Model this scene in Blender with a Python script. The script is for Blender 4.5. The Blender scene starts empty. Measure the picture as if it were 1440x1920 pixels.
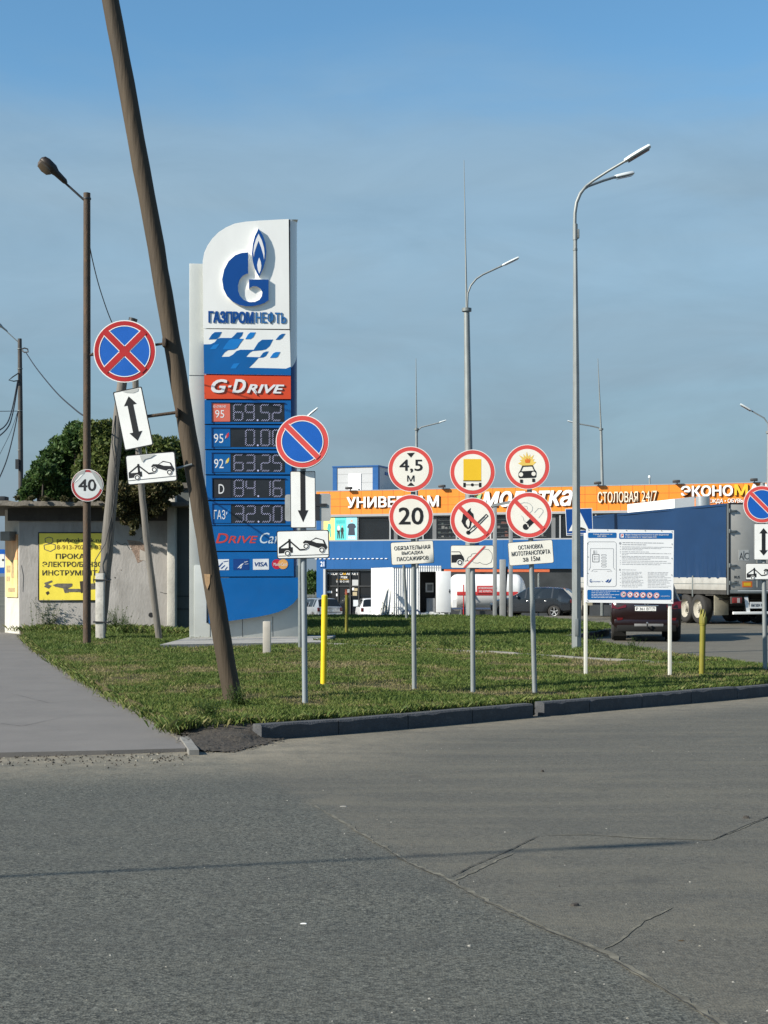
import bpy, bmesh, math, random
import numpy as np
from mathutils import Vector, Matrix
R = math.radians
random.seed(7)
S = bpy.context.scene
COL = S.collection

# ------------------------------------------------ camera, sky, sun, exposure
H = 1.65                 # eye height above the road
F, CX, HY = 2884.0, 720.0, 1080.0   # focal length, principal column and horizon row in photo pixels
cam = bpy.data.cameras.new('camera')
camo = bpy.data.objects.new('camera', cam)
COL.objects.link(camo)
camo.location = (0, 0, H)
camo.rotation_euler = (R(90), 0, 0)
cam.sensor_width = 36
cam.lens = F / 1920 * 36
cam.shift_y = 120 / 1920
cam.clip_start = 0.1
cam.clip_end = 9000
S.camera = camo

PHI, ELEV = R(27), R(31)
sun_dir = Vector((math.cos(PHI) * math.cos(ELEV), math.sin(PHI) * math.cos(ELEV), -math.sin(ELEV)))
W = bpy.data.worlds.new('World')
S.world = W
W.use_nodes = True
wn, wl = W.node_tree.nodes, W.node_tree.links
bg = wn['Background']
sky = wn.new('ShaderNodeTexSky')
sky.sky_type = 'NISHITA'
sky.sun_disc = False
sky.sun_elevation = ELEV
sky.sun_rotation = math.atan2(-math.cos(PHI), -math.sin(PHI))
sky.altitude = 100
sky.air_density = 1.0
sky.dust_density = 0.6
sky.ozone_density = 1.6
# thin veil of high cloud and grey-blue summer haze low down
tc = wn.new('ShaderNodeTexCoord')
sep = wn.new('ShaderNodeSeparateXYZ'); wl.new(tc.outputs['Generated'], sep.inputs[0])
mp = wn.new('ShaderNodeMapping'); mp.inputs['Scale'].default_value = (1.8, 1.8, 7); wl.new(tc.outputs['Generated'], mp.inputs[0])
cn = wn.new('ShaderNodeTexNoise'); cn.inputs['Scale'].default_value = 2.2; cn.inputs['Detail'].default_value = 7; cn.inputs['Roughness'].default_value = .55
cn.inputs['Distortion'].default_value = .4
wl.new(mp.outputs[0], cn.inputs['Vector'])
cr = wn.new('ShaderNodeMapRange'); cr.inputs[1].default_value = .38; cr.inputs[2].default_value = .72; cr.inputs[3].default_value = .80; cr.inputs[4].default_value = 1.0
wl.new(cn.outputs[0], cr.inputs[0])
er = wn.new('ShaderNodeMapRange'); er.inputs[1].default_value = .30; er.inputs[2].default_value = .40; er.inputs[3].default_value = 1; er.inputs[4].default_value = 0.0
er.interpolation_type = 'SMOOTHSTEP'
wl.new(sep.outputs[2], er.inputs[0])
wv = wn.new('ShaderNodeMath'); wv.operation = 'MULTIPLY_ADD'; wv.inputs[1].default_value = .12; wl.new(cn.outputs[0], wv.inputs[0]); wl.new(sep.outputs[2], wv.inputs[2])
wl.new(wv.outputs[0], er.inputs[0])
mm = wn.new('ShaderNodeMath'); mm.operation = 'MULTIPLY'; wl.new(cr.outputs[0], mm.inputs[0]); wl.new(er.outputs[0], mm.inputs[1])
m2 = wn.new('ShaderNodeMath'); m2.operation = 'MULTIPLY'; m2.inputs[1].default_value = .95; wl.new(mm.outputs[0], m2.inputs[0])
gr = wn.new('ShaderNodeMapRange'); gr.inputs[1].default_value = 0; gr.inputs[2].default_value = .34; gr.inputs[3].default_value = 1.0; gr.inputs[4].default_value = 0
gr.interpolation_type = 'SMOOTHSTEP'
wl.new(sep.outputs[2], gr.inputs[0])
mxx = wn.new('ShaderNodeMath'); mxx.operation = 'MAXIMUM'; wl.new(m2.outputs[0], mxx.inputs[0]); wl.new(gr.outputs[0], mxx.inputs[1])
mix = wn.new('ShaderNodeMix'); mix.data_type = 'RGBA'
wl.new(mxx.outputs[0], mix.inputs[0]); 
tint = wn.new('ShaderNodeVectorMath'); tint.operation = 'MULTIPLY'; tint.inputs[1].default_value = (.72, 1.06, 1.16)
wl.new(sky.outputs[0], tint.inputs[0]); wl.new(tint.outputs[0], mix.inputs[6])
vr = wn.new('ShaderNodeMapRange'); vr.inputs[1].default_value = .03; vr.inputs[2].default_value = .2; wl.new(sep.outputs[2], vr.inputs[0])
vc = wn.new('ShaderNodeMix'); vc.data_type = 'RGBA'; vc.inputs[6].default_value = (1.64, 2.12, 2.58, 1); vc.inputs[7].default_value = (2.14, 3.02, 3.72, 1)
wl.new(vr.outputs[0], vc.inputs[0])
mp2 = wn.new('ShaderNodeMapping'); mp2.inputs['Scale'].default_value = (2.6, 2.6, 8.5); mp2.inputs['Rotation'].default_value = (0, R(4), 0); wl.new(tc.outputs['Generated'], mp2.inputs[0])
cn2 = wn.new('ShaderNodeTexNoise'); cn2.inputs['Scale'].default_value = 2.6; cn2.inputs['Detail'].default_value = 8; cn2.inputs['Roughness'].default_value = .6; cn2.inputs['Distortion'].default_value = .6; wl.new(mp2.outputs[0], cn2.inputs['Vector'])
cb = wn.new('ShaderNodeMapRange'); cb.inputs[1].default_value = .35; cb.inputs[2].default_value = .7; cb.inputs[3].default_value = .95; cb.inputs[4].default_value = 1.13; wl.new(cn2.outputs[0], cb.inputs[0])
vs_ = wn.new('ShaderNodeVectorMath'); vs_.operation = 'SCALE'; wl.new(vc.outputs[2], vs_.inputs[0]); wl.new(cb.outputs[0], vs_.inputs['Scale']); wl.new(vs_.outputs[0], mix.inputs[7])
wl.new(mix.outputs[2], bg.inputs[0])
bg.inputs[1].default_value = 0.092
sl = bpy.data.lights.new('sun', 'SUN')
sl.energy = 5.0
sl.angle = R(.53)
sl.color = (1, .93, .81)
so = bpy.data.objects.new('sun', sl)
COL.objects.link(so)
so.rotation_euler = sun_dir.to_track_quat('-Z', 'Y').to_euler()
S.view_settings.view_transform = 'Standard'
S.view_settings.look = 'None'
S.view_settings.exposure = 0.62
S.view_settings.gamma = 1
S.cycles.max_bounces = 6
S.cycles.use_denoising = True

# ------------------------------------------------ projection helpers (photo pixel + depth -> world metres)
def P(px, py, D):
    return Vector(((px - CX) / F * D, D, H + (HY - py) / F * D))
def G(px, py, z=0.0):
    D = (H - z) * F / (py - HY)
    return Vector(((px - CX) / F * D, D, z))
def gz(y):
    t = min(1, max(0, (y - 62) / 33))
    return -1.2 * t * t * (3 - 2 * t)

class Pl:
    """vertical plane through (x, y, z) whose local x runs at angle a"""
    def __init__(s, x, y, z, a):
        s.x, s.y, s.z, s.a = x, y, z, a
        s.dx, s.dy = math.cos(a), math.sin(a)
    def uv(s, px, py):
        r = (px - CX) / F
        u = (s.y * r - s.x) / (s.dx - s.dy * r)
        t = s.y + u * s.dy
        return (u, H + (HY - py) / F * t - s.z)
    def pts(s, l, ox=0, oy=0, k=1):
        return [s.uv(ox + p[0] / k, oy + p[1] / k) for p in l]

# ------------------------------------------------ materials
MATS = {}
def mat(name, col, rough=.6, metal=0.0, var=.12, scale=3.0, dirt=0.0, bump=0.0, bscale=40, coat=0.0, emit=None, stretch=(1, 1, 1), dcol=(.12, .10, .08), spec=.5):
    if name in MATS: return MATS[name]
    m = bpy.data.materials.new(name); m.use_nodes = True
    n, l = m.node_tree.nodes, m.node_tree.links
    b = n['Principled BSDF']
    b.inputs['Roughness'].default_value = rough
    b.inputs['Metallic'].default_value = metal
    b.inputs['Specular IOR Level'].default_value = spec
    if coat: b.inputs['Coat Weight'].default_value = coat; b.inputs['Coat Roughness'].default_value = .08
    c = (*col, 1)
    b.inputs['Base Color'].default_value = c
    if var or dirt or bump:
        t = n.new('ShaderNodeTexCoord'); mpn = n.new('ShaderNodeMapping'); mpn.inputs['Scale'].default_value = stretch
        l.new(t.outputs['Object'], mpn.inputs[0])
    if var:
        nz = n.new('ShaderNodeTexNoise'); nz.inputs['Scale'].default_value = scale; nz.inputs['Detail'].default_value = 5; nz.inputs['Roughness'].default_value = .6
        l.new(mpn.outputs[0], nz.inputs['Vector'])
        mr = n.new('ShaderNodeMapRange'); mr.inputs[1].default_value = .3; mr.inputs[2].default_value = .7; mr.inputs[3].default_value = 1 - var; mr.inputs[4].default_value = 1 + var
        l.new(nz.outputs[0], mr.inputs[0])
        vm = n.new('ShaderNodeVectorMath'); vm.operation = 'SCALE'; vm.inputs[0].default_value = col
        l.new(mr.outputs[0], vm.inputs['Scale'])
        out = vm.outputs[0]
        if dirt:
            n2 = n.new('ShaderNodeTexNoise'); n2.inputs['Scale'].default_value = scale * 2.3; n2.inputs['Detail'].default_value = 8; n2.inputs['Roughness'].default_value = .7
            l.new(mpn.outputs[0], n2.inputs['Vector'])
            r2 = n.new('ShaderNodeMapRange'); r2.inputs[1].default_value = .52; r2.inputs[2].default_value = .75; r2.inputs[3].default_value = 0; r2.inputs[4].default_value = dirt
            l.new(n2.outputs[0], r2.inputs[0])
            mx = n.new('ShaderNodeMix'); mx.data_type = 'RGBA'
            l.new(r2.outputs[0], mx.inputs[0]); l.new(out, mx.inputs[6]); mx.inputs[7].default_value = (*dcol, 1)
            out = mx.outputs[2]
        l.new(out, b.inputs['Base Color'])
        rr = n.new('ShaderNodeMapRange'); rr.inputs[3].default_value = max(.02, rough - .08); rr.inputs[4].default_value = min(1, rough + .08)
        l.new(nz.outputs[0], rr.inputs[0]); l.new(rr.outputs[0], b.inputs['Roughness'])
    if bump:
        n3 = n.new('ShaderNodeTexNoise'); n3.inputs['Scale'].default_value = bscale; n3.inputs['Detail'].default_value = 4
        l.new(mpn.outputs[0], n3.inputs['Vector'])
        bp = n.new('ShaderNodeBump'); bp.inputs['Strength'].default_value = bump; bp.inputs['Distance'].default_value = .02
        l.new(n3.outputs[0], bp.inputs['Height']); l.new(bp.outputs[0], b.inputs['Normal'])
    if emit:
        b.inputs['Emission Color'].default_value = (*col, 1); b.inputs['Emission Strength'].default_value = emit
    MATS[name] = m
    return m

WHITE = mat('sign_white', (.83, .83, .80), .35, var=.06, scale=4, dirt=.18, dcol=(.45, .44, .40))
CREAM = mat('sign_cream', (.84, .81, .72), .4, var=.05, scale=4, dirt=.14, dcol=(.5, .46, .38))
RED = mat('sign_red_faded', (.66, .075, .065), .4, var=.08, scale=4)
RED2 = mat('sign_red', (.42, .018, .018), .4, var=.1, scale=5, dirt=.1)
SBLUE = mat('sign_blue', (.008, .105, .45), .4, var=.06, scale=5)
BLACK = mat('sign_black', (.012, .012, .013), .5, var=.1)
YEL = mat('sign_yellow', (.80, .50, .02), .45, var=.04)
ORG = mat('fire_orange', (.72, .16, .02), .5, var=.05)
GALV = mat('galvanised_steel', (.23, .25, .25), .5, .25, var=.14, scale=9, dirt=.15, stretch=(1, 1, .25))
GALVD = mat('dull_grey_steel', (.17, .19, .19), .55, .2, var=.15, scale=9, dirt=.2)
PGREY = mat('painted_grey_post', (.25, .28, .30), .5, .1, var=.1, scale=5, dirt=.2, stretch=(1, 1, .2))
RUST = mat('rusty_brown_steel', (.065, .044, .028), .75, .1, var=.35, scale=7, dirt=.5, bump=.4, bscale=60, dcol=(.20, .09, .035), stretch=(1, 1, .3))
DARKM = mat('dark_steel', (.03, .032, .035), .5, .2, var=.2)
BACK = mat('sign_back_grey', (.42, .43, .42), .5, .3, var=.1, dirt=.2)
DGLASS = mat('dark_glass', (.012, .014, .017), .06, var=0, spec=.6)
RUBBER = mat('tyre_rubber', (.022, .021, .02), .85, var=.2, scale=8, dirt=.3)
CABLE = mat('black_cable', (.012, .013, .015), .6, var=0)

# ------------------------------------------------ mesh builder
class MB:
    def __init__(s):
        s.v, s.f, s.m, s.mats = [], [], [], []
    def mi(s, m):
        if m not in s.mats: s.mats.append(m)
        return s.mats.index(m)
    def add(s, vs, fs, m):
        o = len(s.v); s.v += [tuple(q) for q in vs]; i = s.mi(m)
        for f in fs: s.f.append([o + k for k in f]); s.m.append(i)
    def quad(s, a, b, c, d, m): s.add([a, b, c, d], [(0, 1, 2, 3)], m)
    def box(s, x0, x1, y0, y1, z0, z1, m, bev=0.0):
        if bev > 0:
            x = [(x0 + x1) / 2, (x1 - x0) / 2]; y = [(y0 + y1) / 2, (y1 - y0) / 2]; z = [(z0 + z1) / 2, (z1 - z0) / 2]
            b = bmesh.new(); bmesh.ops.create_cube(b, size=2)
            for q in b.verts: q.co = Vector((x[0] + q.co.x * x[1], y[0] + q.co.y * y[1], z[0] + q.co.z * z[1]))
            bmesh.ops.bevel(b, geom=list(b.edges), offset=bev, segments=2, affect='EDGES', profile=.5)
            b.verts.index_update()
            s.add([q.co.copy() for q in b.verts], [[q.index for q in f.verts] for f in b.faces], m); b.free(); return
        v = [(x0, y0, z0), (x1, y0, z0), (x1, y1, z0), (x0, y1, z0), (x0, y0, z1), (x1, y0, z1), (x1, y1, z1), (x0, y1, z1)]
        s.add(v, [(0, 3, 2, 1), (4, 5, 6, 7), (0, 1, 5, 4), (1, 2, 6, 5), (2, 3, 7, 6), (3, 0, 4, 7)], m)
    def tube(s, pts, r, m, n=10, cap=True):
        pts = [Vector(p) for p in pts]; k = len(pts)
        rs = r if isinstance(r, (list, tuple)) else [r] * k
        vs, fs = [], []; up = None
        for i, p in enumerate(pts):
            d = (pts[min(i + 1, k - 1)] - pts[max(i - 1, 0)]).normalized()
            if up is None: up = Vector((1, 0, 0)) if abs(d.x) < .8 else Vector((0, 1, 0))
            a = d.cross(up).normalized(); b = a.cross(d).normalized(); up = b
            for j in range(n):
                t = 2 * math.pi * j / n
                vs.append(p + (a * math.cos(t) + b * math.sin(t)) * rs[i])
        for i in range(k - 1):
            for j in range(n):
                q = (j + 1) % n
                fs.append((i * n + j, i * n + q, (i + 1) * n + q, (i + 1) * n + j))
        if cap: fs.append(list(range(n))[::-1]); fs.append([(k - 1) * n + j for j in range(n)])
        s.add(vs, fs, m)
    def prism(s, pts, y0, y1, m, side=None):
        """polygon of (x, z) facing -y at y0, walls back to y1"""
        ar = sum(a[0] * b[1] - b[0] * a[1] for a, b in zip(pts, pts[1:] + pts[:1]))
        if ar < 0: pts = pts[::-1]
        n = len(pts)
        s.add([(p[0], y0, p[1]) for p in pts], [list(range(n))], m)
        if y1 > y0:
            v = [(p[0], y0, p[1]) for p in pts] + [(p[0], y1, p[1]) for p in pts]
            s.add(v, [(j, n + j, n + (j + 1) % n, (j + 1) % n) for j in range(n)] + [[n + j for j in range(n)][::-1]], side or m)
    def ring(s, cx, cz, r0, r1, y, m, n=40, a0=0, a1=360):
        vs, fs = [], []
        for j in range(n + 1):
            t = R(a0 + (a1 - a0) * j / n)
            vs += [(cx + r0 * math.cos(t), y, cz + r0 * math.sin(t)), (cx + r1 * math.cos(t), y, cz + r1 * math.sin(t))]
        for j in range(n): fs.append((2 * j, 2 * j + 1, 2 * j + 3, 2 * j + 2))
        s.add(vs, fs, m)
    def lathe(s, prof, m, n=20, axis='y', c=(0, 0, 0), cap=True):
        vs, fs = [], []
        for (r, h) in prof:
            for j in range(n):
                t = 2 * math.pi * j / n; a, b = r * math.cos(t), r * math.sin(t)
                q = {'x': (h, a, b), 'y': (b, h, a), 'z': (a, b, h)}[axis]
                vs.append((c[0] + q[0], c[1] + q[1], c[2] + q[2]))
        for i in range(len(prof) - 1):
            for j in range(n):
                k = (j + 1) % n; fs.append((i * n + j, i * n + k, (i + 1) * n + k, (i + 1) * n + j))
        if cap: fs.append(list(range(n))[::-1]); fs.append([(len(prof) - 1) * n + j for j in range(n)])
        s.add(vs, fs, m)
    def build(s, name, parent=None, loc=None, smooth=40):
        me = bpy.data.meshes.new(name); me.from_pydata(s.v, [], s.f)
        for q in s.mats: me.materials.append(q)
        me.polygons.foreach_set('material_index', s.m)
        me.validate(); me.update()
        if smooth:
            me.polygons.foreach_set('use_smooth', [True] * len(me.polygons))
            me.set_sharp_from_angle(angle=R(smooth))
        o = bpy.data.objects.new(name, me); COL.objects.link(o)
        if parent: o.parent = parent
        if loc is not None: o.location = loc
        return o

def tag(o, label=None, cat=None, group=None, kind=None):
    if label: o['label'] = label
    if cat: o['category'] = cat
    if group: o['group'] = group
    if kind: o['kind'] = kind
    return o
def thing(name, label, cat, loc, rz=0.0, group=None, ry=0.0, rx=0.0):
    o = bpy.data.objects.new(name, None); COL.objects.link(o)
    o.empty_display_size = .2
    o.location = loc; o.rotation_euler = (rx, ry, rz)
    return tag(o, label, cat, group)
def struct(o): o['kind'] = 'structure'; return o
def solid(m):
    """consistent outward normals"""
    b = bmesh.new(); b.from_mesh(m); bmesh.ops.recalc_face_normals(b, faces=b.faces); b.to_mesh(m); b.free()

# ------------------------------------------------ lettering
TC = {}
def text_mesh(t, off, ext):
    k = (t, off, ext)
    if k in TC: return TC[k]
    cu = bpy.data.curves.new('t', 'FONT'); cu.body = t; cu.offset = off; cu.extrude = ext; cu.resolution_u = 3
    o = bpy.data.objects.new('t', cu); COL.objects.link(o)
    bpy.context.view_layer.update()
    me = bpy.data.meshes.new_from_object(o.evaluated_get(bpy.context.evaluated_depsgraph_get()))
    v = [tuple(q.co) for q in me.vertices]; f = [list(p.vertices) for p in me.polygons]
    bpy.data.objects.remove(o); bpy.data.curves.remove(cu); bpy.data.meshes.remove(me)
    TC[k] = (v, f); return TC[k]
def text(mb, t, x0, z0, x1, z1, y, m, bold=0.0, shear=0.0, depth=0.0, rot=0.0, side=None):
    """fit the string into the box, standing on the plane y"""
    v, f = text_mesh(t, 0.0, .5 if depth else 0)
    if bold:   # thicken the strokes: the same glyphs again, a hair to each side
        h_ = (z1 - z0); bx_ = bold * .75 * h_; bz_ = bold * .5 * h_
        for i, (a, b) in enumerate(((-1, -1), (1, 1), (-1, 1), (1, -1))):
            text(mb, t, x0 + bx_ * (1 + a), z0 + bz_ * (1 + b), x1 - bx_ * (1 - a), z1 - bz_ * (1 - b), y - .0003 * (i + 1), m, 0, shear, depth, rot, side)
        return
    xs = [q[0] + shear * q[1] for q in v]; zs = [q[1] for q in v]
    ax, bx, az, bz = min(xs), max(xs), min(zs), max(zs)
    sx = (x1 - x0) / max(1e-6, bx - ax); sz = (z1 - z0) / max(1e-6, bz - az)
    cx, cz = (x0 + x1) / 2, (z0 + z1) / 2; c, s_ = math.cos(rot), math.sin(rot)
    o = []
    for q, xx in zip(v, xs):
        a = x0 + (xx - ax) * sx - cx; b = z0 + (q[1] - az) * sz - cz
        yy = y - (q[2] + .5) * depth if depth else y
        o.append((cx + a * c - b * s_, yy, cz + a * s_ + b * c))
    if side and depth:
        fr = [p for p in f if all(v[i][2] > .4 for i in p)]; sd = [p for p in f if not all(v[i][2] > .4 for i in p)]
        mb.add(o, sd, side); mb.add(o, fr, m)
    else: mb.add(o, f, m)

def circ(cx, cz, r, n=36, a0=0, a1=360, rz=None):
    full = abs(a1 - a0) >= 360
    k = n if full else n + 1
    return [(cx + r * math.cos(R(a0 + (a1 - a0) * j / n)), cz + (rz or r) * math.sin(R(a0 + (a1 - a0) * j / n))) for j in range(k)]
def rrect(x0, z0, x1, z1, r, n=5):
    o = []
    for cx, cz, a in ((x1 - r, z1 - r, 0), (x0 + r, z1 - r, 90), (x0 + r, z0 + r, 180), (x1 - r, z0 + r, 270)):
        o += [(cx + r * math.cos(R(a + 90 * j / n)), cz + r * math.sin(R(a + 90 * j / n))) for j in range(n + 1)]
    return o
def seg(a, b, w):
    d = Vector((b[0] - a[0], b[1] - a[1])); d.normalize(); n = Vector((-d.y, d.x)) * w / 2
    return [(a[0] + n.x, a[1] + n.y), (a[0] - n.x, a[1] - n.y), (b[0] - n.x, b[1] - n.y), (b[0] + n.x, b[1] + n.y)]
def smooth_loop(pts, n=4):
    o = []; k = len(pts)
    for i in range(k):
        p0, p1, p2, p3 = (Vector(pts[(i + j) % k]) for j in (-1, 0, 1, 2))
        for j in range(n):
            t = j / n
            q = .5 * ((2 * p1) + (p2 - p0) * t + (2 * p0 - 5 * p1 + 4 * p2 - p3) * t * t + (3 * p1 - p0 - 3 * p2 + p3) * t ** 3)
            o.append((q.x, q.y))
    return o

# ================================================ GROUND
def noise_node(n, l, src, scale, detail=5, rough=.6):
    q = n.new('ShaderNodeTexNoise'); q.inputs['Scale'].default_value = scale; q.inputs['Detail'].default_value = detail; q.inputs['Roughness'].default_value = rough
    l.new(src, q.inputs['Vector']); return q.outputs[0]
def mrange(n, l, src, a, b, c, d):
    q = n.new('ShaderNodeMapRange'); q.inputs[1].default_value = a; q.inputs[2].default_value = b; q.inputs[3].default_value = c; q.inputs[4].default_value = d
    l.new(src, q.inputs[0]); return q.outputs[0]
def mixc(n, l, fac, a, b):
    q = n.new('ShaderNodeMix'); q.data_type = 'RGBA'
    for i, x in ((0, fac), (6, a), (7, b)):
        if hasattr(x, 'is_linked'): l.new(x, q.inputs[i])
        else: q.inputs[i].default_value = (*x, 1) if isinstance(x, tuple) else x
    return q.outputs[2]
def mathn(n, l, op, a, b):
    q = n.new('ShaderNodeMath'); q.operation = op
    for i, x in enumerate((a, b)):
        if hasattr(x, 'is_linked'): l.new(x, q.inputs[i])
        else: q.inputs[i].default_value = x
    return q.outputs[0]

def asphalt():
    m = bpy.data.materials.new('asphalt'); m.use_nodes = True
    n, l = m.node_tree.nodes, m.node_tree.links; b = n['Principled BSDF']
    t = n.new('ShaderNodeTexCoord'); oc = t.outputs['Object']
    pa = n.new('ShaderNodeAttribute'); pa.attribute_name = 'patch'; du = n.new('ShaderNodeAttribute'); du.attribute_name = 'dust'
    big = noise_node(n, l, oc, .55, 6, .6)
    mp_ = n.new('ShaderNodeMapping'); mp_.inputs['Rotation'].default_value = (0, 0, R(-38)); mp_.inputs['Scale'].default_value = (.35, 2.2, 1); l.new(oc, mp_.inputs[0])
    trk = noise_node(n, l, mp_.outputs[0], 1.1, 6, .65)
    med = noise_node(n, l, oc, 9, 5, .7)
    v = n.new('ShaderNodeTexVoronoi'); v.inputs['Scale'].default_value = 84; l.new(oc, v.inputs['Vector'])
    v2 = n.new('ShaderNodeTexVoronoi'); v2.inputs['Scale'].default_value = 66; l.new(oc, v2.inputs['Vector'])
    sepc = n.new('ShaderNodeSeparateColor'); l.new(v.outputs['Color'], sepc.inputs[0])
    sepd = n.new('ShaderNodeSeparateColor'); l.new(v2.outputs['Color'], sepd.inputs[0])
    coarse = mixc(n, l, sepc.outputs[0], (.021, .023, .020), (.128, .130, .110))
    coarse = mixc(n, l, mrange(n, l, sepd.outputs[1], .94, .96, 0, .35), coarse, (.22, .22, .19))
    fine = mixc(n, l, sepc.outputs[0], (.060, .057, .047), (.128, .122, .100))
    base = mixc(n, l, pa.outputs['Fac'], coarse, fine)
    base = mixc(n, l, mrange(n, l, big, .35, .7, 0, .38), base, (.068, .068, .06))
    psoft = mrange(n, l, pa.outputs['Fac'], 0, 1, .22, 1)
    base = mixc(n, l, mathn(n, l, 'MULTIPLY', psoft, mrange(n, l, trk, .46, .68, 0, .48)), base, (.140, .129, .098))
    base = mixc(n, l, mrange(n, l, trk, .44, .26, 0, .36), base, (.050, .049, .043))
    base = mixc(n, l, mrange(n, l, med, .58, .8, 0, .25), base, (.05, .05, .046))
    stn = noise_node(n, l, oc, 1.7, 3, .5)
    base = mixc(n, l, mrange(n, l, stn, .64, .72, 0, .45), base, (.045, .044, .040))
    base = mixc(n, l, mathn(n, l, 'MULTIPLY', mrange(n, l, stn, .40, .30, 0, .5), pa.outputs['Fac']), base, (.125, .115, .09))
    dn = mathn(n, l, 'MULTIPLY', du.outputs['Fac'], mrange(n, l, noise_node(n, l, oc, 3.5, 7, .7), .3, .62, .25, 1))
    base = mixc(n, l, dn, base, (.25, .22, .165))
    l.new(base, b.inputs['Base Color'])
    l.new(mrange(n, l, med, .3, .7, .78, .95), b.inputs['Roughness'])
    b.inputs['Specular IOR Level'].default_value = .35
    bp = n.new('ShaderNodeBump'); bp.inputs['Strength'].default_value = .45; bp.inputs['Distance'].default_value = .006
    l.new(v.outputs['Distance'], bp.inputs['Height'])
    bp2 = n.new('ShaderNodeBump'); bp2.inputs['Strength'].default_value = .35; bp2.inputs['Distance'].default_value = .03
    l.new(med, bp2.inputs['Height']); l.new(bp.outputs[0], bp2.inputs['Normal']); l.new(bp2.outputs[0], b.inputs['Normal'])
    return m
ASPH = asphalt()
GROUND = mat('far_ground', (.10, .10, .07), .9, var=.3, scale=.05)
CONC = mat('old_concrete', (.30, .29, .265), .85, var=.16, scale=2.2, dirt=.5, bump=.35, bscale=25, dcol=(.19, .175, .155))
KERBM = mat('weathered_kerb_concrete', (.050, .053, .058), .85, var=.2, scale=5, dirt=.55, bump=.5, bscale=45, dcol=(.12, .118, .11))
PATHM = mat('path_asphalt', (.150, .140, .130), .9, var=.1, scale=1.3, dirt=.22, bump=.3, bscale=120, dcol=(.09, .086, .078))
DIRT = mat('dark_soil', (.042, .035, .027), .95, var=.45, scale=9, dirt=.4, bump=.8, bscale=30, dcol=(.14, .12, .09))
DUSTM = mat('pale_grit', (.235, .22, .18), .95, var=.35, scale=14, dirt=.5, dcol=(.09, .09, .08))

g = MB(); g.quad((-6000, -6000, -1.6), (6000, -6000, -1.6), (6000, 8000, -1.6), (-6000, 8000, -1.6), GROUND)
struct(g.build('ground', smooth=0))

seam = [G(*p) for p in ((380, 1395), (470, 1442), (540, 1478), (580, 1498), (650, 1541), (720, 1583), (770, 1615), (838, 1645), (905, 1684), (1000, 1728), (1130, 1782), (1250, 1850), (1340, 1905), (1500, 2010), (1800, 2300))]
kerb_px = [(492, 1376), (740, 1358), (1000, 1338), (1200, 1322), (1440, 1302), (1700, 1282)]
kerb_g = [G(*p) for p in kerb_px]
side_g = [G(*p) for p in ((-400, 1430), (0, 1416), (200, 1412), (350, 1408), (420, 1404), (492, 1376))]
def dist_poly(p, poly):
    bd, sg = 1e9, 1
    for a, b in zip(poly, poly[1:]):
        ax, ay, bx, by = a.x, a.y, b.x, b.y
        dx, dy = bx - ax, by - ay
        t = max(0, min(1, ((p[0] - ax) * dx + (p[1] - ay) * dy) / (dx * dx + dy * dy)))
        ex, ey = p[0] - ax - t * dx, p[1] - ay - t * dy
        d = math.hypot(ex, ey)
        if d < bd: bd = d; sg = 1 if dx * ey - dy * ex > 0 else -1
    return bd, sg
xs = [-60, -40, -25, -15, -10] + [-8 + .16 * i for i in range(107)] + [11, 14, 20, 30, 45, 70]
ys = [-12, -4, 1, 3] + [4 + .16 * i for i in range(144)] + [28, 30, 33, 37, 42, 48, 54, 60, 63, 66, 69, 72, 75, 78, 81, 84, 87, 90, 93, 96, 100, 110, 130]
g = MB(); vs = []; pat, dus = [], []
for y in ys:
    for x in xs:
        und = .012 * math.sin(x * .9 + y * .4) * math.sin(y * .7 - x * .3) if y < 30 else 0
        vs.append((x, y, gz(y) - .012 + und * .8))
        if y < 27 and -9 < x < 10:
            d, s_ = dist_poly((x, y), seam); pat.append(max(0, min(1, .5 + s_ * d / .12)))
            d1 = dist_poly((x, y), kerb_g)[0]; d2 = dist_poly((x, y), side_g)[0]
            dus.append(max(.75 * max(0, 1 - d1 / 1.5), .95 * max(0, 1 - d2 / 2.3)))
        else: pat.append(1.0 if y > 27 else 0.); dus.append(.25 if y > 27 else 0)
nx = len(xs)
g.add(vs, [(j * nx + i, j * nx + i + 1, (j + 1) * nx + i + 1, (j + 1) * nx + i) for j in range(len(ys) - 1) for i in range(nx - 1)], ASPH)
road = struct(g.build('road', smooth=180))
for nm, arr in (('patch', pat), ('dust', dus)):
    a = road.data.attributes.new(nm, 'FLOAT', 'POINT'); a.data.foreach_set('value', arr)

def ribbon(mb, pts, w, z, m, jit=.4, step=.05):
    pts = [Vector((p.x, p.y)) for p in pts]; out = []
    for a, b in zip(pts, pts[1:]):
        k = max(1, int((b - a).length / step))
        for i in range(k): out.append(a.lerp(b, i / k))
    out.append(pts[-1]); vs = []; off = 0
    for i, p in enumerate(out):
        d = (out[min(i + 1, len(out) - 1)] - out[max(i - 1, 0)]).normalized(); n_ = Vector((-d.y, d.x))
        off = .8 * off + random.uniform(-.25, .25) * w
        e = min(1, 8 * i / len(out), 8 * (len(out) - 1 - i) / len(out)) * .95 + .05
        w1 = w * e * (1 + jit * random.uniform(-1, 1)) / 2; w2 = w * e * (1 + jit * random.uniform(-1, 1)) / 2
        for q in (p + n_ * (off + w1), p + n_ * (off - w2)): vs.append((q.x, q.y, z(q.x, q.y) if callable(z) else z))
    mb.add(vs, [(2 * i, 2 * i + 1, 2 * i + 3, 2 * i + 2) for i in range(len(out) - 1)], m)
def rz(x, y):
    # height of the road surface just here, from its own grid, plus a hair
    und = .012 * math.sin(x * .9 + y * .4) * math.sin(y * .7 - x * .3)
    return -.012 + und * .8 + .003
CRACK = mat('crack_dark', (.035, .034, .03), .95, var=.2)
sm = MB()
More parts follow.
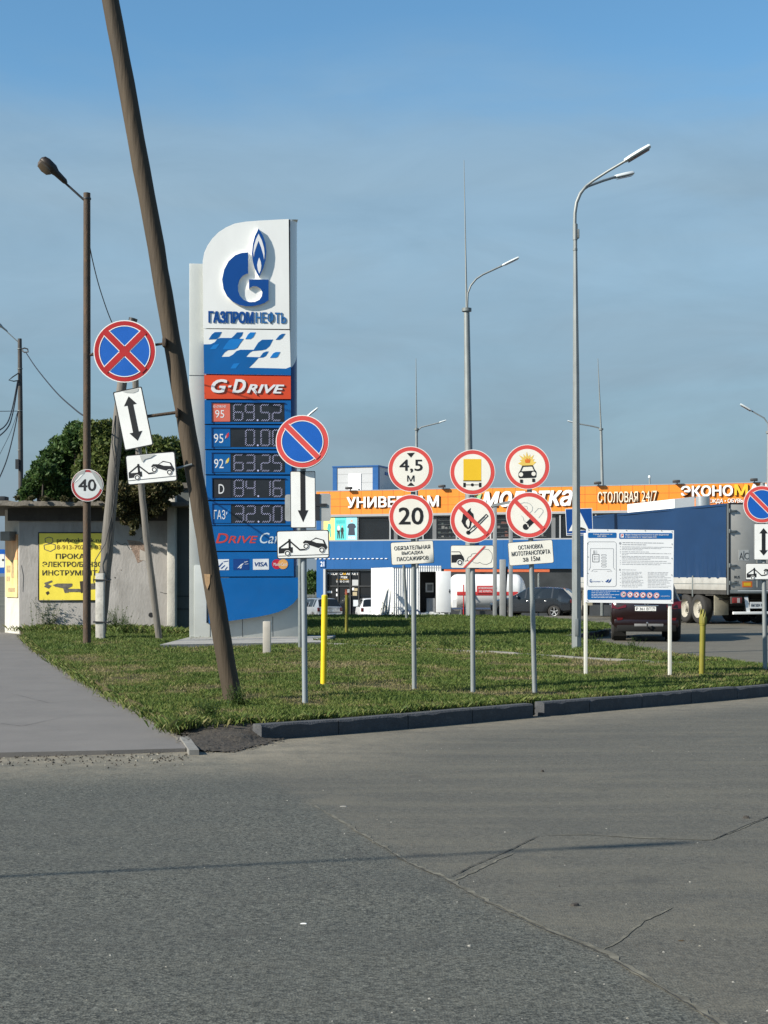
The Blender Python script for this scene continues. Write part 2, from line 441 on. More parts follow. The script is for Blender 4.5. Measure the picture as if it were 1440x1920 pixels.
SEAM = mat('seam_pale_grit', (.118, .110, .084), .95, var=.5, scale=11, dirt=.6, dcol=(.10, .10, .09))
ribbon(sm, seam[3:], .026, rz, SEAM, .9)
ribbon(sm, [s_ + Vector((-.012, -.02, 0)) for s_ in seam[4:]], .007, lambda x, y: rz(x, y) + .002, CRACK, .9)
for l_, w_, m_ in ((((838, 1645), (900, 1615), (960, 1588), (1012, 1562)), .010, CRACK), (((850, 1650), (905, 1622), (965, 1595)), .02, SEAM),
                   (((1012, 1562), (1100, 1561), (1200, 1568), (1335, 1572), (1400, 1545), (1450, 1525)), .022, SEAM), (((1335, 1572), (1400, 1545), (1450, 1525)), .009, CRACK),
                   (((1130, 1780), (1160, 1762), (1215, 1722), (1262, 1700)), .018, SEAM)):
    ribbon(sm, [G(*p) for p in l_], w_, (lambda x, y: rz(x, y) + .002) if m_ is CRACK else rz, m_, .8)
struct(sm.build('road_seams', smooth=0))

# ---- lawn with its soil
LZ = .13
def lawn_mat():
    m = bpy.data.materials.new('lawn_soil'); m.use_nodes = True
    n, l = m.node_tree.nodes, m.node_tree.links; b = n['Principled BSDF']
    t = n.new('ShaderNodeTexCoord'); oc = t.outputs['Object']
    a = noise_node(n, l, oc, .9, 6, .65); c = noise_node(n, l, oc, 14, 6, .7)
    base = mixc(n, l, mrange(n, l, a, .38, .62, 0, 1), (.035, .042, .016), (.12, .10, .055))
    base = mixc(n, l, mrange(n, l, c, .35, .7, 0, .7), base, (.03, .028, .014))
    l.new(base, b.inputs['Base Color']); b.inputs['Roughness'].default_value = 1; b.inputs['Specular IOR Level'].default_value = .1
    bp = n.new('ShaderNodeBump'); bp.inputs['Strength'].default_value = .8; bp.inputs['Distance'].default_value = .04; l.new(c, bp.inputs['Height']); l.new(bp.outputs[0], b.inputs['Normal'])
    return m
front = [(490, 1356), (620, 1347), (740, 1338), (860, 1328), (1000, 1318), (1200, 1302), (1440, 1283), (1560, 1274)]
back = [(1560, 1252), (1429, 1246), (1324, 1232), (1245, 1222), (1179, 1214), (1126, 1206), (1088, 1199), (1062, 1194), (1100, 1189), (1140, 1182), (1152, 1177), (1140, 1172), (1100, 1167), (1060, 1163), (1000, 1157), (860, 1155), (700, 1155), (540, 1155), (400, 1157), (300, 1165), (100, 1170), (36, 1180)]
left = [(46, 1190), (72, 1212), (130, 1248), (200, 1290), (300, 1338), (332, 1360), (360, 1358), (420, 1352)]
lawn_px = front + back + left
lawn = [G(x, y, LZ) for x, y in lawn_px]
g = MB(); n_ = len(lawn); LM = lawn_mat()
g.add([tuple(p) for p in lawn] + [(p.x, p.y, -.15) for p in lawn], [list(range(n_))] + [(j, n_ + j, n_ + (j + 1) % n_, (j + 1) % n_) for j in range(n_)], LM)
lo = g.build('lawn_ground', smooth=0); solid(lo.data); struct(lo)

# ---- sidewalk
sw = [(-400, 1180), (10, 1186), (36, 1186), (44, 1192), (70, 1214), (126, 1250), (195, 1293), (297, 1342), (334, 1371), (350, 1396), (348, 1403), (200, 1407), (0, 1411), (-400, 1424)]
swp = [G(x, y, .03) for x, y in sw]; n_ = len(swp)
g = MB(); g.add([tuple(p) for p in swp] + [(p.x, p.y, -.1) for p in swp], [list(range(n_))] + [(j, n_ + j, n_ + (j + 1) % n_, (j + 1) % n_) for j in range(n_)], PATHM)
lo = g.build('sidewalk', smooth=0); solid(lo.data); struct(lo)
g = MB(); PSAND = mat('path_sand', (.20, .18, .145), .95, var=.3, scale=12, dirt=.4, dcol=(.10, .09, .07))
edge = [G(*p, .03) for p in ((36, 1187), (44, 1193), (70, 1215), (126, 1251), (195, 1294), (297, 1343), (334, 1372), (348, 1394))]
ribbon(g, [e + Vector((-.10, 0, 0)) for e in edge], .16, .0336, PSAND, .8)
PCR = mat('path_crack', (.06, .057, .052), .95, var=.2)
for l_ in (((-60, 1245), (60, 1246), (118, 1247)), ((20, 1300), (90, 1318), (170, 1312), (245, 1320)), ((-30, 1352), (40, 1362), (120, 1345))): ribbon(g, [G(*p, .03) for p in l_], .006, .0345, PCR, .9)
struct(g.build('sidewalk_cracks', smooth=0))
# crumbled lip and loose spoil along the sidewalk's front edge
g = MB()
for i in range(420):
    px = random.uniform(-60, 520); py = 1413 + random.gauss(0, 7) + (6 if px < 360 else -10) - (px - 360) * (.18 if px > 360 else .012)
    p = G(px, py, 0); s_ = random.uniform(.003, .014)
    q = [(p.x + s_ * random.uniform(-1, 1) * 1.4, p.y + s_ * random.uniform(-1, 1), random.uniform(-.01, .0)) for _ in range(4)] + [(p.x, p.y, s_ * .8)]
    q.sort(key=lambda v: math.atan2(v[1] - p.y, v[0] - p.x) if v[2] < .002 else 99)
    g.add(q, [(0, 1, 4), (1, 2, 4), (2, 3, 4), (3, 0, 4)], random.choice([DIRT, DIRT, DIRT, DUSTM]))
o = g.build('loose_gravel', smooth=0); o['kind'] = 'stuff'; tag(o, 'loose dark gravel crumbled along the sidewalk front edge', 'gravel')
ds = [((332, 1358), .135), ((380, 1354), .15), ((430, 1350), .155), ((488, 1352), .16), ((493, 1376), .01), ((535, 1384), .004), ((505, 1394), .004), ((435, 1410), .003), ((378, 1409), .003), ((366, 1404), .034), ((350, 1386), .05), ((338, 1370), .055)]
pp = [Vector((*G(p[0], p[1], z).xy, z)) for p, z in ds]
sx0, sx1 = min(p.x for p in pp), max(p.x for p in pp); sy0, sy1 = min(p.y for p in pp), max(p.y for p in pp)
dense = []
for a, b in zip(pp, pp[1:] + pp[:1]): dense += [a.lerp(b, q / 6) for q in range(6)]
dense.append(Vector((*G(440, 1378, .07).xy, .08)))
def soil_z(x, y):
    w_ = [(1 / (.0004 + ((x - p.x) ** 2 + (y - p.y) ** 2) ** 1.6), p.z) for p in dense]; return sum(a * b for a, b in w_) / sum(a for a, _ in w_)
def in_poly(x, y, pl):
    r_ = False; k = len(pl) - 1
    for q in range(len(pl)):
        a, b = pl[q], pl[k]
        if (a.y > y) != (b.y > y) and x < (b.x - a.x) * (y - a.y) / (b.y - a.y) + a.x: r_ = not r_
        k = q
    return r_
g = MB(); gn, gm = 64, 56; ids = {}; vs = []; fs = []
for jj in range(gm):
    for ii in range(gn):
        x, y = sx0 + (sx1 - sx0) * (ii + .5) / gn, sy0 + (sy1 - sy0) * (jj + .5) / gm
        if not in_poly(x + random.gauss(0, .035), y + random.gauss(0, .05), pp): continue
        q = []
        for di, dj in ((0, 0), (1, 0), (1, 1), (0, 1)):
            k = (ii + di, jj + dj)
            if k not in ids:
                xx, yy = sx0 + (sx1 - sx0) * k[0] / gn, sy0 + (sy1 - sy0) * k[1] / gm
                ids[k] = len(vs); vs.append((xx + random.uniform(-.006, .006), yy, max(.0, soil_z(xx, yy) + random.uniform(-.003, .008))))
            q.append(ids[k])
        fs.append(q)
g.add(vs, fs, DIRT)
lo = g.build('soil_patch', smooth=60); solid(lo.data); struct(lo)
g = MB(); a, b_ = G(346, 1381, .055), G(364, 1406, .045)
d = (b_ - a).normalized(); nn = Vector((-d.y, d.x, 0)) * .045
vs = [a + nn, a - nn, b_ - nn, b_ + nn]
g.add([tuple(q) for q in vs] + [(q.x, q.y, -.05) for q in vs], [(0, 1, 2, 3), (0, 4, 5, 1), (1, 5, 6, 2), (2, 6, 7, 3), (3, 7, 4, 0)], mat('edging_concrete', (.19, .185, .17), .9, var=.2, scale=8, dirt=.4))
lo = g.build('edging_stone', smooth=0); solid(lo.data); tag(lo, 'short pale edging stone at the sidewalk corner by dark soil', 'edging stone')

# ---- kerb stones
def kerb_line(px, z=LZ + .02, zb=-.06, w=.15, gap=.012, length=1.0, name='kerb', skip=()):
    pts = [G(x, y, z) for x, y in px]; mb = MB()
    Ls = [0]
    for a, b in zip(pts, pts[1:]): Ls.append(Ls[-1] + (b - a).length)
    def at(s_):
        for i in range(len(Ls) - 1):
            if s_ <= Ls[i + 1] or i == len(Ls) - 2:
                return pts[i].lerp(pts[i + 1], (s_ - Ls[i]) / (Ls[i + 1] - Ls[i]))
    s_ = 0; k = 0
    while s_ < Ls[-1] - .1:
        e = min(s_ + length - gap, Ls[-1]); a, b = at(s_), at(e)
        d = (b - a).normalized(); n2 = Vector((-d.y, d.x, 0))
        j = [random.uniform(-.008, .008) for _ in range(4)]
        if k in skip: a = a + d * .18
        m_ = 8; rows = []
        for i in range(m_ + 1):
            p = a.lerp(b, i / m_)
            chip = .0 if random.random() > .16 else random.uniform(.008, .03)
            zz = z + j[0] * (1 - i / m_) + j[1] * i / m_
            bx = .018 + chip
            prof = [(-.004, zb), (-.004, zz - bx), (bx * .9, zz - chip * .3), (w - .012, zz), (w, zz - .015), (w, zb)]
            rows.append([(p.x + n2.x * u, p.y + n2.y * u, v) for u, v in prof])
        vs = [q for r_ in rows for q in r_]; c_ = len(prof)
        fs = [(i * c_ + q, (i + 1) * c_ + q, (i + 1) * c_ + q + 1, i * c_ + q + 1) for i in range(m_) for q in range(c_ - 1)]
        fs += [list(range(c_))[::-1], [m_ * c_ + q for q in range(c_)]]
        mb.add(vs, fs, KERBM); s_ += length; k += 1
    o = mb.build(name, smooth=35); solid(o.data); return struct(o)
kerb_line([(490, 1360), (620, 1350), (740, 1340), (860, 1330), (1000, 1319), (1200, 1303), (1440, 1284), (1600, 1272)], skip=(4,))
kerb_line([(1064, 1191.5), (1104, 1186.5), (1141, 1180), (1150, 1176)], LZ + .03, -.05, length=1.5)
# flush concrete strip across the lawn
g = MB()
ln = [G(x, y, .15) for x, y in ((600, 1207), (720, 1212), (920, 1223), (1080, 1233), (1220, 1241), (1352, 1244))]
for a, b in zip(ln, ln[1:]):
    k = max(1, int((b - a).length / .8))
    for i in range(k):
        p, q = a.lerp(b, i / k), a.lerp(b, (i + .985) / k); d = (q - p).normalized(); nn = Vector((-d.y, d.x, 0)) * .05
        h_ = .165 + random.uniform(-.01, .012)
        vs = [p + nn, p - nn, q - nn, q + nn]
        g.add([(v.x, v.y, h_) for v in vs] + [(v.x, v.y, .05) for v in vs], [(0, 1, 2, 3), (0, 4, 5, 1), (1, 5, 6, 2), (2, 6, 7, 3), (3, 7, 4, 0)], mat('edging_concrete', (.19, .185, .17), .9, var=.2, scale=8, dirt=.4))
o = g.build('lawn_edging', smooth=0); solid(o.data); struct(o)

# ---- grass
def leafm(name, cols, attr='tint'):
    m = bpy.data.materials.new(name); m.use_nodes = True
    n, l = m.node_tree.nodes, m.node_tree.links; b = n['Principled BSDF']
    a = n.new('ShaderNodeAttribute'); a.attribute_name = attr
    r = n.new('ShaderNodeValToRGB'); l.new(a.outputs['Fac'], r.inputs[0])
    r.color_ramp.elements[0].color = (*cols[0], 1); r.color_ramp.elements[1].color = (*cols[-1], 1)
    for i, c in enumerate(cols[1:-1]):
        e = r.color_ramp.elements.new((i + 1) / (len(cols) - 1)); e.color = (*c, 1)
    l.new(r.outputs[0], b.inputs['Base Color']); b.inputs['Roughness'].default_value = .6; b.inputs['Specular IOR Level'].default_value = .25
    tr = n.new('ShaderNodeBsdfTranslucent'); l.new(r.outputs[0], tr.inputs[0])
    mx = n.new('ShaderNodeMixShader'); mx.inputs[0].default_value = .3
    l.new(b.outputs[0], mx.inputs[1]); l.new(tr.outputs[0], mx.inputs[2]); l.new(mx.outputs[0], n['Material Output'].inputs[0])
    return m
rng = np.random.default_rng(3)
def np_mesh(name, V, Fc, matl, tint):
    """V (n,k,3) faces of k corners each, tint (n,)"""
    nf, k = Fc
    me = bpy.data.meshes.new(name)
    me.vertices.add(nf * k); me.vertices.foreach_set('co', V.reshape(-1).astype(np.float32))
    me.loops.add(nf * k); me.loops.foreach_set('vertex_index', np.arange(nf * k, dtype=np.int32))
    me.polygons.add(nf); me.polygons.foreach_set('loop_start', np.arange(0, nf * k, k, dtype=np.int32)); me.polygons.foreach_set('loop_total', np.full(nf, k, dtype=np.int32))
    me.update(calc_edges=True)
    a = me.attributes.new('tint', 'FLOAT', 'POINT'); a.data.foreach_set('value', np.repeat(tint, k).astype(np.float32))
    me.materials.append(matl)
    o = bpy.data.objects.new(name, me); COL.objects.link(o); return o
GRASSM = leafm('grass_blades', [(.040, .074, .016), (.085, .135, .028), (.155, .182, .048), (.220, .190, .088), (.32, .26, .15)])
poly = np.array([(p.x, p.y) for p in lawn])
def inside(x, y, pl=None):
    pl = poly if pl is None else pl
    r = np.zeros(len(x), bool); j = len(pl) - 1
    for i in range(len(pl)):
        a, b = pl[i], pl[j]
        c = ((a[1] > y) != (b[1] > y)) & (x < (b[0] - a[0]) * (y - a[1]) / (b[1] - a[1] + 1e-12) + a[0])
        r ^= c; j = i
    return r
def vnoise(x, y, s, seed):
    r = np.random.default_rng(seed); T = r.random((64, 64)); X, Y = x / s, y / s
    i, j = np.floor(X).astype(int), np.floor(Y).astype(int); u, v = X - i, Y - j; u = u * u * (3 - 2 * u); v = v * v * (3 - 2 * v)
    g_ = lambda a, b: T[a % 64, b % 64]
    return (g_(i, j) * (1 - u) + g_(i + 1, j) * u) * (1 - v) + (g_(i, j + 1) * (1 - u) + g_(i + 1, j + 1) * u) * v
slab_poly = np.array([(p.x, p.y) for p in (G(300, 1214, .15), G(604, 1209, .15), G(604, 1209, .15) + Vector((.3, 2.2, 0)), G(300, 1214, .15) + Vector((-.2, 2.6, 0)))])
bare = [tuple(G(a, b, LZ).xy) for a, b in ((572, 1318), (777, 1292), (887, 1298), (1003, 1299), (606, 1283), (437, 1312), (470, 1305), (1100, 1262), (1257, 1270), (1316, 1265), (700, 1262), (840, 1258), (930, 1245), (560, 1245), (690, 1285), (1120, 1245), (960, 1275), (400, 1290), (510, 1262))]
def grass(dens, y0, y1, h0, w0, pl=None, z0=LZ, keep=None):
    pq = poly if pl is None else pl
    x0, x1 = pq[:, 0].min(), pq[:, 0].max(); y0 = max(y0, pq[:, 1].min()); y1 = min(y1, pq[:, 1].max())
    n = int((x1 - x0) * (y1 - y0) * dens)
    x = rng.uniform(x0, x1, n); y = rng.uniform(y0, y1, n)
    k = inside(x, y, pq) & (np.abs(x / y) < .29) & ~inside(x, y, slab_poly)
    x, y = x[k], y[k]
    pn = .6 * vnoise(x, y, .9, 1) + .4 * vnoise(x, y, .27, 2)      # dry patches
    cl = .5 * vnoise(x, y, .35, 5) + .5 * vnoise(x, y, .12, 6)     # clumps
    # the middle of the lawn is drier and more worn than its front
    mid = np.exp(-((y - 25 - .45 * x) / 3.2) ** 2)
    dry = np.clip((pn - .47) * 3.4 + .55 * mid - .15, 0, 1)
    for bx_, by_ in bare:
        q = np.exp(-(((x - bx_) / .30) ** 2 + ((y - by_) / .42) ** 2)); dry = np.clip(dry + .9 * q, 0, 1); cl = cl * (1 - .7 * q)
    k = rng.random(len(x)) < np.clip(.40 + 1.0 * cl - .35 * dry, .1, 1)
    x, y, dry, cl = x[k], y[k], dry[k], cl[k]; n = len(x)
    h = h0 * (.45 + .9 * rng.random(n)) * (.65 + .8 * cl) * (1 - .45 * dry)
    w = w0 * (.7 + .6 * rng.random(n)); a = rng.uniform(0, 2 * np.pi, n); le = rng.uniform(.1, .9, n) * h; la = rng.uniform(0, 2 * np.pi, n)
    V = np.zeros((n, 4, 3)); ca, sa = np.cos(a), np.sin(a)
    V[:, 0] = np.stack([x - ca * w, y - sa * w, np.full(n, z0 - .01)], 1); V[:, 1] = np.stack([x + ca * w, y + sa * w, np.full(n, z0 - .01)], 1)
    tx, ty = x + np.cos(la) * le, y + np.sin(la) * le
    mx, my = x + np.cos(la) * le * .35, y + np.sin(la) * le * .35
    V[:, 2] = np.stack([mx + ca * w * .8, my + sa * w * .8, z0 + h * .62], 1); V[:, 3] = np.stack([tx, ty, z0 + h], 1)
    dry = dry * np.where(y > 35, .3, 1) * np.where(y > 35, 1, 1.1); dry = np.clip(dry, 0, 1)
    lus = .5 * vnoise(x, y, 1.7, 11) + .5 * vnoise(x, y, .45, 12)
    tint = np.clip(-.05 + .34 * lus + .33 * rng.random(n) + .60 * dry * (.35 + .9 * rng.random(n)), 0, 1)
    return V, tint
parts_ = [grass(3000, 15, 22, .045, .0028), grass(2000, 22, 30, .047, .0036), grass(900, 30, 40, .06, .006), grass(500, 40, 60, .07, .009)]

def fringe(pxs, n, h0, w0, sp, zoff=-.03):
    pts = np.array([tuple(G(a, b, LZ).xy) for a, b in pxs]); i = rng.integers(0, len(pts) - 1, n); L = np.linalg.norm(pts[1:] - pts[:-1], axis=1)
    i = rng.choice(len(L), n, p=L / L.sum()); t = rng.random(n); c = pts[i] + (pts[i + 1] - pts[i]) * t[:, None]
    cl = vnoise(c[:, 0], c[:, 1], .22, 31); k = rng.random(n) < cl * 1.3; c = c[k]; cl = cl[k]; n = len(c)
    x = c[:, 0] + rng.normal(0, sp, n); y = c[:, 1] + rng.normal(0, sp, n); h = h0 * (.4 + .9 * rng.random(n)) * (.5 + cl); a = rng.uniform(0, 6.283, n); la = rng.uniform(0, 6.283, n); le = h * rng.uniform(.3, 1.1, n); w = w0 * (.7 + .6 * rng.random(n)); z0 = LZ + zoff
    ca, sa = np.cos(a), np.sin(a); V = np.zeros((n, 4, 3))
    V[:, 0] = np.stack([x - ca * w, y - sa * w, np.full(n, z0)], 1); V[:, 1] = np.stack([x + ca * w, y + sa * w, np.full(n, z0)], 1)
    V[:, 2] = np.stack([x + np.cos(la) * le * .4 + ca * w * .8, y + np.sin(la) * le * .4 + sa * w * .8, z0 + h * .65], 1); V[:, 3] = np.stack([x + np.cos(la) * le, y + np.sin(la) * le, z0 + h * .9], 1)
    return V, np.clip(.1 + .6 * rng.random(n), 0, 1)
parts_.append(fringe([(46, 1191), (72, 1213), (130, 1249), (200, 1291), (300, 1339), (332, 1361)], 9000, .085, .0038, .07, -.08))
parts_.append(fringe([(332, 1362), (380, 1358), (430, 1356), (488, 1355)], 2600, .10, .004, .09, -.02))
parts_.append(fringe([(490, 1354), (740, 1336), (1000, 1316), (1200, 1300), (1440, 1281)], 9000, .065, .0035, .04, .0))
parts_.append(fringe([(600, 1206), (920, 1222), (1220, 1240), (1352, 1243)], 5000, .09, .005, .12, .0))
parts_.append(fringe([(60, 1183), (150, 1183), (250, 1186), (350, 1190)], 7000, .15, .006, .35, .0))
V = np.concatenate([p[0] for p in parts_]); T_ = np.concatenate([p[1] for p in parts_])
o = np_mesh('lawn_grass', V, (len(V), 4), GRASSM, T_); o['kind'] = 'stuff'; tag(o, 'short mown lawn grass with dry brown patches', 'grass')

WEEDM = leafm('weed_leaves', [(.03, .055, .014), (.06, .10, .022), (.10, .15, .035)])
def weed(px, py, h, n, label, seed, spread=.5, z=LZ, leaf=.045, pts=None):
    r = np.random.default_rng(seed); p = pts or G(px, py, z)
    Vs = []; Ts = []
    for s_ in range(n):
        a = r.uniform(0, 6.28); l = r.uniform(.5, 1) * h; lean = r.uniform(.1, spread)
        bx, by = r.normal(0, .06 * h / .3, 2)
        tip = np.array([bx + math.cos(a) * lean * l, by + math.sin(a) * lean * l, l])
        b0 = np.array([bx, by, 0]); wd = .004
        Vs.append([b0 + (wd, 0, 0), b0 - (wd, 0, 0), tip - (wd * .4, 0, 0), tip + (wd * .4, 0, 0)]); Ts.append(.3)
        for k in range(int(7 + l * 14)):
            t = r.uniform(.15, 1); q = b0 + (tip - b0) * t; la = r.uniform(0, 6.28); ll = leaf * r.uniform(.6, 1.4) * (1.2 - .6 * t)
            d = np.array([math.cos(la), math.sin(la), r.uniform(-.2, .7)]); d /= np.linalg.norm(d); sd = np.cross(d, [0, 0, 1]) * ll * .28
            Vs.append([q, q + d * ll * .5 + sd, q + d * ll, q + d * ll * .5 - sd]); Ts.append(r.uniform(0, 1))
    o = np_mesh('weed_plant', np.array(Vs), (len(Vs), 4), WEEDM, np.array(Ts)); o.location = p
    return tag(o, label, 'weed', 'weeds in the lawn')
weed(392, 1352, .28, 40, 'leafy weed clump on dark soil left of the leaning pole foot', 1, .8)
weed(448, 1326, .30, 40, 'leafy weeds wrapped round the leaning wooden pole foot', 2, .7)
weed(400, 1376, .16, 12, 'low weed lying on the dark soil by the sidewalk corner', 3, 1.0, z=.05)
weed(215, 1186, .75, 60, 'tall ragged weeds in front of the concrete wall left of the forked pole', 4, .5, leaf=.07)
weed(90, 1182, .95, 60, 'tall dark weeds under the yellow banner on the concrete wall', 5, .5, leaf=.08)
weed(235, 1190, .5, 36, 'weeds between the two legs of the forked wooden pole', 6, .6, leaf=.07)
weed(330, 1180, .5, 14, 'weeds at the foot of the pale wall pilaster', 7, .6, leaf=.07)
weed(660, 1310, .26, 5, 'thin upright weed in the lawn near the kerb left of centre', 8, .25)
weed(835, 1218, .4, 22, 'leafy weed at the edging strip behind the height limit sign', 9, .7)
weed(730, 1158, .7, 22, 'weeds growing beside the white planks by the kiosk', 10, .6, leaf=.08)
weed(1000, 1190, .45, 20, 'bushy weed in the rear lawn behind the no smoking sign', 11, .7, leaf=.06)
weed(1185, 1222, .3, 18, 'weed clump at the lawn edge under the information board', 12, .8, leaf=.05)
weed(1120, 1210, .3, 16, 'weed clump beside the tall twin lamp post foot', 13, .8, leaf=.05)

# ================================================ FUEL PRICE PYLON
PWHITE = mat('pylon_white', (.88, .88, .85), .3, var=.04, scale=1.5, dirt=.06, dcol=(.5, .48, .43), stretch=(1, 1, .4))
PBLUE = mat('pylon_blue', (.0015, .112, .36), .33, var=.08, scale=1.3, dirt=.06, coat=.15)
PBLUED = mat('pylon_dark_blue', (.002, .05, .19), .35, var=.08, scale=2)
LOGOB = mat('emblem_blue', (.001, .062, .28), .3, var=.05, coat=.2)
TILEB = mat('tile_blue', (.01, .20, .58), .35, var=.05)
PGREYC = mat('pylon_grey_cladding', (.46, .48, .46), .45, .15, var=.06, scale=1.2, dirt=.10, dcol=(.3, .3, .27))
GDRED = mat('panel_orange_red', (.72, .075, .022), .35, var=.06, scale=2)
GAP = mat('panel_gap_black', (.012, .014, .02), .7, var=0)
LEDBG = mat('display_black', (.020, .023, .028), .4, var=.25, scale=2)
LED = mat('led_lilac', (.50, .50, .72), .5, var=0, emit=.15)
PINK = mat('tag_coral', (.70, .15, .10), .45, var=.08)
TWHITE = mat('letter_white', (.82, .82, .82), .35, var=.03)
def crop(k, ox, oy):
    return lambda l: [(ox + a / k, oy + b / k) for a, b in l]
C1, C2, C3 = crop(4.8, 340, 390), crop(4.5, 340, 690), crop(4.5, 340, 950)
PD = 36.4
pp = Pl((387 - CX) / F * PD, PD, LZ, R(7))
py_ = thing('price_pylon', 'tall blue and white fuel price pylon with a flame emblem on a grey base', 'pylon', (pp.x, pp.y, pp.z), pp.a)
U = lambda l: [pp.uv(*q) for q in l]
def pbox(px0, px1, y0, y1): # pixel rectangle at the front plane -> x0,x1,z0,z1 (levelled in the panel)
    a, b = pp.uv(px0, y1), pp.uv(px1, y0); c = pp.uv(px1, y1), pp.uv(px0, y0)
    return a[0], b[0], (a[1] + c[0][1]) / 2, (b[1] + c[1][1]) / 2
# shell: front outline with rounded right flank, white above and blue below
uR = pp.uv(544, 800)[0]
prof = [(0, 0)] + [(uR, 0)] + [(uR + .19 * math.sin(R(a)), .42 * (1 - math.cos(R(a)))) for a in range(15, 91, 15)] + [(uR + .19, 1.0), (0.02, 1.0)]
top_l = smooth_loop(U([(380, 487), (385, 470), (397, 450), (415, 433), (440, 421), (470, 416), (505, 413), (541, 411), (560, 411), (600, 411)]), 1)
bot_l = U([(387, 1168), (430, 1163), (470, 1157), (500, 1149), (530, 1132), (550, 1110), (562, 1086), (566, 1070), (570, 1060)])
def lerp_l(l, u):
    l = sorted(l)
    if u <= l[0][0]: return l[0][1]
    for a, b in zip(l, l[1:]):
        if u <= b[0]: return a[1] + (b[1] - a[1]) * (u - a[0]) / max(1e-6, b[0] - a[0])
    return l[-1][1]
sd = MB()
zmid = lambda k: pp.uv(546, 700)[1] + [0, .0, .02, .06, .13, .22, .34, .40, .45, .45, 0][min(k, 10)]
ring_ = prof[1:-1]
for i, (a, b) in enumerate(zip(ring_, ring_[1:])):
    za, zb_ = (pp.uv(545, 690)[1] + .62 * (i / 7) ** 1.5 if i < 7 else pp.uv(545, 690)[1] + .62), (pp.uv(545, 690)[1] + .62 * min(1, (i + 1) / 7) ** 1.5)
    ta, tb = lerp_l(top_l, a[0]), lerp_l(top_l, b[0]); ba, bb = lerp_l(bot_l, a[0]), lerp_l(bot_l, b[0])
    sd.quad((a[0], a[1], za), (b[0], b[1], zb_), (b[0], b[1], tb), (a[0], a[1], ta), PWHITE)
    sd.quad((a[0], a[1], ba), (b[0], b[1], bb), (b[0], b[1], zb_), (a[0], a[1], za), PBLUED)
z0 = pp.uv(545, 690)[1]
ub = uR + .19
zt, zl, zm_ = lerp_l(top_l, ub), lerp_l(bot_l, ub), z0 + .62
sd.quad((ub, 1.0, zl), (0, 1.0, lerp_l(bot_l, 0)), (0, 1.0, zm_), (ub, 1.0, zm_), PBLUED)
sd.quad((ub, 1.0, zm_), (0, 1.0, zm_), (0, 1.0, lerp_l(top_l, 0)), (ub, 1.0, zt), PWHITE)
sd.quad((0, 1.0, lerp_l(bot_l, 0)), (0, .012, lerp_l(bot_l, 0)), (0, .012, zm_), (0, 1.0, zm_), PBLUED)
sd.quad((0, 1.0, zm_), (0, .012, zm_), (0, .012, lerp_l(top_l, 0)), (0, 1.0, lerp_l(top_l, 0)), PWHITE)
us = [p[0] for p in top_l if 0 <= p[0] <= ub]
us = sorted(set([0.0] + us + [uR, ub]))
for a, b in zip(us, us[1:]):
    sd.quad((a, .01, lerp_l(top_l, a) - .004), (b, .01, lerp_l(top_l, b) - .004), (b, 1.0, lerp_l(top_l, b) - .004), (a, 1.0, lerp_l(top_l, a) - .004), PWHITE)
ul = sorted(set([0.0] + [p[0] for p in bot_l if 0 < p[0] < ub] + [uR, ub]))
for a, b in zip(ul, ul[1:]):
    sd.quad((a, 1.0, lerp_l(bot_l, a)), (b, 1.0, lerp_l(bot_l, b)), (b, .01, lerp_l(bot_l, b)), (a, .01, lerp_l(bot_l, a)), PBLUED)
sd.build('shell', py_, smooth=30)
# logo panel
lp = MB()
outl = [(381, 616), (380, 490)] + [(383, 474), (389, 461), (398, 448), (410, 436), (424, 427), (440, 420), (460, 416.5), (485, 414.5), (541, 411.5), (542.5, 617.5)]
lp.prism(U(outl), -.05, .0, PWHITE)
lp.build('logo_panel', py_, smooth=25)
lg = MB()
Gp = [(600, 408), (545, 412), (485, 432), (425, 485), (385, 560), (366, 650), (378, 735), (410, 800), (460, 850), (520, 880), (580, 892), (640, 891), (700, 879), (750, 861), (783, 838), (783, 652), (607, 650), (607, 735), (622, 722), (650, 711), (682, 715), (710, 734), (727, 765), (722, 800), (700, 833), (660, 852), (610, 854), (560, 835), (527, 800), (510, 755), (509, 705), (522, 655), (552, 618), (580, 603), (600, 600)]
lg.prism(U(C1(Gp)), -.11, -.055, LOGOB, PWHITE)
fl = smooth_loop([(730, 255), (755, 325), (763, 400), (755, 480), (735, 550), (715, 597)], 1)
Fl = [(693, 195)] + fl + [(698, 630), (678, 595), (656, 550), (640, 490), (633, 420), (640, 340), (660, 262)]
lg.prism(U(C1(Fl)), -.13, -.055, LOGOB, PWHITE)
inn = [(693, 242), (722, 300), (742, 370), (747, 420), (743, 475), (735, 430), (716, 365), (693, 305), (671, 365), (656, 410), (651, 452), (646, 410), (652, 350), (668, 295)]
lg.prism(U(C1(inn)), -.133, -.13, TWHITE); lg.prism(U(C1([(698, 455), (712, 490), (718, 530), (712, 570), (700, 600), (686, 565), (680, 525), (686, 490)])), -.133, -.13, TWHITE)
lg.build('flame_emblem', py_, smooth=25)
lt = MB()
x0, x1, z0_, z1_ = pbox(390.5, 475.5, 584.5, 606.5)
text(lt, 'ГАЗПРОМ', x0, z0_ + .0, x1, z1_, -.052, LOGOB, .06, 0, .012, side=mat('letter_side', (.03, .06, .16), .5))
x0, x1, z0_, z1_ = pbox(479, 536, 585.5, 607.5)
text(lt, 'НЕФТЬ', x0, z0_, x1, z1_, -.052, mat('letter_mid_blue', (.02, .14, .38), .4), .02, 0, .012, side=mat('letter_side', (.03, .06, .16), .5))
lt.build('lettering', py_, smooth=0)
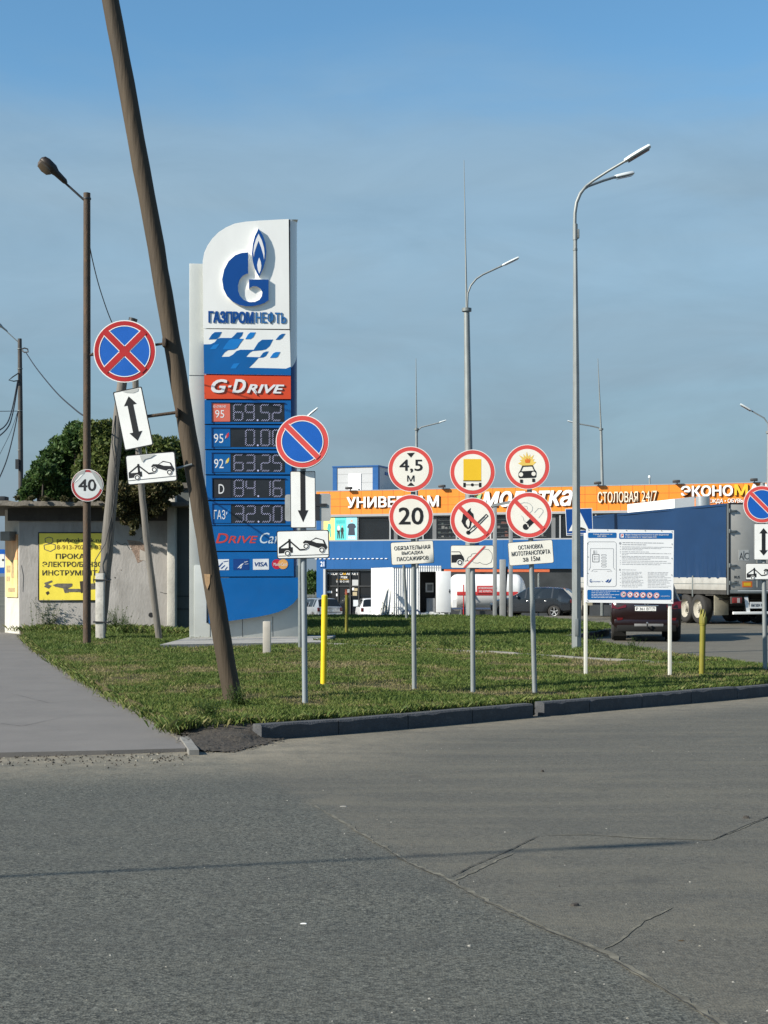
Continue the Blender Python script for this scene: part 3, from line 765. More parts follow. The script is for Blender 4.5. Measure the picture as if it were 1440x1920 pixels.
# wave panel
wp = MB()
wp.prism(U(C1([(200, 1092), (974, 1102), (985, 1508), (205, 1495)])), -.045, 0, PWHITE)
wv_ = [(200, 1230), (265, 1228), (300, 1210), (325, 1180), (350, 1172), (450, 1172), (475, 1150), (500, 1122), (556, 1120), (545, 1152), (520, 1178), (560, 1180), (530, 1222), (505, 1262), (470, 1278), (420, 1282), (390, 1302), (360, 1342), (430, 1340), (465, 1320), (495, 1290), (530, 1278), (650, 1278), (690, 1215), (725, 1188), (825, 1186), (795, 1245), (760, 1275), (720, 1284), (640, 1290), (615, 1305), (582, 1342), (705, 1345), (735, 1305), (765, 1293), (786, 1294), (760, 1335), (735, 1348), (695, 1350), (650, 1400), (608, 1440), (850, 1445), (940, 1448), (984, 1430), (985, 1508), (205, 1495)]
wp.prism(U(C1(wv_)), -.048, -.045, PBLUE)
for t_, m_ in (([(245, 1185), (275, 1140), (300, 1120), (362, 1118), (340, 1160), (315, 1182)], PBLUE), ([(575, 1182), (600, 1140), (620, 1122), (668, 1122), (645, 1165), (620, 1182)], TILEB),
               ([(848, 1188), (880, 1150), (905, 1135), (933, 1134), (905, 1174), (880, 1188)], PBLUE), ([(797, 1350), (825, 1310), (850, 1298), (888, 1298), (865, 1342), (845, 1350)], TILEB),
               ([(255, 1275), (290, 1235), (345, 1225), (310, 1272)], TILEB), ([(440, 1448), (470, 1405), (525, 1398), (490, 1447)], TILEB), ([(372, 1275), (400, 1230), (430, 1192), (452, 1182), (557, 1182), (528, 1220), (503, 1260), (470, 1277)], TILEB)):
    wp.prism(U(C1(t_)), -.051, -.045, m_)
wp.build('wave_panel', py_, smooth=0)
gd = MB()
gd.prism(U(C1([(205, 1506), (983, 1518), (984, 1722), (207, 1720)])), -.07, 0, GDRED)
gd.build('grade_panel', py_, smooth=0)
gl = MB()
LSH = mat('letter_shadow_side', (.30, .04, .02), .5)
for t_, a in (('G', (268, 412)), ('D', (458, 580))):
    x0, x1, z0_, z1_ = pbox(340 + a[0] / 4.8, 340 + a[1] / 4.8, 390 + 1545 / 4.8, 390 + 1668 / 4.8)
    text(gl, t_, x0, z0_, x1, z1_, -.072, TWHITE, .06, .28, .018, side=LSH)
x0, x1, z0_, z1_ = pbox(340 + 588 / 4.8, 340 + 925 / 4.8, 390 + 1592 / 4.8, 390 + 1672 / 4.8)
text(gl, 'RIVE', x0, z0_, x1, z1_, -.072, TWHITE, .07, .3, .018, side=LSH)
gl.prism(U(C1([(424, 1602), (452, 1600), (446, 1618), (420, 1620)])), -.1, -.072, TWHITE, LSH)
gl.prism(U(C1([(632, 1640), (655, 1640), (678, 1690)])), -.1, -.072, TWHITE, LSH)
gl.build('lettering', py_, smooth=0)
# price rows
DIG = {'0': 'abcdef', '1': 'bc', '2': 'abged', '3': 'abgcd', '4': 'fgbc', '5': 'afgcd', '6': 'afgecd', '8': 'abcdefg', '9': 'abcdfg', '.': '', ' ': ''}
def digit(mb, ch, x0, x1, z0, z1, y):
    w, h = x1 - x0, z1 - z0; t = .011
    P_ = {'a': ((x0 + .12 * w, z1), (x1 - .12 * w, z1)), 'g': ((x0 + .12 * w, (z0 + z1) / 2), (x1 - .12 * w, (z0 + z1) / 2)), 'd': ((x0 + .12 * w, z0), (x1 - .12 * w, z0)),
          'f': ((x0, (z0 + z1) / 2 + .05 * h), (x0, z1 - .06 * h)), 'b': ((x1, (z0 + z1) / 2 + .05 * h), (x1, z1 - .06 * h)), 'e': ((x0, z0 + .06 * h), (x0, (z0 + z1) / 2 - .05 * h)), 'c': ((x1, z0 + .06 * h), (x1, (z0 + z1) / 2 - .05 * h))}
    for s_ in DIG[ch]:
        a, b = P_[s_]; k = 7
        dx, dz = (b[0] - a[0]) / k, (b[1] - a[1]) / k
        for i in range(k + 1):
            q = .010 * (1 if i % 2 else -1)
            cx, cz = a[0] + dx * i + (q if abs(dz) > abs(dx) else 0), a[1] + dz * i + (q if abs(dx) > abs(dz) else 0)
            mb.prism([(cx - t / 1.5, cz - t / 1.5), (cx + t / 1.5, cz - t / 1.5), (cx + t / 1.5, cz + t / 1.5), (cx - t / 1.5, cz + t / 1.5)], y, y, LED)
rows_ = [('95', PINK, ' ', '69.52', 268, 478), ('95', PBLUE, 'r', ' 0.00', 480, 690), ('92', PBLUE, 'y', '63.25', 692, 903), ('D', GAP, '', '84.16', 905, 1118), ('ГАЗ', PBLUE, 'b', '32.50', 1122, 1333)]
for i, (fu, fm, lf, pr, ya, yb) in enumerate(rows_):
    k = i * 2
    rb = MB()
    rb.prism(U(C2([(195 + i * 4, ya + 3), (923 + k, ya + 6), (925 + k, yb - 5), (197 + i * 4, yb - 5)])), -.05, 0, PBLUE)
    rb.prism(U(C2([(195 + i * 4, yb - 5), (925 + k, yb - 5), (925 + k, yb + 3), (197 + i * 4, yb + 3)])), -.02, 0, GAP)
    row = rb.build('price_row', py_, smooth=0)
    dx = 2 * i
    db = MB(); ta, tb = ya + 27, yb - 22
    db.prism(U(C2([(255 + dx, ta), (866 + dx, ta + 3), (868 + dx, tb), (257 + dx, tb)])), -.054, -.05, LEDBG)
    # recessed rim of the display window
    for q in ([(250 + dx, ta - 5), (872 + dx, ta - 2), (872 + dx, ta + 3), (250 + dx, ta)], [(250 + dx, ta - 5), (256 + dx, ta - 5), (258 + dx, tb + 4), (252 + dx, tb + 4)]):
        db.prism(U(C2(q)), -.075, -.05, PBLUED)
    x0, x1, z0_, z1_ = pbox(340 + (442 + dx) / 4.5, 340 + (838 + dx) / 4.5, 690 + (ta + 17) / 4.5, 690 + (tb - 14) / 4.5)
    w = (x1 - x0)
    for ch, a, b in zip([pr[0], pr[1], pr[3], pr[4]], (0, .25, .575, .825), (.185, .43, .755, 1.0)):
        digit(db, ch, x0 + a * w, x0 + b * w, z0_, z1_, -.058)
    db.prism(circ(x0 + .505 * w, z0_, .022, 8), -.058, -.058, LED)
    db.build('price_display', row, smooth=0)
    fb = MB()
    fb.prism(U(C2([(257 + dx, ta + 3), (410 + dx, ta + 4), (411 + dx, tb - 2), (259 + dx, tb - 2)])), -.060, -.054, fm)
    tx = {'95': (285, 362), '92': (272, 352), 'D': (308, 355), 'ГАЗ': (266, 362)}[fu]
    if i == 1: tx = (272, 352)
    hh = (88, 22) if i == 0 else (62, 40)
    x0, x1, z0_, z1_ = pbox(340 + (tx[0] + dx) / 4.5, 340 + (tx[1] + dx) / 4.5, 690 + (ta + (62 if i == 0 else 50)) / 4.5, 690 + (tb - 34) / 4.5)
    text(fb, fu, x0, z0_, x1, z1_, -.063, TWHITE, .0)
    if i == 0:
        x0, x1, z0_, z1_ = pbox(340 + 268 / 4.5, 340 + 378 / 4.5, 690 + (ta + 22) / 4.5, 690 + (ta + 42) / 4.5)
        text(fb, 'G-DRIVE', x0, z0_, x1, z1_, -.063, TWHITE, .0, .25)
    if lf.strip():
        m_ = {'r': mat('flame_red', (.6, .03, .05), .5), 'y': mat('flame_yellow', (.75, .55, .08), .5), 'b': TILEB}[lf]
        fb.prism(U(C2([(368 + dx, ta + 92), (372 + dx, ta + 65), (385 + dx, ta + 48), (399 + dx, ta + 38), (398 + dx, ta + 62), (390 + dx, ta + 80)])), -.064, -.06, m_)
        fb.prism(U(C2([(368 + dx, ta + 95), (371 + dx, ta + 72), (378 + dx, ta + 62), (376 + dx, ta + 80)])), -.066, -.06, TWHITE)
    fb.build('fuel_grade_tag', row, smooth=0)
cf = MB()
cf.prism(U(C3([(210, 165), (940, 167), (945, 372), (262, 374)])), -.05, 0, PBLUE); cf.prism(U(C3([(262, 374), (945, 372), (945, 380), (262, 382)])), -.02, 0, GAP)
cfo = cf.build('cafe_panel', py_, smooth=0)
t_ = MB(); CAFR = mat('cafe_red', (.55, .06, .05), .4)
x0, x1, z0_, z1_ = pbox(404.5, 428, 1000, 1018.5); text(t_, 'D', x0, z0_, x1, z1_, -.053, CAFR, .03, .25)
x0, x1, z0_, z1_ = pbox(428, 483, 1005, 1018.5); text(t_, 'RIVE', x0, z0_, x1, z1_, -.053, CAFR, .03, .25)
x0, x1, z0_, z1_ = pbox(487, 533, 999, 1019); text(t_, 'Café', x0, z0_, x1, z1_, -.053, mat('letter_pale', (.6, .7, .76), .4), .0, .35)
t_.build('lettering', cfo, smooth=0)
cd = MB()
cd.prism(U(C3([(262, 384), (946, 382), (948, 588), (268, 590)])), -.05, 0, PBLUE); cd.prism(U(C3([(268, 590), (940, 588), (940, 597), (268, 599)])), -.02, 0, GAP)
cdo = cd.build('payment_panel', py_, smooth=0)
c_ = MB(); CW = mat('card_white', (.72, .74, .76), .4); CB = mat('card_navy', (.006, .05, .22), .4)
c_.prism(U(C3([(275, 445), (401, 443), (402, 535), (276, 536)])), -.054, -.05, CW)
for q in ([(312, 505), (345, 470), (352, 474), (320, 512)], [(330, 520), (365, 492), (370, 497), (340, 525)], [(355, 462), (395, 456), (395, 462), (356, 468)], [(365, 530), (385, 505), (390, 512), (372, 534)]): c_.prism(U(C3(q)), -.057, -.054, CB)
c_.prism(U(C3([(437, 441), (570, 440), (571, 532), (438, 534)])), -.054, -.05, CB)
for q in ([(470, 522), (500, 488), (528, 474), (515, 492), (490, 512)], [(490, 518), (512, 500), (506, 518), (500, 522)], [(530, 466), (560, 460), (560, 464), (532, 472)], [(535, 484), (565, 481), (565, 484), (536, 487)]): c_.prism(U(C3(q)), -.057, -.054, CW)
c_.prism(U(C3([(603, 442), (737, 440), (738, 531), (604, 533)])), -.054, -.05, CW)
x0, x1, z0_, z1_ = pbox(477, 501, 1054, 1062); text(c_, 'VISA', x0, z0_, x1, z1_, -.057, CB, .03, .2)
a, b = pp.uv(518.9, 1057.8), pp.uv(530.4, 1057.8)
c_.prism(circ(a[0], a[1], .118, 24), -.054, -.05, mat('mc_red', (.5, .02, .05), .4)); c_.prism(circ(b[0], b[1], .118, 24), -.057, -.05, mat('mc_amber', (.7, .35, .10), .4))
x0, x1, z0_, z1_ = pbox(512.5, 537.5, 1055, 1061); text(c_, 'MasterCard', x0, z0_, x1, z1_, -.060, TWHITE, .0, .1)
c_.build('card_stickers', cdo, smooth=0)
lb = MB()
lb.prism(U(C3([(268, 600), (942, 598), (1000, 600), (1004, 700), (985, 765), (945, 815), (890, 855), (820, 888), (740, 910), (640, 930), (520, 948), (400, 965), (232, 985), (222, 600)])), -.05, 0, PBLUE)
lb.build('lower_panel', py_, smooth=0)
cb = MB()
a, b = pp.uv(355, 492), pp.uv(383, 1197)
zt = pp.uv(360, 491)[1]
cb.box(a[0], b[0] + .02, .18, .95, 0, zt, PGREYC, .012)
za = pp.uv(360, 702)[1]
cb.box(a[0] - .004, b[0], .176, .18, za - .006, za + .006, GAP)
cb.build('grey_column', py_, smooth=30)
bs = MB()
e = pp.uv(561, 1190)[0]; l_ = pp.uv(364, 1190)[0]
bs.box(l_, e, .14, .98, 0, pp.uv(450, 1060)[1], PGREYC, .01)
for pxx in (394, 455, 512): u_ = pp.uv(pxx, 1190)[0]; bs.box(u_ - .005, u_ + .005, .134, .139, .02, .55, GAP)
bs.build('plinth', py_, smooth=30)
gp = MB(); u_ = pp.uv(542.5, 500)[0]
gp.box(u_ - .012, u_ + .012, -.04, .05, pp.uv(542, 616)[1], pp.uv(542, 411)[1] - .02, GAP)
za = pp.uv(460, 617)[1]; gp.box(.0, uR, -.03, .01, za - .02, za + .02, GAP)
gp.build('panel_joints', py_, smooth=0)
lr = MB(); u_, z_ = pp.uv(457, 417); lr.tube([(u_, .4, z_ - .03), (u_, .4, z_ + .05), (u_ + .03, .4, z_ + .09), (u_ + .06, .4, z_ + .05)], .01, DARKM, 6)
lr.build('lifting_hook', py_)
sl_ = MB(); a, b, c, d = G(300, 1213, .15), G(352, 1205, .15), G(600, 1201, .15), G(604, 1208, .15)
vs = [a, d, c + Vector((.3, 2.0, 0)), b + Vector((-.2, 2.2, 0))]
vs = [(v.x, v.y, .20) for v in vs] + [(v.x, v.y, .0) for v in vs]
sl_.add(vs, [(0, 1, 2, 3), (0, 4, 5, 1), (1, 5, 6, 2), (2, 6, 7, 3), (3, 7, 4, 0)], CONC)
o = sl_.build('concrete_slab', smooth=0); solid(o.data); struct(o)

# ================================================ ROAD SIGNS
KY = .0016
class Plate:
    """flat sign face: draws in its own units (u right, v up) about a centre, layer upon layer"""
    def __init__(s, mb, cx, cz, sc, rot, y):
        s.mb, s.cx, s.cz, s.sc, s.c, s.s, s.y, s.rot = mb, cx, cz, sc, math.cos(rot), math.sin(rot), y, rot
    def t(s, l): return [(s.cx + s.sc * (a * s.c - b * s.s), s.cz + s.sc * (a * s.s + b * s.c)) for a, b in l]
    def up(s): s.y -= KY
    def poly(s, l, m): s.mb.prism(s.t(l), s.y, s.y, m)
    def line(s, l, w, m, close=False):
        l = list(l) + ([l[0]] if close else [])
        for a, b in zip(l, l[1:]):
            s.poly(seg(a, b, w), m)
        for a in l[1:-1]: s.poly(circ(a[0], a[1], w / 2, 8), m)
    def text(s, tx, x0, z0, x1, z1, m, bold=0, shear=0):
        cx, cz = (x0 + x1) / 2, (z0 + z1) / 2; (X, Z), = s.t([(cx, cz)]); w, h = (x1 - x0) * s.sc / 2, (z1 - z0) * s.sc / 2
        text(s.mb, tx, X - w, Z - h, X + w, Z + h, s.y, m, bold, shear, 0, s.rot)
def disc_plate(mb, cx, cz, r, y, rim, face, back=None, thick=.012, inner=.80):
    mb.prism(circ(cx, cz, r, 48), y - thick, y, WHITE if rim is not WHITE else WHITE, back or BACK)
    p = Plate(mb, cx, cz, r, 0, y - thick - KY)
    p.poly(circ(0, 0, .97, 48), rim); p.up(); p.poly(circ(0, 0, inner, 48), face); p.up(); return p
def rect_plate(mb, cx, cz, w, h, rot, y, face=WHITE, thick=.012, border=True, bw=.035):
    """units: half width = 1"""
    sc = w / 2; a = h / w
    p = Plate(mb, cx, cz, sc, rot, y)
    mb.prism(p.t(rrect(-1, -a, 1, a, .09)), y - thick, y, BLACK if border else face, BACK)
    p.y = y - thick - KY
    if border: p.poly(rrect(-1 + bw, -a + bw, 1 - bw, a - bw, .07), face); p.up()
    return p, a
SLASH = [(-.62, .50), (-.50, .62), (.62, -.50), (.50, -.62)]
def ring_over(p, m, r0=.80, r1=.97): p.mb.ring(p.cx, p.cz, r0 * p.sc, r1 * p.sc, p.y, m, 48)
def slash_bar(p, m, w=.17):
    p.poly(seg((-.62, .62), (.62, -.62), w), m)
def k_noparking(p, red):
    # white outline, then the red bar and rim over it
    p.poly(seg((-.585, .585), (.585, -.585), .26), WHITE); p.up()
    p.poly(seg((-.59, .59), (.59, -.59), .20), red); p.mb.ring(p.cx, p.cz, .765 * p.sc, .795 * p.sc, p.y, WHITE, 48); p.up()
    p.poly(seg((-.60, .60), (.60, -.60), .19), red)
def k_nostop(p, red):
    for a in (-1, 1): p.poly(seg((-.585, .585 * a), (.585, -.585 * a), .25), WHITE)
    p.up(); p.mb.ring(p.cx, p.cz, .80 * p.sc, .825 * p.sc, p.y, WHITE, 48)
    for i, a in enumerate((-1, 1)):
        p.up(); p.poly(seg((-.63, .63 * a), (.63, -.63 * a), .20), red)
def k_tow(p, a):
    s_ = lambda l: [((x - 1027) / 217, (317 - z) / 217) for x, z in l]
    p.poly(s_([(825, 345), (905, 345), (910, 338), (942, 338), (942, 383), (825, 388)]), BLACK)
    p.poly(s_([(907, 270), (925, 270), (926, 345), (908, 345)]), BLACK)
    p.line(s_([(828, 345), (916, 283)]), .055, BLACK); p.up()
    p.line(s_([(916, 285), (1000, 361), (1056, 358)]), .055, BLACK)
    p.poly(s_([(1026, 302), (1045, 283), (1090, 288), (1135, 262), (1200, 282), (1212, 310), (1228, 342), (1216, 362), (1150, 347), (1085, 324), (1038, 316)]), BLACK)
    p.poly(s_([(818, 407), (1235, 401), (1235, 405), (818, 411)]), BLACK); p.up()
    p.poly(s_([(1100, 289), (1137, 272), (1190, 287), (1202, 313), (1140, 306)]), WHITE)
    for x, z in ((897, 388), (1052, 332), (1182, 366)):
        c, = s_([(x, z)]); p.poly(circ(*c, .118, 20), WHITE)
    p.up()
    for x, z in ((897, 388), (1052, 332), (1182, 366)):
        c, = s_([(x, z)]); p.mb.ring(*p.t([c])[0], .062 * p.sc, .098 * p.sc, p.y, BLACK, 20)
def k_arrow2(p, a):
    w, hd, l, hl = .20, .45, a * .76, a * .30
    p.poly([(-w, -l + hl), (-hd, -l + hl), (0, -l), (hd, -l + hl), (w, -l + hl), (w, l - hl), (hd, l - hl), (0, l), (-hd, l - hl), (-w, l - hl)], BLACK)
def k_arrow1(p, a):
    w, hd = .20, .42
    p.poly([(-w, a - .04), (-w, -a * .38), (-hd, -a * .38), (0, -a * .80), (hd, -a * .38), (w, -a * .38), (w, a - .04)], BLACK)
def k_height(p):
    p.text('4,5', -.50, -.16, .52, .42, BLACK, .022); p.text('М', -.16, -.55, .16, -.28, BLACK, .02)
    p.poly([(-.18, .70), (.18, .72), (.01, .50)], BLACK); p.poly([(-.16, -.74), (.18, -.74), (.01, -.58)], BLACK)
def k_20(p): p.text('20', -.56, -.36, .56, .42, BLACK, .03)
def k_truck(p):
    p.poly([(-.40, -.36), (.38, -.36), (.38, .58), (-.40, .58)], YEL); p.poly([(-.41, -.40), (.39, -.40), (.39, -.36), (-.41, -.36)], BLACK)
    for x in (-.355, .335): p.poly([(x - .055, -.66), (x + .055, -.66), (x + .055, -.46), (x - .055, -.46)], BLACK)
    p.poly([(-.36, -.57), (.34, -.57), (.34, -.54), (-.36, -.54)], BLACK); p.poly(circ(-.01, -.555, .07, 16), BLACK)
def k_explode(p):
    st = []
    for i in range(9):
        a = R(8 + 172 * i / 8); L_ = (.40, .36, .46, .40, .50, .44, .52, .38, .42)[i]; st += [(L_ * math.cos(a), .16 + L_ * 1.05 * math.sin(a)), (.27 * math.cos(a + .15), .16 + .30 * math.sin(a + .15))]
    p.poly(st[:-1] + [(-.22, .04), (.22, .04)], mat('blast_pale_yellow', (.80, .56, .12), .5, var=.15, scale=4)); p.up()
    p.poly([(-.09, .18), (-.12, .36), (-.05, .30), (-.03, .42), (.02, .31), (.09, .40), (.08, .30), (.14, .35), (.10, .18)], ORG)
    p.line([(-.31, -.20), (-.21, .03), (.22, .05), (.33, -.20)], .05, BLACK)
    p.poly([(-.35, -.20), (.37, -.16), (.40, -.25), (.39, -.44), (.34, -.48), (-.36, -.50), (-.40, -.45), (-.40, -.28)], BLACK); p.up()
    for x, z in ((-.285, -.34), (.275, -.31)): p.poly(circ(x, z, .095, 16), CREAM)
    for x, z in ((-.27, -.62), (.27, -.58)): p.poly([(x - .06, z - .09), (x + .06, z - .09), (x + .06, z + .06), (x - .06, z + .06)], BLACK)
def k_match(p, red):
    q = lambda l: [((x - 388) / 190, (706 - z) / 190) for x, z in l]
    p.poly(q([(372, 600), (368, 625), (380, 640), (392, 650), (398, 690), (380, 720), (368, 770), (345, 780), (318, 760), (292, 715), (300, 690), (305, 650), (320, 655), (325, 670), (345, 625)]), BLACK); p.up()
    p.poly(q([(350, 690), (362, 715), (360, 745), (350, 768), (330, 735), (332, 712)]), CREAM)
    p.line(q([(352, 800), (380, 768), (500, 655), (514, 668), (398, 785), (362, 812)]), .035, BLACK, True); p.poly(circ(*q([(349, 808)])[0], .09, 16), BLACK)
    p.line(q([(395, 768), (490, 675)]), .02, BLACK); p.up()
    slash_bar(p, red)
def k_cig(p, red):
    q = lambda l: [((x - 470) / 325, (1142 - z) / 325) for x, z in l]
    GL = mat('sign_line_grey', (.42, .45, .45), .5, var=0)
    p.line(q([(350, 980), (400, 966), (450, 970), (490, 990), (520, 1030), (515, 1080), (480, 1110)]), .022, GL); p.line(q([(400, 1015), (440, 1020), (448, 1060)]), .02, GL)
    p.line(q([(360, 1150), (385, 1175), (395, 1215), (420, 1240)]), .02, GL); p.line(q([(545, 1110), (600, 1050), (640, 1048), (668, 1075), (668, 1100), (605, 1185)]), .022, GL)
    p.poly(q([(425, 1250), (482, 1195), (540, 1250), (470, 1315), (440, 1280)]), BLACK); p.poly(circ(*q([(425, 1308)])[0], .135, 20), BLACK); p.up()
    p.line(q([(420, 1258), (450, 1272), (462, 1312)]), .045, CREAM); p.up()
    slash_bar(p, red)
def k_exhaust(p, a, red):
    q = lambda l: [((x - 382) / 183, (1008 - z) / 183) for x, z in l]
    p.line(q([(206, 966), (275, 966), (290, 990)]), .03, BLACK); p.poly(q([(206, 992), (290, 988), (305, 1005), (315, 1030), (305, 1055), (206, 1058)]), BLACK)
    p.line(q([(318, 1045), (345, 1040)]), .025, BLACK)
    p.line(q([(352, 1048), (338, 1030), (350, 1010), (370, 1005), (378, 985), (410, 978), (430, 985), (445, 965), (480, 942), (520, 948), (548, 980), (552, 1020), (540, 1055), (505, 1073), (470, 1070), (445, 1055), (430, 1062), (400, 1060), (380, 1045), (352, 1048)]), .016, BLACK); p.up()
    p.poly(circ(*q([(277, 1057)])[0], .15, 20), WHITE); p.up(); c = q([(277, 1057)])[0]; p.mb.ring(*p.t([c])[0], .07 * p.sc, .115 * p.sc, p.y, BLACK, 20)
    p.poly(q([(480, 918), (495, 918), (322, 1102), (302, 1102)]), red)
def k_lines(p, a, lines):
    for tx, x0, z0, x1, z1 in lines: p.text(tx, x0, z0, x1, z1, BLACK, .015)

def post(mb, r, h, lean=0.0, m=GALV, rt=None):
    mb.tube([(0, 0, -.1), (lean * .5, 0, h * .5), (lean, 0, h)], [r, r, rt or r], m, 14)
def clamp(mb, x, z, w=.09): mb.box(x - w, x + w, -.035, -.008, z - .018, z + .018, GALVD)
def sign_post(name, label, bpx, bpy_, top, parts, r, lean=0, group=None, m=GALV, zb=LZ, yaw=0):
    """parts: (part name, builder(mb, u, z, k)) with u, z in metres from pixel and k metres per pixel"""
    b = G(bpx, bpy_, zb); k = b.y / F
    t = thing(name, label, 'road sign', b, yaw, group)
    fu = lambda px, py: ((px - bpx) * k, (bpy_ - py) * k)
    mb = MB(); post(mb, r, (bpy_ - top) * k, lean * k, m)
    mb.build('pole', t)
    for nm, fn in parts:
        mb = MB(); fn(mb, fu, k); mb.build(nm, t, smooth=25)
    return t
def disc(px, py, rpx, kind, rim=RED, face=CREAM, inner=.80, thick=.012, args=()):
    def f(mb, fu, k):
        u, z = fu(px, py); p = disc_plate(mb, u, z, rpx * k, -.045, rim, face, thick=thick, inner=inner)
        kind(p, *args); clamp(mb, u, z + .12); clamp(mb, u, z - .12)
    return f
def rect(px, py, w, h, rot, kind, face=WHITE, args=(), bw=.035):
    def f(mb, fu, k):
        u, z = fu(px, py); p, a = rect_plate(mb, u, z, w * k, h * k, R(rot), -.045, face, bw=bw)
        kind(p, a, *args); clamp(mb, u, z)
    return f
sign_post('sign_post', 'no parking sign with a down arrow plate and tow truck plate beside the yellow post', 572, 1318, 840,
          [('round_sign', disc(568, 830, 49.5, k_noparking, RED, SBLUE, .77, .10, (RED,))), ('arrow_plate', rect(568.5, 937, 47, 106, .5, k_arrow1, bw=.05)), ('tow_plate', rect(568.5, 1021, 98, 53, 1.2, k_tow))], .034, -4, m=PGREY)
TR = 'prohibition signs on three grey posts'
sign_post('sign_post', 'height limit 4,5 sign above a 20 sign and a passenger drop off text plate', 777, 1292, 850,
          [('round_sign', disc(770, 880, 42.5, k_height)), ('round_sign', disc(770.5, 969, 41.5, k_20)),
           ('text_plate', rect(773, 1036.5, 80, 42.5, 3, k_lines, CREAM, ([('ОБЯЗАТЕЛЬНАЯ', -.84, .15, .84, .34), ('ВЫСАДКА', -.50, -.10, .50, .08), ('ПАССАЖИРОВ', -.74, -.36, .74, -.17)],), .02))], .033, -3, TR)
sign_post('sign_post', 'yellow truck sign above a crossed out match sign and an exhaust smoke plate', 887, 1298, 850,
          [('round_sign', disc(885.5, 886, 42.5, k_truck)), ('round_sign', disc(886, 976, 42.5, k_match, args=(RED,))), ('exhaust_plate', rect(885, 1044, 81, 43, 0, k_exhaust, CREAM, (RED,), .02))], .033, -2, TR)
sign_post('sign_post', 'exploding car sign above a crossed out cigarette sign and a motorcycle stop text plate', 1003, 1299, 850,
          [('round_sign', disc(988, 876, 42, k_explode)), ('round_sign', disc(991, 966, 43, k_cig, args=(RED,))),
           ('text_plate', rect(994.5, 1036.5, 84, 44, 4, k_lines, CREAM, ([('ОСТАНОВКА', -.55, .17, .55, .36), ('МОТОТРАНСПОРТА', -.86, -.10, .86, .10), ('за 15м', -.38, -.38, .38, -.16)],), .02))], .033, -12, TR)
sign_post('sign_post', 'no parking sign with a double arrow plate at the right edge by the lorry', 1435, 1256, 905,
          [('round_sign', disc(1427, 946, 35, k_noparking, RED, SBLUE, .77, args=(RED,))), ('arrow_plate', rect(1430, 1016, 36, 68, 0, k_arrow2, bw=.05)), ('tow_plate', rect(1430, 1072, 68, 32, 0, k_tow))], .036, -5, m=GALV)
# back of a sign beyond the front no-parking post
bD = 32.0; b = P(563, 1206, bD); b.z = LZ; k = bD / F
t = thing('sign_post', 'grey backs of two sign panels seen from behind right of the pylon', 'road sign', b, 0)
mb = MB(); post(mb, .045, (1206 - 915) * k, 0, GALVD); mb.build('pole', t)
mb = MB(); mb.prism(rrect((534 - 563) * k, (1206 - 966) * k, (594 - 563) * k, (1206 - 916) * k, .05), .05, .065, BACK); mb.build('sign_back', t, smooth=25)
mb = MB(); mb.prism(rrect((597 - 563) * k, (1206 - 966) * k, (620 - 563) * k, (1206 - 914) * k, .05), .05, .065, BACK); mb.box((589 - 563) * k, (599 - 563) * k, .03, .13, (1206 - 965) * k, (1206 - 915) * k, DARKM)
mb.box(0, (612 - 563) * k, .02, .05, (1206 - 938) * k, (1206 - 933) * k, DARKM); mb.build('sign_back', t, smooth=25)

# ---- leaning wooden pole with the three signs hung on it
WOOD = mat('brown_pole_wood', (.054, .038, .022), .8, var=.3, scale=6, dirt=.4, bump=.6, bscale=22, stretch=(1, 1, .10), dcol=(.03, .02, .012))
WOODG = mat('grey_pole_wood', (.135, .125, .11), .85, var=.28, scale=6, dirt=.45, bump=.6, bscale=22, stretch=(1, 1, .10), dcol=(.05, .045, .04))
CUT = mat('fresh_cut_wood', (.36, .23, .12), .8, var=.25, scale=20)
lb_ = G(437, 1314, LZ); kL = lb_.y / F
def leanpole(mb, pts, m, n=16, wob=.01):
    o = []; rs = []
    for (a, ra), (b, rb) in zip(pts, pts[1:]):
        for i in range(8):
            t_ = i / 8; p = Vector(a).lerp(Vector(b), t_); o.append(p + Vector((random.uniform(-wob, wob), random.uniform(-wob, wob), 0))); rs.append(ra + (rb - ra) * t_ + random.uniform(-.003, .003))
    o.append(Vector(pts[-1][0])); rs.append(pts[-1][1]); mb.tube(o, rs, m, n)
lt_ = thing('leaning_pole', 'thick brown wooden pole leaning left in the foreground grass', 'pole', lb_)
mb = MB()
tx = lambda px, py: ((px - 437) * kL, 0, (1314 - py) * kL)
leanpole(mb, [(tx(440, 1340), .118), (tx(437, 1314), .113), (tx(398, 1090), .112), (tx(345, 770), .108), (tx(285, 420), .106), (tx(207, 0), .103), (tx(170, -190), .098)], WOOD, wob=.004)
mb.build('trunk', lt_)
mb = MB(); c = Vector(tx(390, 1090))
mb.prism([(c.x - .035, c.z + .09), (c.x + .04, c.z + .085), (c.x + .035, c.z - .02), (c.x + .005, c.z - .10), (c.x - .02, c.z - .03)], -.118, -.10, CUT); mb.build('fresh_scar', lt_)
def hung(name, label, cpx, cpy, D, fn):
    """one sign on its own bracket, centred on the pixel"""
    c = P(cpx, cpy, D); t = thing(name, label, 'road sign', c); k = D / F
    fn(t, k); return t
HD = lb_.y - .17
def f1(t, k):
    mb = MB(); p = disc_plate(mb, 0, 0, 58.5 * k, 0, RED2, SBLUE, inner=.825); k_nostop(p, RED2); mb.build('sign_face', t, smooth=25)
    mb = MB(); RST = RUST
    mb.tube([(-66 * k, .03, -6 * k), (62 * k, .03, 14 * k), (76 * k, .03, 16 * k)], .016, RST, 8); mb.tube([(-55 * k, .012, -5 * k), (-62 * k, .01, -5 * k)], .02, RST, 6)
    mb.box(70 * k, 77 * k, .0, .2, 10 * k, 26 * k, RST, .004); mb.build('bracket', t)
hung('no_stopping_sign', 'big blue round no stopping sign with a red cross on the leaning pole', 234, 659, HD, f1)
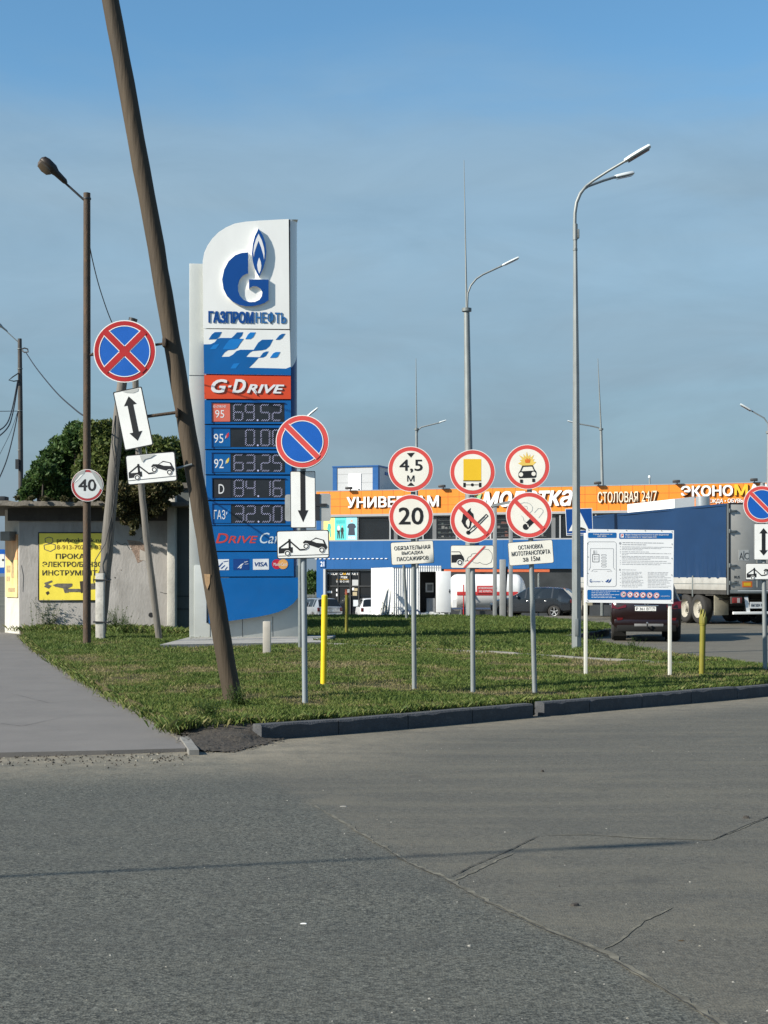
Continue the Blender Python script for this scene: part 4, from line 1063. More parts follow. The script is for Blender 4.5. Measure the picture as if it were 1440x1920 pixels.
def f2(t, k):
    mb = MB(); p, a = rect_plate(mb, 0, 0, 55 * k, 112 * k, R(11.5), 0, bw=.07); k_arrow2(p, a)
    p.up(); p.poly([(-.35, a - .09), (.78, a - .09), (.70, a - .28), (.35, a - .34), (-.1, a - .22)], mat('peeled_grey', (.45, .46, .44), .6)); mb.build('sign_face', t, smooth=25)
    mb = MB(); mb.tube([(20 * k, .03, 4 * k), (84 * k, .05, 13 * k)], .02, RUST, 8); mb.box(79 * k, 84 * k, -.02, .2, 3 * k, 20 * k, RUST, .004); mb.build('bracket', t)
hung('arrow_plate', 'tilted white plate with a black two headed arrow under the blue round sign', 250, 785, HD, f2)
def f3(t, k):
    mb = MB(); p, a = rect_plate(mb, 0, 0, 93 * k, 56 * k, R(5), 0); k_tow(p, a)
    p.up(); p.poly([(-.42, a - .05), (.25, a - .05), (.0, a - .18), (-.22, a - .22), (-.34, a - .34)], mat('peeled_grey', (.45, .46, .44), .6)); mb.build('sign_face', t, smooth=25)
    mb = MB()
    for x in (-22, -8): mb.tube([(x * k, .02, 20 * k), ((x - 3) * k, .02, 40 * k)], .008, GALVD, 6)
    mb.tube([(40 * k, .03, -2 * k), (75 * k, .06, 8 * k)], .014, GALVD, 8); mb.build('bracket', t)
hung('tow_plate', 'white tow truck plate hung lowest beside the leaning pole', 284, 878, HD, f3)

# ---- left steel lamp post with its torn 40 sign
LUMB = mat('dark_lamp_housing', (.035, .026, .02), .5, .2, var=.2); LGL = mat('cloudy_lamp_glass', (.10, .075, .05), .3, var=.2)
b = G(163, 1210, LZ); k = b.y / F
t = thing('lamp_post', 'rusty brown steel lamp post with a drooping old lamp at left', 'street lamp', b)
mb = MB(); mb.tube([(0, 0, -.1), (0, 0, (1210 - 362) * k)], [7.6 * k, 6.6 * k], RUST, 16); mb.tube([(0, 0, (1210 - 374) * k), (0, 0, (1210 - 371) * k)], 7.8 * k, DARKM, 14)
mb.build('pole', t)
mb = MB(); mb.tube([(0, -.02, (1210 - 380) * k), (-42 * k, -.02, (1210 - 342) * k)], .025, DARKM, 8); mb.build('arm', t)
def lamp_head(mb, c, d, L, w, h, m1, m2, flat=False):
    """housing along direction d from its neck c: rounded shell with a glass bowl below"""
    d = Vector(d).normalized(); sx = d.cross(Vector((0, 0, 1))).normalized(); up = sx.cross(d).normalized(); c = Vector(c)
    st = [(0, .25), (.08, .5), (.4, .62), (.55, .95), (.8, 1.0), (.94, .8), (1, .35)] if not flat else [(0, .55), (.04, .8), (.25, .95), (.6, 1), (.95, .92), (1, .7)]
    n = 12; vs = []; fs = []; vb = []
    for a, s_ in st:
        for j in range(n):
            th = 2 * math.pi * j / n
            q = math.sin(th); vs.append(c + d * (a * L) + sx * (math.cos(th) * w / 2 * s_) + up * (q * h / 2 * s_ * (1 if q > 0 else .55)))
    for i in range(len(st) - 1):
        for j in range(n): fs.append((i * n + j, i * n + (j + 1) % n, (i + 1) * n + (j + 1) % n, (i + 1) * n + j))
    fs += [list(range(n))[::-1], [(len(st) - 1) * n + j for j in range(n)]]
    mb.add(vs, fs, m1)
    if not flat:
        vs = []; fs = []
        for a, s_ in ((.5, .3), (.58, .85), (.75, 1), (.92, .8), (.98, .3)):
            for j in range(n):
                th = 2 * math.pi * j / n; q = math.sin(th)
                vs.append(c + d * (a * L) + sx * (math.cos(th) * w / 2 * s_ * .92) + up * (-h * .2 + q * h * .42 * s_))
        for i in range(4):
            for j in range(n): fs.append((i * n + j, i * n + (j + 1) % n, (i + 1) * n + (j + 1) % n, (i + 1) * n + j))
        mb.add(vs, fs, m2)
    else:
        q = [c + d * (.1 * L) + sx * w * .38 - up * (h * .30), c + d * (.1 * L) - sx * w * .38 - up * (h * .30), c + d * (.92 * L) - sx * w * .38 - up * (h * .30), c + d * (.92 * L) + sx * w * .38 - up * (h * .30)]
        mb.add([v - up * .01 for v in q], [(0, 1, 2, 3)], m2)
mb = MB(); lamp_head(mb, (-38 * k, -.02, (1210 - 345) * k), (-40, -14, 37), 64 * k, 26 * k, 26 * k, LUMB, LGL); mb.build('lamp_head', t)
c = P(164, 910, b.y - .12); t = thing('speed_sign', 'round 40 sign with its film peeling away on the rusty lamp post', 'road sign', c)
mb = MB(); FILM = mat('peeled_film_grey', (.32, .34, .33), .45, var=.1); p = disc_plate(mb, 0, 0, 30 * k, 0, mat('faded_dark_red', (.30, .025, .03), .5, var=.15), mat('worn_sign_white', (.55, .58, .58), .5, var=.08, dirt=.2), inner=.82)
p.text('40', -.56, -.36, .56, .38, BLACK, .035); p.up()
p.poly([(-.10, .96), (-.3, .93), (-.6, .75), (-.82, .45), (-.93, .12), (-.70, .38), (-.40, .62), (-.2, .70)], FILM)
p.poly([(.12, .98), (.4, .88), (.72, .62), (.90, .30), (.97, -.15), (.90, -.28), (.76, .02), (.54, .40), (.30, .75)], FILM); p.up()
p.poly([(-.45, .62), (-.25, .70), (-.55, .36), (-.86, .10)], WHITE); p.poly([(.30, .74), (.54, .38), (.76, .0), (.90, -.28), (.62, -.06), (.38, .42)], mat('film_light', (.6, .62, .61), .4))
mb.build('sign_face', t, smooth=25)
mb = MB(); mb.tube([(-.1, .05, .0), (.1, .05, 0)], .012, GALVD, 6); mb.box(-.1, .1, .03, .2, .18, .21, GALVD); mb.build('bracket', t)

# ---- forked grey wooden pole (A frame)
b = P(243, 1192, 37.2); b.z = .205; k = 37.2 / F
t = thing('forked_pole', 'two old grey wooden poles joined at the top like an A', 'utility pole', b)
q = lambda px, py, y=0: ((px - 243) * k, y, (1192 - py) * k)
mb = MB(); leanpole(mb, [(q(187, 1206), 9 * k), (q(190, 1180), 9.4 * k), (q(203, 1000), 11.5 * k), (q(224, 760), 9.5 * k), (q(243, 610), 8 * k)], WOODG, wob=.008); mb.build('pole', t)
mb = MB(); leanpole(mb, [(q(303, 1207, -.3), 6 * k), (q(277, 1010, -.2), 6.2 * k), (q(262, 870, -.1), 6 * k), (q(249, 605, .0), 6 * k)], WOODG, wob=.006); mb.build('strut', t)
mb = MB(); leanpole(mb, [(q(246, 612), 8 * k), (q(250, 597), 8.4 * k)], DARKM, wob=0); mb.build('cap', t)
mb = MB(); x0, x1 = q(185, 0)[0], q(200, 0)[0]
mb.box(x0, x1, -.42, -.22, -.2, (1192 - 1075) * k, mat('whitewashed_concrete', (.52, .50, .45), .9, var=.2, scale=6, dirt=.5), .01)
for zz in (1087, 1165): mb.tube([(x0 - .05, -.44, (1192 - zz) * k), (x1 + .1, -.44, (1192 - zz - 1) * k), (x1 + .1, .0, (1192 - zz) * k)], .018, DARKM, 6)
mb.build('concrete_stub', t)
mb = MB(); pts = [q(218, 780, -.12), q(212, 830, -.16), q(222, 900, -.2), q(214, 960, -.2), q(200, 1020, -.2), q(182, 1050, -.22), q(180, 1090, -.3), q(188, 1120, -.2)]
mb.tube(pts, .012, CABLE, 5, False); mb.tube([q(226, 800, -.12), q(216, 900, -.14), q(214, 980, -.16), q(206, 1040, -.2)], .010, CABLE, 5, False); mb.build('loose_cable', t)

# ================================================ OLD CONCRETE BUILDING AT LEFT
WALLM = mat('grey_render', (.33, .315, .30), .9, var=.2, scale=1.3, dirt=.6, bump=.4, bscale=18, dcol=(.15, .138, .122), stretch=(1, 1, .4))
WALLP = mat('pale_render', (.50, .48, .43), .9, var=.15, scale=1.5, dirt=.4, bump=.3, bscale=18, dcol=(.28, .25, .2))
SLABM = mat('crumbling_slab', (.125, .113, .095), .95, var=.35, scale=7, dirt=.6, bump=.9, bscale=14, dcol=(.07, .06, .045))
bw = Pl((36 - CX) / F * 43, 43, 0, R(-1))
bt = thing('concrete_building', 'low old concrete building with a flat crumbling roof slab at left', 'building', (bw.x, bw.y, 0), bw.a)
uE = bw.uv(322, 1000)[0]
mb = MB(); zt = 3.55
mb.box(0, uE, 0, .3, -.1, zt, WALLM); mb.box(uE - .3, uE, .3, 6, -.1, zt, WALLM)
mb.build('front_wall', bt, smooth=0)
mb = MB(); mb.box(-.3, uE, -.10, -.002, zt - .36, zt - .01, mat('slab_shade_dark', (.045, .042, .038), .95, var=.3, scale=3, dirt=.4, dcol=(.09, .085, .075))); mb.build('slab_shade_strip', bt, smooth=0)  # dark strip in place of the shade under the roof slab
mb = MB()
mb.add([(0, 0, -.1), (0, .3, -.1), (-.72, 1.55, -.1), (-.72, 1.2, -.1), (0, 0, zt), (0, .3, zt), (-.72, 1.55, zt), (-.72, 1.2, zt)], [(0, 3, 7, 4), (4, 5, 6, 7), (1, 2, 6, 5), (2, 3, 7, 6), (0, 1, 2, 3)], WALLP)
mb.box(-.72, -.5, 1.5, 6, -.1, zt, WALLM)
o = mb.build('side_wall', bt, smooth=0); solid(o.data)
mb = MB()
n = 40; vs = []
for i in range(n + 1):
    u = -2.6 + (uE + 1.5 + 2.6) * i / n
    f0 = -.82 + .10 * random.uniform(-.3, .3); j = random.uniform(-.03, .03)
    vs += [(u, f0, zt + .02 + j * .6), (u, f0 + .01, zt + .08), (u, f0 + .05, zt + .15 + j), (u, 6.2, zt + .17 + j), (u, 6.2, zt + .02), (u, .0, zt + .0)]
fs = [(i * 6 + q, (i + 1) * 6 + q, (i + 1) * 6 + (q + 1) % 6, i * 6 + (q + 1) % 6) for i in range(n) for q in range(6)]
mb.add(vs, fs, SLABM); o = mb.build('roof_slab', bt, smooth=50); solid(o.data)
mb = MB(); a, b = bw.uv(316, 1180)[0], bw.uv(331, 1180)[0]
mb.box(a, b, -.25, .2, -.1, bw.uv(320, 925)[1], WALLP, .02); mb.build('pilaster', bt)
mb = MB(); c = bw.uv(368, 1180)[0]
mb.box(b + .002, c, .10, .2, -.1, bw.uv(340, 915)[1], mat('wall_shade_grey', (.085, .095, .09), .7, .1, var=.15, scale=2, dirt=.3)); mb.box(b, c + .1, .0, .24, bw.uv(340, 915)[1], bw.uv(340, 905)[1], SLABM)  # dark panel colour stands in for the shaded side of the pilaster
for pz in (1118, 1142): z_ = bw.uv(340, pz)[1]; mb.box(b + .004, c - .004, .085, .10, z_ - .015, z_ + .015, DARKM)
mb.build('shaded_wall_panel', bt, smooth=0)
# spalled plaster, holes, cracks
mb = MB(); SPALL = mat('bare_brick_rubble', (.26, .19, .15), .95, var=.4, scale=9, bump=.9, bscale=25)
W_ = lambda l: [bw.uv(*q) for q in l]
mb.prism(W_([(238, 1012), (262, 1015), (272, 1022), (270, 1050), (258, 1056), (252, 1040), (246, 1030)]), -.004, -.004, SPALL)
mb.prism(W_([(262, 1030), (275, 1036), (278, 1052), (262, 1050)]), -.006, -.006, mat('fresh_plaster', (.42, .39, .35), .9, var=.2))
a = bw.uv(283, 1153); hb = MB(); hb.prism(circ(a[0], a[1], .07, 12), -.007, -.007, BLACK); hb.build('drain_hole', bt, smooth=0)
for l_ in (((218, 1015), (228, 1022), (236, 1018), (243, 1030)), ((262, 1012), (268, 1006), (275, 1010)), ((40, 1060), (44, 1080), (43, 1110)), ((300, 1110), (310, 1113), (318, 1112))):
    for p_, q_ in zip(W_(l_), W_(l_)[1:]): mb.prism(seg(p_, q_, .012), -.005, -.005, BLACK)
for i in range(14):
    a = bw.uv(random.uniform(40, 310), random.uniform(1010, 1110)); mb.prism(circ(a[0], a[1], random.uniform(.008, .025), 6), -.0055, -.0055, random.choice([SPALL, BLACK, WALLP]))
mb.build('spalled_plaster', bt, smooth=0)
# wall lamp box on the chamfered corner
c = P(16, 1006, 43.2); mb = MB(); mb.box(-.18, .18, -.15, .2, -.12, .14, mat('grey_box', (.18, .17, .15), .8, var=.2, dirt=.4), .015)
o = mb.build('wall_box', None, c); tag(o, 'small grey box fixed high on the chamfered building corner', 'box'); o.rotation_euler = (0, 0, R(-30))
# posters
BANY = mat('banner_yellow', (.80, .66, .07), .45, var=.07, scale=1.6, dirt=.08, dcol=(.45, .33, .05)); BANB = mat('banner_brown_black', (.03, .022, .012), .6, var=.2); BANG = mat('banner_grey', (.11, .10, .085), .6, var=.4, scale=14)
a, b_ = bw.uv(74, 1125), bw.uv(196, 1000)
bn = thing('banner', 'yellow tool hire banner with black lettering on the concrete wall', 'banner', (bw.x + a[0] * bw.dx, bw.y + a[0] * bw.dy - .02, a[1]), bw.a)
w, h = b_[0] - a[0], b_[1] - a[1]
mb = MB(); nx_, nz_ = 24, 20
vs = [(w * i / nx_, -.018 - .003 * math.sin(i * 1.7 + j * .6) * math.sin(j * .9 - i * .3) * (0 < i < nx_) * (0 < j < nz_), h * j / nz_) for j in range(nz_ + 1) for i in range(nx_ + 1)]
mb.add(vs, [(j * (nx_ + 1) + i, j * (nx_ + 1) + i + 1, (j + 1) * (nx_ + 1) + i + 1, (j + 1) * (nx_ + 1) + i) for j in range(nz_) for i in range(nx_)], BANY)
mb.box(-.03, w + .03, -.02, .018, -.03, .0, BLACK); mb.box(-.03, w + .03, -.02, .018, h, h + .03, BLACK); mb.box(-.03, 0, -.02, .018, 0, h, BLACK)
mb.build('sheet', bn, smooth=180)
mb = MB(); bx = lambda p0, p1, q0, q1: ((p0 - 74) / 122 * w, (1125 - q1) / 125 * h, (p1 - 74) / 122 * w, (1125 - q0) / 125 * h)
for tx_, px0, px1, q0, q1, bd, mm_ in (('profprokattsk.ru', 107, 190, 1009, 1019, .03, BANB), ('8-913-702-33-03', 107, 190, 1022, 1030, .02, mat('banner_brown', (.25, .15, .02), .6)), ('ПРОКАТ', 105, 169, 1038, 1048, .03, BANB), ('ЭЛЕКТРО/БЕНЗО', 80, 193, 1053, 1063, .03, BANB), ('ИНСТРУМЕНТА', 80, 193, 1069, 1079, .03, BANB)):
    x0, z0, x1, z1 = bx(px0, px1, q0, q1); text(mb, tx_, x0, z0, x1, z1, -.0225, mm_, bd)
mb.build('lettering', bn, smooth=0)
mb = MB(); q = lambda l: [((x - 74) / 122 * w, (1125 - z) / 125 * h) for x, z in l]
for l_, m_ in (([(99, 1097), (108, 1094), (136, 1094), (136, 1099), (128, 1103), (129, 1111), (122, 1112), (119, 1103), (104, 1100)], BANG), ([(128, 1104), (150, 1104), (154, 1110), (130, 1110)], BANG), ([(150, 1090), (160, 1089), (161, 1110), (152, 1112)], BANB), ([(160, 1095), (185, 1093), (186, 1104), (162, 1106)], BANG),
               ([(83, 1093), (98, 1088), (99, 1091), (90, 1095), (97, 1098), (92, 1104), (83, 1100), (86, 1097)], BANG), ([(86, 1111), (91, 1108), (94, 1112), (89, 1116)], BANB)): mb.prism(q(l_), -.023, -.023, m_)
for l_ in ([(85, 1010), (86, 1017), (95, 1019), (100, 1016), (99, 1009), (92, 1007)], [(83, 1022), (84, 1030), (95, 1034), (104, 1029), (104, 1021), (95, 1019)]):
    k_ = q(l_)
    for p_, r_ in zip(k_, k_[1:] + k_[:1]): mb.prism(seg(p_, r_, .02), -.023, -.023, BANG)
mb.build('tool_pictures', bn, smooth=0)
cn0 = Vector((bw.x, bw.y, 0)); ang = math.atan2(-1.2, .72)  # chamfer runs from its far end to the corner
mb = MB(); L = math.hypot(.72, 1.2)
PO = mat('faded_poster_orange', (.66, .36, .17), .7, var=.3, scale=1.6, dirt=.35, dcol=(.6, .5, .3)); PYL = mat('faded_poster_yellow', (.60, .47, .20), .7, var=.25, scale=2, dirt=.4, dcol=(.55, .5, .4))
mb.box(.22, L - .08, -.03, -.005, 1.05, 2.1, PYL); mb.box(.22, L - .08, -.03, -.005, 2.1, 2.82, PO)
for x, z, ww, hh in ((.35, 1.75, .35, .2), (.35, 1.5, .3, .14), (.8, 1.6, .2, .5), (.5, 1.2, .6, .12)): mb.box(x, x + ww, -.034, -.03, z, z + hh, mat('faded_print', (.34, .25, .13), .8, var=.4, scale=12))
o = mb.build('wall_poster', None, cn0 + Vector((-.72, 1.2, 0)), smooth=0); o.rotation_euler = (0, 0, ang); tag(o, 'faded orange and yellow poster on the chamfered corner of the building', 'poster')

# ================================================ TREES
LEAF = leafm('tree_leaves', [(.018, .042, .012), (.042, .088, .022), (.075, .132, .036), (.125, .18, .05)])
LEAF2 = leafm('yellowish_leaves', [(.026, .046, .012), (.068, .10, .022), (.12, .15, .038), (.19, .19, .065)])
BARK = mat('bark', (.06, .05, .04), .9, var=.3, scale=8, bump=.5)
def tree(name, label, cat, base, clumps, n, leaf, mt, seed, group=None, trunk=True):
    """base: world point; clumps: (world centre, radius)"""
    r = np.random.default_rng(seed)
    t = thing(name, label, cat, base, 0, group); B = np.array(base)
    Vs, Ts = [], []
    tot = sum(c[1] ** 2 for c in clumps)
    for c, rad in clumps:
        k = int(n * rad ** 2 / tot); c = np.array(c) - B
        # sub clumps on the crown's skin give an uneven outline with gaps
        ns = max(14, int(75 * rad)); dirs = r.normal(size=(ns, 3)); dirs /= np.linalg.norm(dirs, axis=1)[:, None]
        sc_ = c + dirs * rad * (r.uniform(0, 1.0, ns) ** .45)[:, None] * np.array([1, 1, .9])
        sr = np.minimum(rad * r.uniform(.12, .30, ns), .55)
        tone = r.uniform(-.2, .2, ns); idx = r.integers(0, ns, k)
        d = r.normal(size=(k, 3)); d /= np.linalg.norm(d, axis=1)[:, None]
        p = sc_[idx] + d * (sr[idx] * r.uniform(.2, 1.25, k) ** .7)[:, None]
        fr = r.random(k) < .25; dd = r.normal(size=(k, 3)); dd /= np.linalg.norm(dd, axis=1)[:, None]
        p[fr] = (c + dd * (rad * 1.2 * r.random(k) ** .5)[:, None])[fr]; idx[fr] = r.integers(0, ns, fr.sum())
        a = r.normal(size=(k, 3)); a /= np.linalg.norm(a, axis=1)[:, None]; b = np.cross(a, r.normal(size=(k, 3))); b /= np.linalg.norm(b, axis=1)[:, None]
        l = leaf * r.uniform(.35, 1.6, k)[:, None]
        Vs.append(np.stack([p - a * l, p + b * l * .45, p + a * l, p - b * l * .45], 1)); Ts.append(np.clip(.45 + tone[idx] + r.normal(0, .2, k), 0, 1))
    V = np.concatenate(Vs); o = np_mesh('crown', V, (len(V), 4), mt, np.concatenate(Ts)); o.parent = t
    if trunk:
        mb = MB(); cz = [np.array(c) - B for c, _ in clumps]; top = max(c[2] for c in cz); m = np.mean(cz, axis=0)
        mb.tube([(0, 0, -.2), (m[0] * .3, m[1] * .3, top * .3), (m[0] * .8, m[1] * .8, top * .6), (m[0], m[1], top * .85)], [.16, .13, .09, .04], BARK, 8)
        for c in cz: mb.tube([(m[0] * .4, m[1] * .4, top * .35), tuple(c * .8 + np.array([0, 0, .05])), tuple(c)], [.07, .04, .02], BARK, 6)
        mb.build('trunk', t)
    return t
def tpx(name, label, D, cl, n, leaf, mt, seed, trunk=True, cat='tree', group='trees behind the concrete building', zb=0):
    c0 = P(cl[0][0], cl[0][1], D); base = (c0.x, D, zb)
    return tree(name, label, cat, base, [((lambda q: (q.x, q.y + random.uniform(-1, 1), q.z))(P(a, b, D)), r_ / F * D) for a, b, r_ in cl], n, leaf, mt, seed, group, trunk)
tpx('bushy_tree', 'small dark tree right behind the far left lamp pole', 53, [(70, 905, 24), (54, 928, 14), (90, 885, 20), (64, 882, 9), (100, 915, 26)], 22000, .075, LEAF, 1)
tpx('bushy_tree', 'tall dark tree peaking left of the rusty lamp post', 54, [(118, 845, 32), (146, 812, 20), (104, 868, 28), (135, 895, 38), (150, 830, 26), (112, 905, 34), (160, 870, 34)], 44000, .075, LEAF, 2)
tpx('bushy_tree', 'sunlit green tree peaking right of the rusty lamp post', 52, [(190, 838, 30), (178, 812, 20), (204, 812, 22), (185, 890, 42), (212, 858, 32), (225, 900, 36)], 44000, .075, LEAF2, 3)
tpx('bushy_tree', 'dark tree seen between the legs of the forked pole', 53, [(242, 858, 32), (228, 828, 22), (252, 832, 20), (245, 905, 40), (270, 870, 30), (275, 910, 34)], 38000, .075, LEAF, 4)
tpx('bushy_tree', 'sparse tree behind the leaning pole with twigs against the sky', 52, [(305, 860, 30), (290, 835, 18), (322, 840, 20), (335, 865, 22), (300, 900, 36), (330, 905, 28)], 40000, .075, LEAF2, 5)
vb = bw.uv(262, 940); D_ = 41.8
cl = [((lambda q: (q.x, q.y + random.uniform(-.2, .4), q.z))(P(a, b, D_)), r_ / F * D_) for a, b, r_ in [(196, 925, 12), (208, 932, 14), (224, 922, 17), (244, 925, 19), (266, 922, 20), (290, 920, 19), (312, 918, 17), (330, 915, 12), (206, 950, 11), (225, 952, 14), (245, 955, 16), (268, 958, 15), (292, 952, 14), (310, 946, 10), (234, 975, 9), (252, 982, 9), (268, 978, 8), (250, 1000, 5)]]
VINE = leafm('dry_vine_leaves', [(.022, .026, .010), (.055, .06, .02), (.10, .09, .036), (.16, .12, .065)])
cl2 = [((lambda q: (q.x, q.y + random.uniform(-.3, .5), q.z))(P(a, 936 + random.uniform(-3, 2), 42.1)), random.uniform(2, 6) / F * 42) for a in [random.uniform(30, 215) for _ in range(26)]]
tree('roof_weeds', 'low dry weeds growing along the crumbling roof edge at left', 'weed', (P(120, 938, 42.4).x, 42.4, 3.66), cl2, 5000, .035, VINE, 19, None, False)
tree('vine', 'tangled dry vine hanging over the building roof edge behind the forked pole', 'vine', (P(262, 930, D_).x, 42.6, 3.6), cl, 44000, .05, VINE, 9, None, False)

# ================================================ FAR POLE, CABLES
b = P(38, 1150, 62); b.z = -.3; k = 62 / F
t = thing('lamp_post', 'far dark pole with an amber lamp and slack wires at the left edge', 'street lamp', b)
zt = (1080 - 635) * k + H - b.z; zz = lambda py: (1080 - py) * k + H - b.z
POLD = mat('dark_weathered_pole', (.055, .052, .05), .8, var=.3, scale=5, dirt=.3)
mb = MB(); mb.tube([(3 * k, 0, 0), (0, 0, zz(760)), (-1 * k, 0, zt)], [5 * k, 4.6 * k, 3.8 * k], POLD, 12)
for py_ in (655, 692, 771, 845): mb.tube([(-.5 * k, 0, zz(py_)), (-.5 * k, 0, zz(py_ - 1.5))], 5.2 * k, GALVD, 12)
mb.build('pole', t)
mb = MB(); mb.tube([(-2 * k, 0, zz(643)), (-25 * k, 0, zz(622))], 1.1 * k, GALVD, 6); mb.build('arm', t)
mb = MB(); lamp_head(mb, (-24 * k, 0, zz(622)), (-20, -5, 16), 30 * k, 9 * k, 8 * k, mat('lamp_housing_grey', (.3, .31, .3), .5), mat('amber_glass', (.75, .42, .10), .25)); mb.build('lamp_head', t)
mb = MB(); mb.tube([(4 * k, -.1, zz(655)), (10 * k, -.2, zz(654)), (16 * k, -.2, zz(656)), (17 * k, -.2, zz(661)), (10 * k, -.2, zz(662)), (5 * k, -.1, zz(658))], .03, CABLE, 5); mb.build('cable_coil', t); mb = MB(); mb.tube([(-2 * k, -.1, zz(700)), (-12 * k, -.2, zz(708)), (-19 * k, -.2, zz(714)), (-10 * k, -.2, zz(716)), (-2 * k, -.1, zz(714))], .025, CABLE, 5)
mb.build('cable_coil', t); mb = MB(); mb.box(-6 * k, 0, -.3, -.1, zz(880), zz(862), DARKM); mb.build('junction_box', t)
def cable(label, pts, r, name='cable', grp='overhead wires'):
    mb = MB(); o = []; pts = [Vector(p) for p in pts]
    for i in range(len(pts) - 1):
        p0, p1, p2, p3 = pts[max(i - 1, 0)], pts[i], pts[i + 1], pts[min(i + 2, len(pts) - 1)]
        for j in range(8):
            t_ = j / 8; o.append(.5 * ((2 * p1) + (p2 - p0) * t_ + (2 * p0 - 5 * p1 + 4 * p2 - p3) * t_ * t_ + (3 * p1 - p0 - 3 * p2 + p3) * t_ ** 3))
    o.append(pts[-1]); mb.tube(o, r, CABLE, 5)
    return tag(mb.build(name), label, 'cable', grp)
cable('black wire sagging from the far left pole to the rusty lamp post', [P(48, 660, 61.8), P(68, 690, 55), P(105, 735, 46), P(140, 767, 38), P(158, 780, 33.9)], .020)
cable('thin wire from the rusty lamp post down to the forked pole top', [P(166, 448, 33.7), P(174, 490, 34.2), P(190, 550, 34.8), P(214, 612, 35.4), P(243, 640, 35.5)], .012)
cable('thick slack cable drooping leftmost from the far pole', [P(33, 715, 61.8), P(22, 770, 60), P(8, 800, 58), P(-30, 820, 54)], .026)
cable('second slack cable drooping from the far pole', [P(34, 718, 61.8), P(24, 775, 60), P(12, 805, 58), P(-25, 835, 54)], .026)
cable('thin straight wire leaving the far pole to the left', [P(36, 771, 61.8), P(15, 771, 60), P(-40, 772, 55)], .014)
cable('long cable swooping steeply down left of the far pole', [P(34, 772, 61.8), P(24, 820, 60), P(10, 870, 58), P(-15, 925, 56)], .024)
cable('faint thin wire beside the steep cable left of the far pole', [P(33, 772, 61.8), P(20, 810, 60), P(3, 845, 58), P(-20, 890, 56)], .010)
# roof junk box and blue information sign peeking at the very left
c = P(0, 942, 47); mb = MB(); mb.box(-.25, .2, -.2, .3, .0, .18, DARKM, .02); mb.box(-.2, .12, -.1, .2, -.30, .0, GALVD); o = mb.build('rooftop_box', None, c); tag(o, 'dark box on the roof slab at the left edge', 'box')
b = P(2, 1140, 58); b.z = -.1; k = 58 / F
t = thing('information_sign', 'blue and white sign half cut by the left edge behind the building', 'road sign', b)
mb = MB(); mb.tube([(-.1, .05, 0), (-.1, .05, 2.6)], .04, GALVD, 8); mb.build('pole', t)
mb = MB(); zb_ = lambda py: (1080 - py) * k + H - b.z
mb.prism(rrect(-14 * k, zb_(1075), 8.5 * k, zb_(1030), .06), -.03, 0, SBLUE, BACK); mb.prism(rrect(-11 * k, zb_(1064), 6.5 * k, zb_(1039), .03), -.033, -.03, WHITE); mb.prism(circ(4 * k, zb_(1050), 2.2 * k, 12), -.036, -.036, BLACK)
mb.build('sign_face', t, smooth=25)

# ================================================ POSTS ON THE LAWN
YPOST = mat('yellow_paint', (.72, .53, .012), .45, var=.07, scale=4, dirt=.08, dcol=(.4, .25, .02)); OLIVE = mat('olive_yellow_paint', (.19, .17, .014), .6, var=.15, scale=5, dirt=.3, dcol=(.14, .12, .03)); BEIGE = mat('beige_paint', (.42, .39, .34), .6, var=.1, dirt=.15)
def bollard(px, py, top, w, label, m, cat='post', taper=1.0):
    b = G(px, py, LZ); k = b.y / F; mb = MB(); r = w * k / 2; h = (py - top) * k
    mb.tube([(0, 0, -.1), (0, 0, h - r * .4)], r, m, 18); mb.lathe([(r, h - r * .4), (r * .85, h - r * .1), (r * .5, h)], m, 18, 'z')
    return mb, b, k, h
mb, b, k, h = bollard(606.5, 1283, 1115, 11.5, '', YPOST)
o = mb.build('yellow_post', None, b); tag(o, 'bright yellow steel post in the lawn beside the no parking sign', 'post'); o.rotation_euler = (0, R(.8), 0)
mb, b, k, h = bollard(650, 1190, 1106, 6.5, '', OLIVE); t = thing('yellow_post', 'far olive yellow post with a red top near the shop entrance', 'post', b)
mb.build('pole', t); mb = MB(); mb.tube([(0, 0, h - 9 * k), (0, 0, h + .02)], 3.6 * k, mat('faded_red_brown', (.30, .07, .035), .6), 14); mb.build('red_cap', t)
mb = MB(); mb.box(1.2 * k, 5.5 * k, -.07, -.055, h - 5 * k, h + 1 * k, WHITE); mb.build('white_tag', t)
b = G(500.5, 1226, LZ); k = b.y / F; mb = MB(); mb.box(-7.3 * k, 7.3 * k, -.06, .07, -.1, 61 * k, BEIGE, .012); o = mb.build('stub_post', None, b); tag(o, 'short square beige post standing before the price pylon', 'post')
mb, b, k, h = bollard(1316, 1265, 1166, 11, '', OLIVE); t = thing('broken_post', 'olive yellow post with a torn wrapped top near the red car', 'post', b); t.rotation_euler = (0, R(1.2), 0)
mb.build('pole', t); mb = MB(); r = random.Random(4)
for i in range(16):
    a = 6.283 * i / 16; mb.tube([(math.cos(a) * 5 * k, math.sin(a) * 5 * k, h - 3 * k), (math.cos(a) * 5.6 * k, math.sin(a) * 5.6 * k, h + 8 * k), (math.cos(a + .5) * r.uniform(2, 6) * k, math.sin(a + .5) * 4.5 * k, h + r.uniform(12, 26) * k)], [2.2 * k, 2.0 * k, .8 * k], OLIVE, 6)
mb.tube([(0, 0, h - 6 * k), (0, 0, h + 2 * k)], [6.4 * k, 6.6 * k], OLIVE, 14); mb.build('torn_wrap', t)

